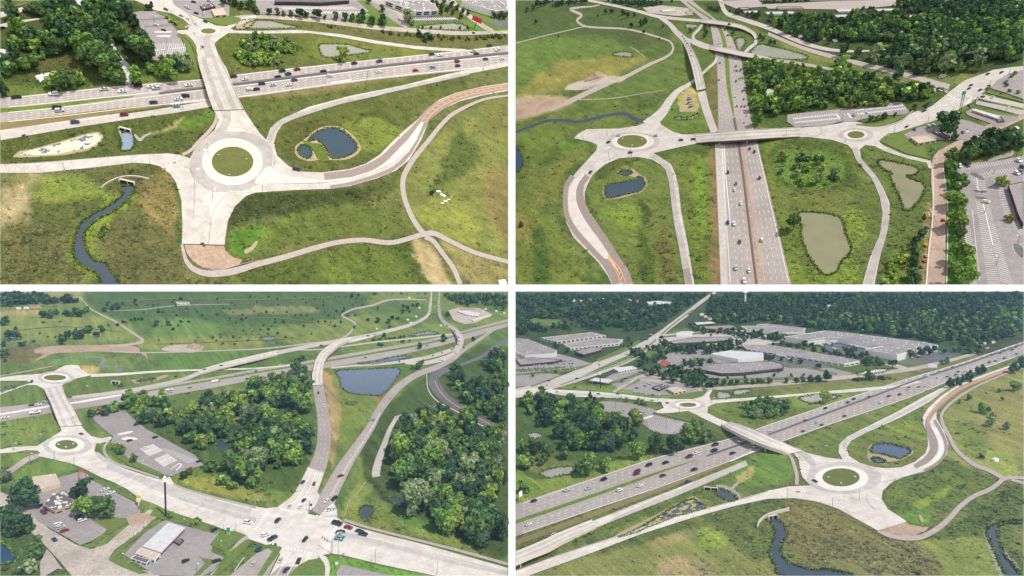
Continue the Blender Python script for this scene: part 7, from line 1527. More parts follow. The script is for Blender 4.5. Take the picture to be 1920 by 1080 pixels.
# ================================================================ LOWER RIGHT LAND
P = D; Wd = 'of the lower right photo'
ground(D,(98,110,62),(80,98,50),[
    ([(966,547),(1920,547),(1920,650),(1780,665),(1400,650),(1250,680),(1100,720),(966,640)],(50,74,54),6,.4),
    ([(990,600),(1040,598),(1045,606),(1000,610)],(104,140,76),2,.2),([(1120,680),(1240,640),(1290,640),(1180,680),(1100,700)],(88,118,62),5,.3),
    ([(1160,660),(1300,610),(1310,620),(1180,676)],(86,110,62),4,.3),([(1050,725),(1250,720),(1260,740),(1330,740),(1310,750),(1260,748),(1140,735)],(96,128,56),4,.3),
    ([(966,740),(1180,745),(1230,800),(1340,820),(1400,830),(1250,860),(1000,940),(966,900)],(66,92,44),6,.7),
    ([(990,850),(1060,860),(1100,880),(1040,890),(985,880)],(102,112,58),6,.7),([(966,880),(1000,900),(1060,890),(1200,850),(1220,860),(1050,920),(970,945)],(112,136,50),4,.6),
    ([(1330,760),(1440,745),(1500,742),(1600,750),(1500,790),(1440,800),(1370,790),(1330,770)],(92,112,46),6,.7),
    ([(1440,740),(1560,725),(1680,715),(1700,722),(1600,745),(1500,750)],(102,122,54),4,.5),([(1480,740),(1560,735),(1590,745),(1560,760),(1500,765)],(112,130,54),4,.7),
    ([(1430,715),(1700,695),(1820,665),(1830,672),(1700,715),(1440,730)],(106,108,66),4,.5),
    ([(1490,830),(1660,760),(1780,730),(1900,680),(1880,720),(1740,760),(1660,830),(1580,850),(1520,845)],(98,114,52),5,.6),
    ([(1540,840),(1700,760),(1740,765),(1600,845),(1570,855)],(88,116,46),4,.7),([(1730,780),(1770,730),(1920,690),(1920,700),(1800,740)],(112,122,60),4,.4),
    ([(1590,840),(1610,825),(1700,790),(1740,805),(1742,840),(1720,865),(1660,878),(1600,870)],(98,110,54),5,.6),([(1660,800),(1700,790),(1735,805),(1735,825),(1690,820)],(108,128,48),4,.8),
    ([(1765,780),(1800,740),(1920,700),(1920,890),(1870,895),(1800,870),(1770,840)],(116,124,68),8,.35),([(1830,740),(1920,720),(1920,860),(1870,850)],(122,122,70),8,.3),
    ([(1795,790),(1830,800),(1850,850),(1830,860),(1800,830)],(100,120,52),5,.7),([(1850,850),(1900,850),(1910,890),(1870,890)],(124,140,60),5,.2),
    ([(1660,930),(1690,900),(1780,880),(1860,895),(1840,930),(1760,960),(1740,985),(1700,980),(1670,960)],(88,108,48),6,.8),
    ([(1685,960),(1705,955),(1745,965),(1735,980),(1700,982)],(88,132,44),3,.5),([(1715,945),(1770,915),(1790,910),(1740,950)],(112,138,40),3,.6),
    ([(1780,990),(1880,920),(1920,910),(1920,960),(1860,975),(1860,1020),(1800,1010)],(78,98,46),6,.9),([(1770,1010),(1860,1010),(1880,1080),(1760,1080),(1720,1020)],(112,126,58),6,.3),
    ([(1470,940),(1560,945),(1650,990),(1720,1030),(1740,1080),(1520,1060),(1470,1000)],(106,104,64),10,.9),([(1530,1040),(1700,1010),(1760,1080),(1560,1080)],(104,106,72),8,1.0),
    ([(1480,960),(1500,950),(1540,985),(1600,1000),(1560,990)],(126,114,70),10,.9),([(966,1000),(1100,920),(1230,870),(1440,850),(1480,850),(1470,890),(1300,940),(1180,985),(1000,1040)],(84,104,48),6,.8),
    ([(1380,870),(1440,850),(1490,848),(1490,890),(1440,910),(1390,905)],(90,124,50),6,.4),([(1385,895),(1410,872),(1412,880),(1395,905)],(150,136,92),2,.2),
    ([(1000,1075),(1130,1040),(1250,1005),(1330,985),(1400,1000),(1420,1080),(1000,1080)],(110,118,66),8,.3),([(1240,1050),(1290,1040),(1340,1080),(1240,1080)],(138,126,98),10,.3),([(1230,1010),(1290,1000),(1300,1010),(1240,1025)],(134,124,88),6,.3),
    ([(1310,1000),(1350,990),(1390,1000),(1370,1020),(1320,1030)],(118,140,44),6,.5),([(1330,960),(1440,940),(1450,1000),(1420,1050),(1350,1000)],(82,98,50),8,.9),
    ([(1280,940),(1300,950),(1160,1000),(1160,990)],(104,124,56),3,.4),
])
# water
sheet(D,'river',[(1443,972),(1458,974),(1470,985),(1476,1003),(1466,1020),(1465,1036),(1480,1055),(1520,1068),(1555,1068),(1600,1080),(1470,1080),(1455,1062),(1444,1042),(1446,1020),(1452,1004),(1450,990)],'river')
sheet(D,'river',[(1920,976),(1895,976),(1870,982),(1852,990),(1850,1002),(1858,1020),(1868,1040),(1876,1060),(1890,1080),(1912,1080),(1900,1060),(1885,1045),(1876,1020),(1871,1000),(1874,988),(1890,982),(1920,982)],'river')
strip(D,'riprap',[(1846,990,2),(1848,1006,2.4),(1862,1040,3),(1874,1068,5),(1880,1080,5)],'rock',block=False); strip(D,'riprap',[(1875,1010,1.4),(1886,1038,2),(1902,1055,3),(1912,1072,3.4)],'rock',block=False)
sheet(D,'basin_bank',[(1147,1014),(1162,998),(1190,985),(1225,968),(1262,948),(1295,932),(1306,933),(1328,950),(1330,955),(1312,962),(1280,972),(1240,985),(1195,1002),(1165,1014)],'sand')
sheet(D,'marsh_pond',[(1160,1008),(1185,998),(1225,975),(1262,952),(1296,936),(1306,940),(1324,952),(1300,961),(1265,970),(1225,986),(1190,1000)],'algyD')
sheet(D,'culvert_pool',[(1338,915),(1352,918),(1372,925),(1382,935),(1374,941),(1360,938),(1342,926)],'river')
strip(D,'riprap',[(1342,911,2),(1356,912,2.6),(1370,918,3),(1384,928,3),(1388,936,2)],'rock'); strip(D,'riprap',[(1370,918,3),(1384,905,2)],'gravel')
sheet(D,'pond_bank',[(1626,850),(1630,836),(1645,830),(1670,831),(1700,838),(1712,844),(1710,852),(1690,862),(1665,866),(1662,870),(1645,870),(1630,864)],'sand')
sheet(D,'pond',[(1632,846),(1638,835),(1650,831),(1672,833),(1700,840),(1708,846),(1700,854),(1686,860),(1672,857),(1655,852),(1640,850)],'wdeep'); sheet(D,'pond',[(1634,860),(1642,858),(1655,862),(1661,867),(1648,869),(1636,865)],'wdeep')
sheet(D,'pond',[(1498,747),(1515,742),(1540,739),(1560,741),(1575,744),(1560,750),(1540,754),(1525,758),(1508,753)],'wgrey'); sheet(D,'pond',[(1345,736),(1350,735),(1368,738),(1369,745),(1355,749),(1346,747)],'wgrey'); sheet(D,'pond',[(1376,733),(1390,731),(1408,731),(1402,737),(1380,742)],'wgrey')
sheet(D,'pond',[(1608,700),(1640,693),(1655,692),(1666,695),(1640,701),(1612,704)],'wbright'); sheet(D,'marsh_pond',[(1014,887),(1030,880),(1050,876),(1074,876),(1072,888),(1050,892),(1034,897),(1020,894)],'wgrey')
strip(D,'stream',[(1182,832,2),(1196,838,3),(1206,846,3)],'wgrey'); sheet(D,'pond',[(990,815),(1005,812),(1018,818),(1000,824)],'wgrey')
# highways
up = [(966,946),(1100,900),(1226,858),(1371,821),(1440,796),(1560,756),(1690,713),(1800,681),(1920,640)]
dn = [(966,1006),(1100,960),(1250,910),(1368,866),(1440,838),(1560,795),(1700,748),(1780,715),(1920,664)]
sheet(D,'highway',up+dn[::-1],'asph',False)
strip(D,'grass_median',[(966,979,3.4),(1060,947,3.2),(1150,916,3),(1220,891,2.4),(1270,874,1.4),(1305,863,.5)],'reed')
strip(D,'dry_median',[(966,1018,5),(1060,984,5),(1150,950,4.6),(1240,917,4),(1320,886,3),(1369,865,1)],'verge')
wallrun(D,'median_barrier',[(1326,855.5),(1400,830),(1440,816),(1530,783),(1620,750),(1720,713),(1820,680),(1920,645)],1.6,2.2,'barr','long dark concrete median barrier along the highway '+Wd,'barrier')
strip(D,'ramp_road',[(1110,985,7),(1180,957,7),(1280,918,6.5),(1350,889,5.5),(1400,868,5)],'asph2'); strip(D,'new_ramp_pavement',[(966,1048,8),(1040,1015,8),(1120,981,7),(1160,964,3),(1220,938,2),(1300,905,2)],'conc')
strip(D,'gore_pavement',[(1369,865,1),(1400,851,1),(1415,845,.8)],'conc2')
mk = Marks(D,'white').open(); cu = [(966,975),(1100,930),(1226,886),(1371,838),(1440,814),(1620,748),(1800,687),(1920,644)]; cl = [(966,984),(1100,938),(1226,893),(1371,843),(1440,818),(1620,752),(1800,690),(1920,647)]
for t in (.28,.5,.75): mk.dash(lerpline(up,cu,t),.38,5,9); mk.dash(lerpline(cl,dn,t),.38,5,9)
mk.line(lerpline(up,cu,.08),.3); mk.line(lerpline(cl,dn,.93),.3); mk.build()
strip(D,'far_street',[(966,738,9),(1000,730,9),(1050,714,8),(1100,693,7),(1150,671,6.5),(1200,650,6),(1232,630,5),(1262,607,4),(1290,585,3.4),(1320,562,3),(1342,547,2.4)],'asph2'); strip(D,'far_street',[(1030,727,4),(1100,706,4),(1170,680,3.4),(1220,650,3),(1252,618,2.6),(1290,590,2)],'asph2',block=False)
strip(D,'grass_median',[(1050,722,.8),(1120,697,1),(1180,674,1),(1225,641,1.3),(1262,608,1.2),(1300,580,.9)],'lawn'); strip(D,'grass_verge',[(1040,696,3),(1080,690,4),(1110,681,2)],'lawn'); strip(D,'grass_verge',[(995,724,2),(1030,710,3.4),(1050,704,1)],'lawn'); strip(D,'grass_verge',[(1120,676,3),(1165,658,4),(1200,640,3)],'lawn')
# lots behind
for n_,pts,m_ in (('parking_lot',[(966,662),(1050,664),(1080,672),(1110,682),(1080,688),(1040,694),(966,702)],'lot'),('parking_lot',[(966,704),(1030,700),(1050,703),(1000,722),(966,726)],'lot'),('business_lot',[(1150,700),(1220,690),(1280,705),(1330,712),(1310,735),(1230,742),(1160,728),(1130,712)],'lot'),('business_lot',[(1220,668),(1300,655),(1420,660),(1560,690),(1600,700),(1560,712),(1440,716),(1330,716),(1260,700)],'lot'),('truck_yard',[(1540,650),(1570,640),(1640,648),(1625,665),(1600,672),(1550,668)],'dark'),('business_lot',[(1680,680),(1760,658),(1800,662),(1780,672),(1720,688)],'dark'),('business_lot',[(1440,660),(1520,672),(1560,690),(1480,690),(1440,680)],'dark'),('business_lot',[(1230,628),(1330,620),(1470,618),(1480,640),(1400,650),(1230,655)],'asph2')): sheet(D,n_,pts,m_,False)
strip(D,'back_street',[(1200,712,2),(1290,718,3),(1340,728,3),(1400,724,3),(1480,718,3.4),(1580,708,3.4),(1680,696,3.6),(1720,690,3.6),(1780,676,3),(1830,662,2.6)],'gravel'); strip(D,'side_street',[(1640,676,2.4),(1680,686,3.4),(1700,692,3.6)],'gravel')
strip(D,'grass_verge',[(1460,678,1.6),(1520,690,2),(1570,702,2)],'lawn'); strip(D,'grass_verge',[(1590,668,1.4),(1640,676,1.6),(1680,684,2.4)],'lawn'); strip(D,'grass_verge',[(1700,682,3),(1740,676,2)],'lawn'); strip(D,'grass_verge',[(1160,730,1.6),(1200,712,2)],'lawn')
strip(D,'gravel_street',[(1150,735,2),(1180,718,2.4),(1200,706,2),(1230,706,2.4),(1280,716,2.6),(1310,728,2.4),(1320,740,2.4)],'gravel')
# pale pavement
sheet(D,'pavement',[(966,732),(1000,728),(1035,730),(1100,733),(1160,738),(1220,746),(1260,748),(1300,748),(1312,744),(1326,730),(1336,731),(1330,742),(1332,750),(1400,746),(1500,738),(1600,729),(1680,722),(1720,714),(1730,716),(1690,726),(1600,735),(1500,742),(1400,751),(1342,756),(1328,762),(1326,774),(1345,784),(1376,796),(1420,808),(1470,832),(1510,848),(1550,858),(1580,861),(1572,848),(1574,832),(1590,818),(1610,808),(1680,773),(1730,745),(1790,715),(1800,716),(1770,733),(1740,755),(1690,782),(1620,813),(1596,826),(1587,840),(1592,855),(1612,868),(1640,876),(1665,878),(1690,876),(1715,866),(1735,850),(1740,835),(1738,810),(1731,795),(1730,782),(1740,765),(1765,742),(1800,720),(1850,700),(1920,676),(1920,684),(1860,706),(1800,732),(1770,750),(1756,768),(1756,785),(1770,808),(1778,830),(1776,852),(1758,872),(1735,884),(1700,893),(1675,902),(1655,920),(1653,935),(1665,955),(1690,970),(1700,978),(1646,995),(1610,975),(1570,953),(1530,940),(1490,934),(1440,935),(1380,948),(1300,970),(1200,1002),(1100,1040),(1000,1076),(990,1080),(966,1080),(966,1070),(1040,1042),(1140,1010),(1250,972),(1380,938),(1440,920),(1480,912),(1520,910),(1505,895),(1500,880),(1498,862),(1488,850),(1462,845),(1430,833),(1380,815),(1352,800),(1320,785),(1290,770),(1262,774),(1236,775),(1226,772),(1245,765),(1240,755),(1215,752),(1160,746),(1080,744),(1030,738),(966,745)],'conc',False)
sheet(D,'driven_lane',[(1583+70*math.cos(i*.35),896+30*math.sin(i*.35)) for i in range(18)],'conc3'); sheet(D,'truck_apron',[(1578+50*math.cos(i*.35),897+23*math.sin(i*.35)) for i in range(18)],'conc2'); sheet(D,'roundabout_island',[(1577+35*math.cos(i*.35),895+17*math.sin(i*.35)) for i in range(18)],'isleD')
strip(D,'apron_kerb',[(1578+50*math.cos(i*.35),897+23*math.sin(i*.35),.5) for i in range(19)],'kerb',0,.5,n=3)
sheet(D,'driven_lane',[(1290+34*math.cos(i*.35),759+9*math.sin(i*.35)) for i in range(18)],'conc3'); sheet(D,'truck_apron',[(1290+24*math.cos(i*.35),759+6.4*math.sin(i*.35)) for i in range(18)],'conc2'); sheet(D,'roundabout_island',[(1290+16*math.cos(i*.35),759+4*math.sin(i*.35)) for i in range(18)],'isleD')
strip(D,'driven_lane',[(1480,838,3),(1508,852,5),(1524,872,6),(1522,890,6)],'conc3',block=False); strip(D,'driven_lane',[(1582,842,3.6),(1588,826,3.6),(1615,811,3.4),(1684,778,3),(1735,751,2.6),(1790,719,2)],'conc3',block=False)
strip(D,'driven_lane',[(1040,737,2),(1130,741,2),(1220,751,2)],'conc3',block=False)
strip(D,'new_asphalt',[(1715,875,4),(1737,862,6),(1750,845,7.5),(1750,828,8),(1744,810,6.5),(1739,795,4.6),(1744,780,4.4),(1765,756,4.6),(1800,729,4),(1855,706,3),(1920,681,2.4)],'newasph')
strip(D,'new_asphalt',[(1733,882,2.4),(1758,868,2.6),(1772,850,2.8),(1773,830,3),(1764,808,3),(1752,788,3)],'newasph'); strip(D,'raised_median',[(1722,880,1.4),(1750,866,3),(1763,849,4),(1764,832,4.4),(1756,812,3.6),(1746,798,1.2)],'conc2',block=False)
mk = Marks(D,'orange','median_hatching').open(); q_ = spl([(1743,795),(1741,782),(1752,766),(1770,750),(1800,729),(1855,706),(1915,683)],6); r_ = resample(q_,4); mk.line(r_[:-2]+np.array((-1.6,-.6)),.35); mk.line(r_[:-2]+np.array((1.6,.8)),.35)
for p in r_[:-2]: mk.seg(p+np.array((-1.6,-.6)),p+np.array((1.8,1.2)),.5)
mk.build()
mk = Marks(D,'white').open()
for k in range(12): x = 1112+k*30; y = 1026.5-k*9.6; mk.seg((x-2,y+1.6),(x+4,y-2.4),.5)
for k in range(5): mk.seg((1488+k*5,919+k*.5),(1489+k*5,921+k*.5),.8)
mk.build()
mk = Marks(D,'brick','brick_crossing').open(); mk.seg((1492,922),(1500,922),1.4); mk.seg((1489,909),(1499,909),1); mk.build()
mk = Marks(D,'tar','pavement_seams').open(); mk.line(resample(spl([(1520,872),(1535,870),(1553,866)],6),4),.35); mk.line(resample(spl([(1626,925),(1626,940),(1640,955)],6),4),.35); mk.line(resample(spl([(966,1071),(1040,1043),(1140,1011),(1250,973),(1380,939),(1440,921)],6),6),.45)
mk.line(resample(spl([(1658,904),(1700,893),(1735,882),(1760,868)],6),6),.35); mk.build()
sheet(D,'dirt_pad',[(1648,994),(1698,979),(1705,983),(1730,988),(1742,988),(1735,996),(1715,1004),(1690,1006),(1665,1002)],'dirt',False)
strip(D,'path',[(1646,996,2),(1668,1005,3),(1695,1009,4),(1725,1007,5),(1755,993,5),(1780,972,5),(1800,950,4.6),(1825,931,4),(1855,918,4),(1870,908,4),(1882,898,4),(1900,895,3),(1920,896,3)],'path'); strip(D,'path',[(1896,899,2.4),(1910,903,2.4),(1920,906,2.4)],'path')
strip(D,'path',[(1920,690,1),(1880,703,1.4),(1830,725,1.8),(1790,750,2.2),(1768,772,2.6),(1766,790,3),(1778,815,3.4),(1795,845,3.6),(1825,870,3.6),(1855,882,3.6),(1880,896,4)],'path')
strip(D,'path',[(1468,846,2),(1482,855,3),(1490,875,3.4),(1494,892,3.6),(1494,908,3.6)],'path')
sheet(D,'parking_lot',[(1112,757),(1130,752),(1180,754),(1215,762),(1232,770),(1222,776),(1250,784),(1290,792),(1300,798),(1290,806),(1262,815),(1230,812),(1205,795),(1170,780),(1130,770)],'lot',False); bays(D,(1215,785),(1285,793),(1218,806),(1258,812),16,.25)
sheet(D,'kerbed_island',[(1190,776),(1208,774),(1212,776),(1194,778)],'conc2'); sheet(D,'kerbed_island',[(1204,784),(1222,779),(1224,781),(1208,786)],'conc2')
strip(D,'grass_verge',[(1140,751,1),(1190,756,2),(1230,765,2.4),(1240,761,2)],'lawn'); strip(D,'grass_verge',[(1236,775,1),(1265,781,2),(1300,790,2.4)],'lawn'); sheet(D,'gravel_ramp',[(1722,966),(1728,967),(1733,977),(1727,979)],'sand')
sheet(D,'lawn',[(1256,744),(1280,738),(1322,733),(1318,742),(1300,747),(1270,747)],'lawn'); sheet(D,'sports_field',[(988,602),(1000,599),(1045,599),(1040,606),(1000,609)],'lawn')
# bridges
deck(D,'highway_bridge',[(1352,797,1370,791,0),(1365,804,1390,797,8),(1395,819,1420,808,14),(1430,834,1455,824,13),(1465,846,1490,840,5),(1478,851,1505,846,0)],4.5,'bconc','pale concrete bridge crossing over the highway '+Wd,piers=(.35,.62),railh=1.3)
m = MB(); m.box((0,0,0),(10,.5,3.2)); t_ = MB(); t_.box((-.5,-.35,.6),(6,.1,.45)); t_.box((-1,-.35,-.5),(4.6,.1,.45))
at(D,1413,832,[('',m,'green'),('sign_writing',t_,'whitep')],'bridge_sign','green sign panel hung on the side of the highway bridge '+Wd,'sign',-.35,h=9)
deck(D,'ramp_viaduct',[(967,1035,967,1056,14),(990,1026,994,1044,14),(1020,1013,1030,1030,10),(1050,999,1060,1014,3),(1110,975,1118,989,0)],5,'bconc','pale ramp viaduct with a concrete side wall at the lower left corner '+Wd,piers=(.12,),railh=1.6)
culvert(D,1333,920,22,6,'double box culvert above the round rocky pool '+Wd,-.3)
wallrun(D,'headwall',[(1420,991),(1424,980),(1436,970),(1455,963),(1480,957)],5,1.8,'bconc','curved pale headwall where the river starts '+Wd,'retaining wall'); culvert(D,1449,974,16,7,'dark culvert mouth under the curved headwall '+Wd,.2)
wallrun(D,'noise_wall',[(1828,660),(1850,653),(1880,643),(1919,632)],4,1,'brown','dark brown noise wall behind the highway at the right '+Wd,'noise wall')
# buildings
L_ = [
 ('warehouse',[(1472,631),(1547,620),(1572,622),(1730,641),(1759,647),(1682,665),(1622,655),(1655,649),(1575,633),(1547,633),(1515,637)],11,'wwhite','roof','giant white warehouse wrapped round a truck yard',None,80,1.0),
 ('warehouse',[(1390,645),(1440,646),(1600,673),(1612,677),(1584,682),(1400,653)],5.5,'wwhite','roof','long narrow white warehouse left of the giant one',(1,6,3,.2,.6),40,.9),
 ('warehouse',[(1333,663),(1370,657),(1430,661),(1432,668),(1384,673)],8,'wwhite','roofw','square pale warehouse behind the dark office',None,24,.9),
 ('office_block',[(1300,690),(1340,681),(1400,679),(1450,677),(1470,684),(1468,690),(1390,699),(1352,700)],6,'wdark','roof','sprawling dark brick office block in the middle',(1,7,2.5,.1,.55),30,.9),
 ('warehouse',[(966,634),(990,636),(1044,657),(1042,662),(984,666),(966,658)],7,'wwhite','roof','big white warehouse cut off at the left edge',None,24,.9),
 ('warehouse',[(1014,633),(1110,623),(1136,629),(1045,640)],5,'wwhite','roof','long white warehouse at the far left',(2,5,3,.15,.85),18,.8),
 ('hall',[(1057,645),(1120,634),(1168,636),(1160,643),(1070,652)],5,'wwhite','roof','white hall half hidden by trees at the left',(1,4,3,.2,.7),12,.8),
 ('office_block',[(1078,659),(1110,650),(1130,652),(1128,656),(1094,665)],6,'wdark','roof','grey block with tall bays beside the far street',(1,3,3,.2,.8),5,.8),
 ('hall',[(966,672),(1000,670),(1054,674),(1040,678),(975,684)],4,'wdark','roof','low grey hall before the crowded car lot',(1,3,2,.1,.7),5,.8),
 ('hall',[(1255,640),(1300,632),(1370,631),(1376,636),(1340,640),(1262,644)],4,'wdark','roof','long grey hall behind the office quarter',None,10,.8),
 ('hall',[(1268,624),(1280,621),(1300,621),(1295,628),(1268,629)],3,'wwhite','roofw','bright white roofed hall in the far quarter',None,2,.6),
 ('hall',[(1390,611),(1440,611),(1500,618),(1510,622),(1470,624),(1400,617)],3.4,'wwhite','roof','far white edged warehouse above the long narrow one',None,12,.7),
 ('hall',[(1418,608),(1440,607),(1510,615),(1508,619)],3,'wwhite','roof','thin far warehouse just left of the giant one',None,6,.6),
 ('hall',[(1150,690),(1185,686),(1195,690),(1160,696)],5,'wwhite','roofw','white garage beside the far street',(1,3,2,.2,.8),4,.7),
 ('hall',[(1232,680),(1242,674),(1260,680),(1250,687)],4,'wtan','wred','red roofed house among the trees',None,0,1),
 ('hall',[(1213,566),(1235,564),(1260,566),(1256,570),(1216,570)],2.6,'wwhite','roofw','white school building in the far forest',None,4,.5),
 ('hall',[(1300,604),(1335,602),(1345,606),(1306,609)],3,'wdark','roofw','dark hall with a pale roof right of the far street',None,4,.6),
 ('restaurant',[(1249,728),(1272,725),(1287,731),(1264,736)],5,'wcream','rooft','cream building with a tan roof beside the green lawn',(1,4,3,.1,.75),3,1),
 ('restaurant',[(1222,726),(1240,720),(1254,723),(1236,731)],3.4,'wdark','roofd','dark roofed building left of the cream one',None,8,1),
 ('hall',[(1320,612),(1372,610),(1380,614),(1326,617)],3,'wtan','roof','tan hall in front of the far trees',None,4,.6)]
for nm,rf,hh,wl,rm,lb,wn,hv,hs in L_: building(D,nm,rf,hh,wl,rm,lb+' '+Wd,win=wn,hvac=hv,hs=hs)
canopy(D,[(1105,713),(1116,708),(1150,712),(1140,718)],5,'pale fuel station canopy beside the tall pylon sign '+Wd)
for i,(x,y) in enumerate(sorted(((1830,643),(1838,647),(1845,642),(1850,650),(1862,640),(1360+460,641),(1888,586),(1893,584),(1835,584),(1838,586),(1554,572),(1074,562),(1090,563),(1130,560),(1180,562),(1195,563),(1105,561),(1315,588),(1322,592),(1330,596),(1820,617)))):
    building(D,'house',[(x-3,y),(x+3,y-1),(x+5,y+1),(x-2,y+2)],2.4,('wwhite','wcream')[i % 2],('roofw','rooft','wred')[i % 3],'%s house showing among far trees %s, %s house from left' % (('pale','cream')[i % 2],Wd,ordn(i+1)),'house')
m = MB(); m.cyl((0,0,0),(0,0,17),1.7,1.5,10); b_ = MB(); b_.cyl((0,0,17),(0,0,19),2,4.4,14); b_.cyl((0,0,19),(0,0,21),4.4,3,14); at(D,1397.5,568,[('',m,'whitep'),('tank',b_,'whitep')],'water_tower','white water tower standing above the far forest '+Wd,'water tower')
m = MB(); m.box((0,0,13),(1.6,1.2,26)); b_ = MB(); b_.box((0,0,28),(3,1.6,5),0,.9); at(D,1126,728,[('',m,'black'),('sign_head',b_,'whitep')],'pylon_sign','tall black pylon sign with a white head beside the fuel station '+Wd,'sign')
m = MB(); m.cyl((0,0,0),(0,0,16),.5,.4,6); b_ = MB(); b_.box((0,0,17),(4,1,3)); at(D,1124,700,[('',m,'metal'),('sign_head',b_,'orangep')],'pylon_sign','tall thin sign with an orange head beside the far street '+Wd,'sign')
billboard(D,1673,692,15,8,9,'black','dark billboard on a brown post by the back street '+Wd,.1); m = MB(); m.cyl((-3,0,0),(-3,0,8),.4,.4,6); m.cyl((3,0,0),(3,0,8),.4,.4,6); b_ = MB(); b_.box((0,0,9),(12,.8,5))
at(D,1748,697,[('',m,'metal'),('panel',b_,'whitep')],'highway_sign','white backed highway sign seen from behind, lower-right photo','sign',-.3); m = MB(); m.cyl((0,0,0),(0,0,14),.5,.4,6); b_ = MB(); b_.box((0,0,15),(9,1,9)); at(D,977,941,[('',m,'metal'),('panel',b_,'whitep')],'highway_sign','grey sign back beside the highway at the left edge, lower-right photo','sign',.9)
for x,y,h in ((1334,982,18),(1476,934,18),(1561,951,18),(1611,938,20),(1678,912,16),(1490,858,12),(1545,848,12)): pole(D,x,y,h,'around the big roundabout '+Wd,3)
for x,y,h in ((1403,861,18),(1621,790,14),(1154,765,18),(1213,780,12),(1250,805,16),(1274,775,14),(1165,747,12),(1208,752,12),(1233,752,12),(1335,756,10),(1353,804,14)): pole(D,x,y,h,'along the pale upper street or highway '+Wd,3)
for i,(x,y) in enumerate(((1494,854),(1505,864),(1510,876),(1513,888),(1514,900),(1522,908),(1583,932),(1575,940),(1760,977),(1745,1003))): cone(D,x,y,'on the pavement %s, %s from the top' % (Wd,ordn(i+1)))
for x,y,c,k,l in ((1866,864,'whitep',0,0),): 
    m = MB(); m.box((0,0,1.6),(7,5,3.2)); b_ = MB(); b_.box((0,0,3.5),(7.4,5.4,.8),0,.7); at(D,x,y,[('',m,c),('roof',b_,'wwhite')],'shed','small white shed in the meadow right of the path '+Wd,'shed',.3)
# traffic
for x,y,c,k in ((1001,940,'black','sedan'),(1063,920,'silver','pickup'),(1103,917,'silver','sedan'),(1132,900,'black','suv'),(1195,885,'maroon','suv'),(1193,889.5,'maroon','sedan'),(1217,873,'black','suv'),(1248,868.5,'black','sedan'),(1292,857.5,'maroon','suv'),(1304,850.5,'white','sedan'),(1339,846,'black','suv'),(1341,835,'black','suv'),(1390,828,'white','sedan')): car(D,x,y,(-10,3.2),c,k,12,'on the upper highway lanes left of the bridge '+Wd)
for x,y,c,k in ((991,984,'white','sedan'),(1162,920,'white','suv'),(1200,911.5,'white','sedan'),(1243,892.5,'darkblue','sedan'),(1302,881.5,'black','pickup'),(1374,850.5,'darkblue','sedan'),(1417,838,'silver','suv'),(1038,1003,'silver','sedan'),(1291,903.5,'blue','sedan')): car(D,x,y,(10,-3.6),c,k,12,'on the lower highway lanes left of the bridge '+Wd)
for i,(x,y) in enumerate(((1444,808),(1510,789),(1548,766),(1590,755),(1601,748.5),(1630,744.5),(1737,704.5),(1742,706),(1761,695),(1786,689),(1860,665),(1876,662),(1883,658),(1898,656),(1905,651),(1738,705))): car(D,x,y,(-10,3.6),('white','maroon','black','black','darkblue','blue','black','white')[i % 8],'sedan',7.5 if x < 1700 else 5.5,'on the upper highway lanes right of the bridge '+Wd)
for i,(x,y) in enumerate(((1506,809),(1532,792),(1541,797),(1584,780.5),(1651,755),(1667,743),(1687,740),(1702,730.5),(1705,727),(1723,726),(1735,724.5),(1776,706.5),(1797,697),(1812,696),(1831,691),(1855,680.5),(1856,677),(1867,677),(1883,672),(1758,708.5),(1792,703),(1906,664))): car(D,x,y,(10,-3.6),('black','silver','darkblue','black','white','black','black','silver','darkblue')[i % 9],'sedan',7.5 if x < 1700 else 5.5,'on the lower highway lanes right of the bridge '+Wd)
car(D,1528,902.5,(4,2),'darkblue','sedan',9,'',label='dark blue car circling the left side of the big roundabout, lower-right photo')
for x,y,c in ((1045,734.5,'white'),(1122,739,'black'),(1158.5,739,'darkblue'),(1223,751,'silver'),(1237,755.5,'darkblue'),(1251,756,'black'),(1029,714,'black'),(1026,722,'white'),(1078,727,'black'),(1220,628,'white'),(1212,637,'black'),(1082,710,'black'),(1173,710,'darkblue'),(1326,733.5,'silver')): car(D,x,y,(5,.6),c,'sedan',6.5,'on the pale upper street '+Wd)
for i,(x,y,c) in enumerate(((1170,770,'silver'),(1200,773.5,'darkblue'),(1190,736,'white'),(1198,737,'silver'),(1224,741,'black'),(1214,719,'white'),(1219,721,'silver'),(1209,724,'grey'),(1194,728,'black'))): car(D,x,y,(5,.6),c,'sedan',6,'parked around the businesses '+Wd)
for i in range(13): car(D,1283+(i % 7)*5.4+(i//7)*8,697+(i % 7)*1.3+(i//7)*4,(3,1),('white','silver','blue','black','white','grey','darkblue')[(i*3) % 7],'sedan',5.4,'parked before the dark office block '+Wd)
for i in range(76): car(D,970+(i % 19)*5.6+(i//19)*2.5,681.5+(i//19)*4.6-(i % 19)*.25+(0 if i//19 < 2 else 1),(2,1),('white','silver','grey','blue','white','darkblue','teal')[(i*5) % 7],'sedan',4.4,'in the crowded car lot by the far street '+Wd)
for i,(x,y,c) in enumerate(((1538,648,'white'),(1560,643,'white'),(1566,643,'teal'),(1556,647,'blue'),(1597,649,'red'),(1604,650.5,'white'),(1566,656,'orange'),(1612,652,'white'),(1620,654,'silver'),(1628,655,'white'),(1470,670,'white'),(1482,676,'white'),(1460,668,'silver'),(1452,664,'white'))): 
    car(D,x,y,(4,1),'red' if c == 'orange' else c,'truck',11,'docked in the warehouse truck yards '+Wd)
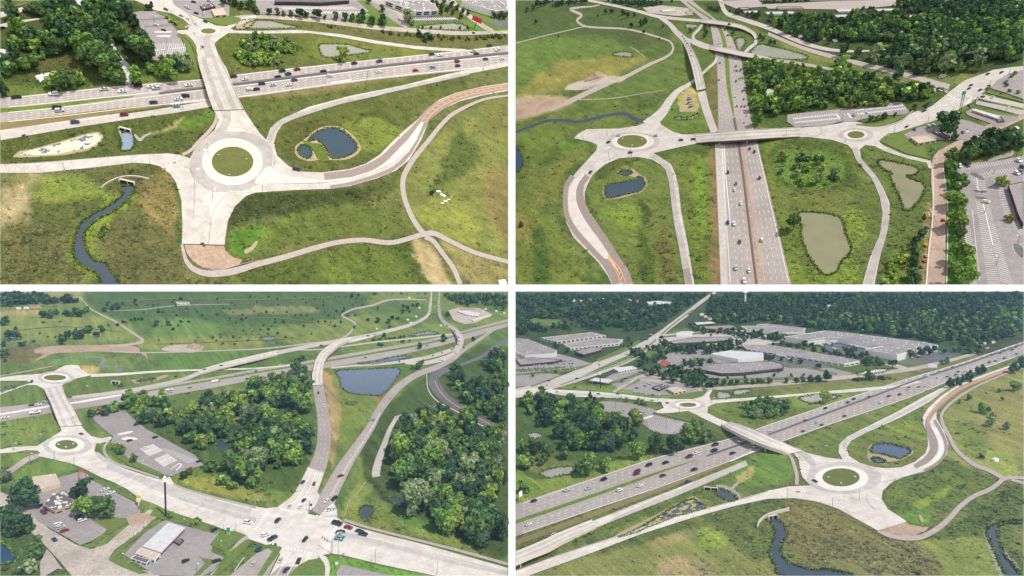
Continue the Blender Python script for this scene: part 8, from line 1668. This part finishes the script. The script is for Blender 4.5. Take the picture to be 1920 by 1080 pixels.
# trees
wood(D,[(966,548),(1335,548),(1290,578),(1240,610),(1200,625),(1100,618),(1014,628),(966,628)],6,14,'in the far left forest '+Wd,.6,[1,5,1,0])
wood(D,[(1340,548),(1920,548),(1920,585),(1820,600),(1500,600),(1330,604),(1318,585)],6,10,'in the far forest belt '+Wd,.62,[1,5,1,0])
wood(D,[(1330,596),(1500,600),(1820,594),(1920,580),(1920,628),(1830,652),(1780,646),(1660,628),(1540,618),(1440,604),(1345,608)],9,15,'in the forest behind the giant warehouse '+Wd,.62,[1,5,0,0,3])
wood(D,[(966,756),(1010,748),(1050,760),(1110,762),(1160,775),(1190,800),(1200,825),(1150,850),(1100,845),(1060,862),(1030,820),(1000,800),(966,800)],20,30,'in the marsh wood at the left '+Wd,.6,[0,3,5,0,1],gaps=.3,keep=.95)
wood(D,[(966,840),(1000,838),(1035,855),(1020,880),(966,890)],20,24,'beside the marsh pond '+Wd,.8,[0,3],keep=.75)
for x,y,w_,k_ in ((1017,742,18,0),(1028,756,20,3),(1100,893,34,3),(1085,890,18,0),(1134,884,24,3),(984,925,22,3),(1230,852,34,0),(1260,850,28,5),(1295,832,34,3),(1318,832,20,0),(1195,862,30,3),(1275,845,16,1),(1196,797,26,2),(1185,788,16,0),(1290,828,18,1),(1330,820,14,4),(1318,800,12,4),(1306,818,12,1)): tree(D,x,y,w_,'round',k_,'between the lot and the highway '+Wd)
for x,y,w_ in ((1148,812,16),(1156,806,18),(1166,814,18),(1174,806,14),(1070,765,9),(1107,751,9),(1100,753,7),(1115,753,8)): tree(D,x,y,w_,'conifer',1,'beside the left parking lot '+Wd)
for x,y,w_ in ((1175,754,8),(1195,757,10),(1204,760,10),(1213,762,8)): tree(D,x,y,w_,'round',3,'on the verge above the left parking lot '+Wd)
for i,(x,w_) in enumerate(((1310,15),(1335,12),(1358,11),(1370,9),(1382,10),(1398,9),(1412,9),(1422,10),(1430,9),(1444,12),(1476,9),(1493,10),(1505,9),(1519,12),(1533,12),(1550,16))): tree(D,x,724-(x-1310)*.034,w_,'round',5,'in the row before the dark office block '+Wd)
wood(D,[(1205,692),(1300,694),(1345,718),(1340,730),(1290,726),(1215,708)],13,17,'before the dark office block '+Wd,.62,[1,5,0],avoid=2); wood(D,[(1180,660),(1230,650),(1245,670),(1260,690),(1200,688)],11,14,'beside the far street '+Wd,.7,[1,5,0],avoid=2,keep=.8); wood(D,[(1235,636),(1260,640),(1262,652),(1240,650)],9,10,'beside the far street '+Wd,.7,[1],avoid=2)
wood(D,[(1240,644),(1330,645),(1440,640),(1440,660),(1340,655),(1250,662)],8,10,'in the office quarter '+Wd,.9,[1,5],avoid=2,keep=.7); wood(D,[(1280,612),(1330,610),(1480,628),(1470,640),(1390,636),(1290,628)],8,9,'in the office quarter '+Wd,.8,[1,5],avoid=2,keep=.7)
wood(D,[(1350,676),(1440,670),(1470,678),(1460,682),(1400,680)],8,8,'behind the dark office block '+Wd,.8,[1,5],avoid=2,keep=.8); wood(D,[(1260,680),(1330,680),(1345,690),(1300,692)],9,9,'behind the dark office block '+Wd,.8,[5,0],avoid=2); wood(D,[(1030,648),(1180,640),(1190,652),(1130,658),(1060,664),(1040,660)],9,9,'between the far left warehouses '+Wd,.8,[1,5],avoid=2,keep=.65)
for x,y,w_ in ((1508,652,12),(1521,651,9),(1478,651,9),(1466,649,9),(1450,650,8),(1528,660,8),(1545,664,12),(1556,668,8),(1567,665,8),(1576,668,8),(1589,667,14),(1596,672,16),(1605,674,9),(1615,672,10),(1618,680,7),(1627,680,8),(1644,680,9),(1626,667,8),(1590,674,8),(1466,677,8),(1483,680,8),(1500,683,9),(1534,691,10),(1710,672,13),(1727,670,14),(1743,666,12),(1752,661,10),(1636,676,6),(1460,700,7)): tree(D,x,y,w_,'round',5,'around the giant warehouse '+Wd)
wood(D,[(1560,704),(1660,708),(1680,712),(1620,716),(1570,712)],6,7,'in the hedge below the back street '+Wd,.8,[1,5],('bush',),keep=.7)
for x,y,w_ in ((1628,711,12),(1636,714,10),(1764,684,8),(1776,682,9),(1823,664,12),(1820,656,12),(1837,664,10),(1800,660,9),(1790,661,9),(1770,664,8),(1840,655,10),(1828,654,10)): tree(D,x,y,w_,'round',0,'along the back street at the right '+Wd)
for x,y,w_ in ((1779,728,9),(1786,725,7),(1795,722,9),(1801,720,7),(1805,718,7),(1813,716,9),(1820,712,8),(1835,705,8),(1840,703,7),(1845,701,8)): tree(D,x,y,w_,'conifer',1,'in the row beside the hatched road '+Wd)
for x,y,w_,k_ in ((1903,700,16,1),(1918,690,12,1),(1905,733,16,3),(1818,751,9,0),(1874,736,6,0),(1880,751,5,1),(1841,774,14,3),(1853,775,8,0),(1862,785,10,3),(1856,799,13,4),(1887,806,10,4),(1800,757,6,3),(1841,860,8,1),(1915,680,9,1)): tree(D,x,y,w_,'round',k_,'scattered on the right meadow '+Wd)
tree(D,1548,757,15,'tall',2,single='tall bush like tree at the grey pond beside the highway '+Wd); wood(D,[(1380,772),(1410,752),(1440,745),(1478,755),(1480,780),(1440,788),(1400,785)],12,16,'in the thicket on the oval meadow '+Wd,.65,[3,1,4,0],('bush','bush','round'))
strip(D,'grass_verge',[(1230,650,1.6),(1330,648,2),(1385,652,1.6)],'lawn'); strip(D,'grass_verge',[(1300,672,2),(1330,676,3),(1345,682,2)],'lawn'); strip(D,'grass_verge',[(1130,722,1),(1160,714,2.4),(1200,700,2)],'lawn'); strip(D,'grass_verge',[(1300,712,1.6),(1400,711,2.4),(1560,708,2)],'lawn')
strip(D,'grass_verge',[(1240,632,1.4),(1350,622,1.6),(1470,628,1.4)],'lawn'); strip(D,'grass_verge',[(1440,645,1),(1480,652,2.4),(1540,664,2)],'lawn'); strip(D,'grass_verge',[(966,694,2),(1020,692,2),(1060,688,1)],'lawn')
wood(D,[(1225,648),(1390,646),(1395,656),(1230,660)],9,10,'in the office quarter '+Wd,.8,[1,5],avoid=2,keep=.6); wood(D,[(1300,702),(1480,700),(1560,706),(1400,712),(1310,712)],8,9,'in the office lots '+Wd,1.3,[5,0],avoid=2,keep=.45); wood(D,[(1440,640),(1480,650),(1540,664),(1500,660),(1440,650)],9,10,'around the giant warehouse '+Wd,.9,[5,1],avoid=2,keep=.7); wood(D,[(1040,652),(1180,640),(1190,650),(1060,664)],9,9,'between the far left warehouses '+Wd,.9,[1,5],avoid=2,keep=.5)
chevrons(D,((1553,897),(1577,908),(1603,896)),Wd)
wood(D,[(1235,655),(1440,650),(1445,662),(1330,665),(1240,668)],9,11,'in the office quarter '+Wd,.8,[1,5,0],avoid=2); wood(D,[(1285,606),(1500,624),(1480,642),(1300,634)],8,9,'in the office quarter '+Wd,1.0,[1,5],avoid=2,keep=.7); wood(D,[(1440,642),(1500,650),(1625,676),(1700,690),(1600,690),(1520,668),(1440,654)],8,10,'around the giant warehouse '+Wd,1.1,[5,1],avoid=2,keep=.7)
wood(D,[(966,700),(1060,690),(1100,694),(1020,712),(966,714)],7,8,'around the left car lot '+Wd,1.7,[5,0],avoid=2,keep=.6); wood(D,[(1130,700),(1230,700),(1330,735),(1180,735)],9,10,'among the small businesses '+Wd,2.0,[5,0,3],avoid=2,keep=.5)
# ================================================================ the air
hz = MB(); hz.box((0, 5700, -600), (23000, 11600, 5400)); ho = mesh('haze', hz.V, hz.F, [], None); props(ho, 'thin bluish summer haze', 'haze', None, 'stuff')
mh = bpy.data.materials.new('haze'); mh.use_nodes = True; t = mh.node_tree; t.nodes.clear(); o_ = t.nodes.new('ShaderNodeOutputMaterial'); pv = t.nodes.new('ShaderNodeVolumePrincipled')
pv.inputs['Color'].default_value = (.34, .62, 1.0, 1); pv.inputs['Density'].default_value = HAZE; pv.inputs['Anisotropy'].default_value = .3; t.links.new(pv.outputs[0], o_.inputs['Volume']); ho.data.materials.append(mh)
# ================================================================ vehicles, lamps, trees and grass go in last
park_cars(); raise_poles(); plant_trees()
for P, n_ in ((A, 17000), (B, 15000), (C, 12000), (D, 13000)):
    if hasattr(P, 'gcol'): cover(P, n_)
bpy.context.view_layer.update()
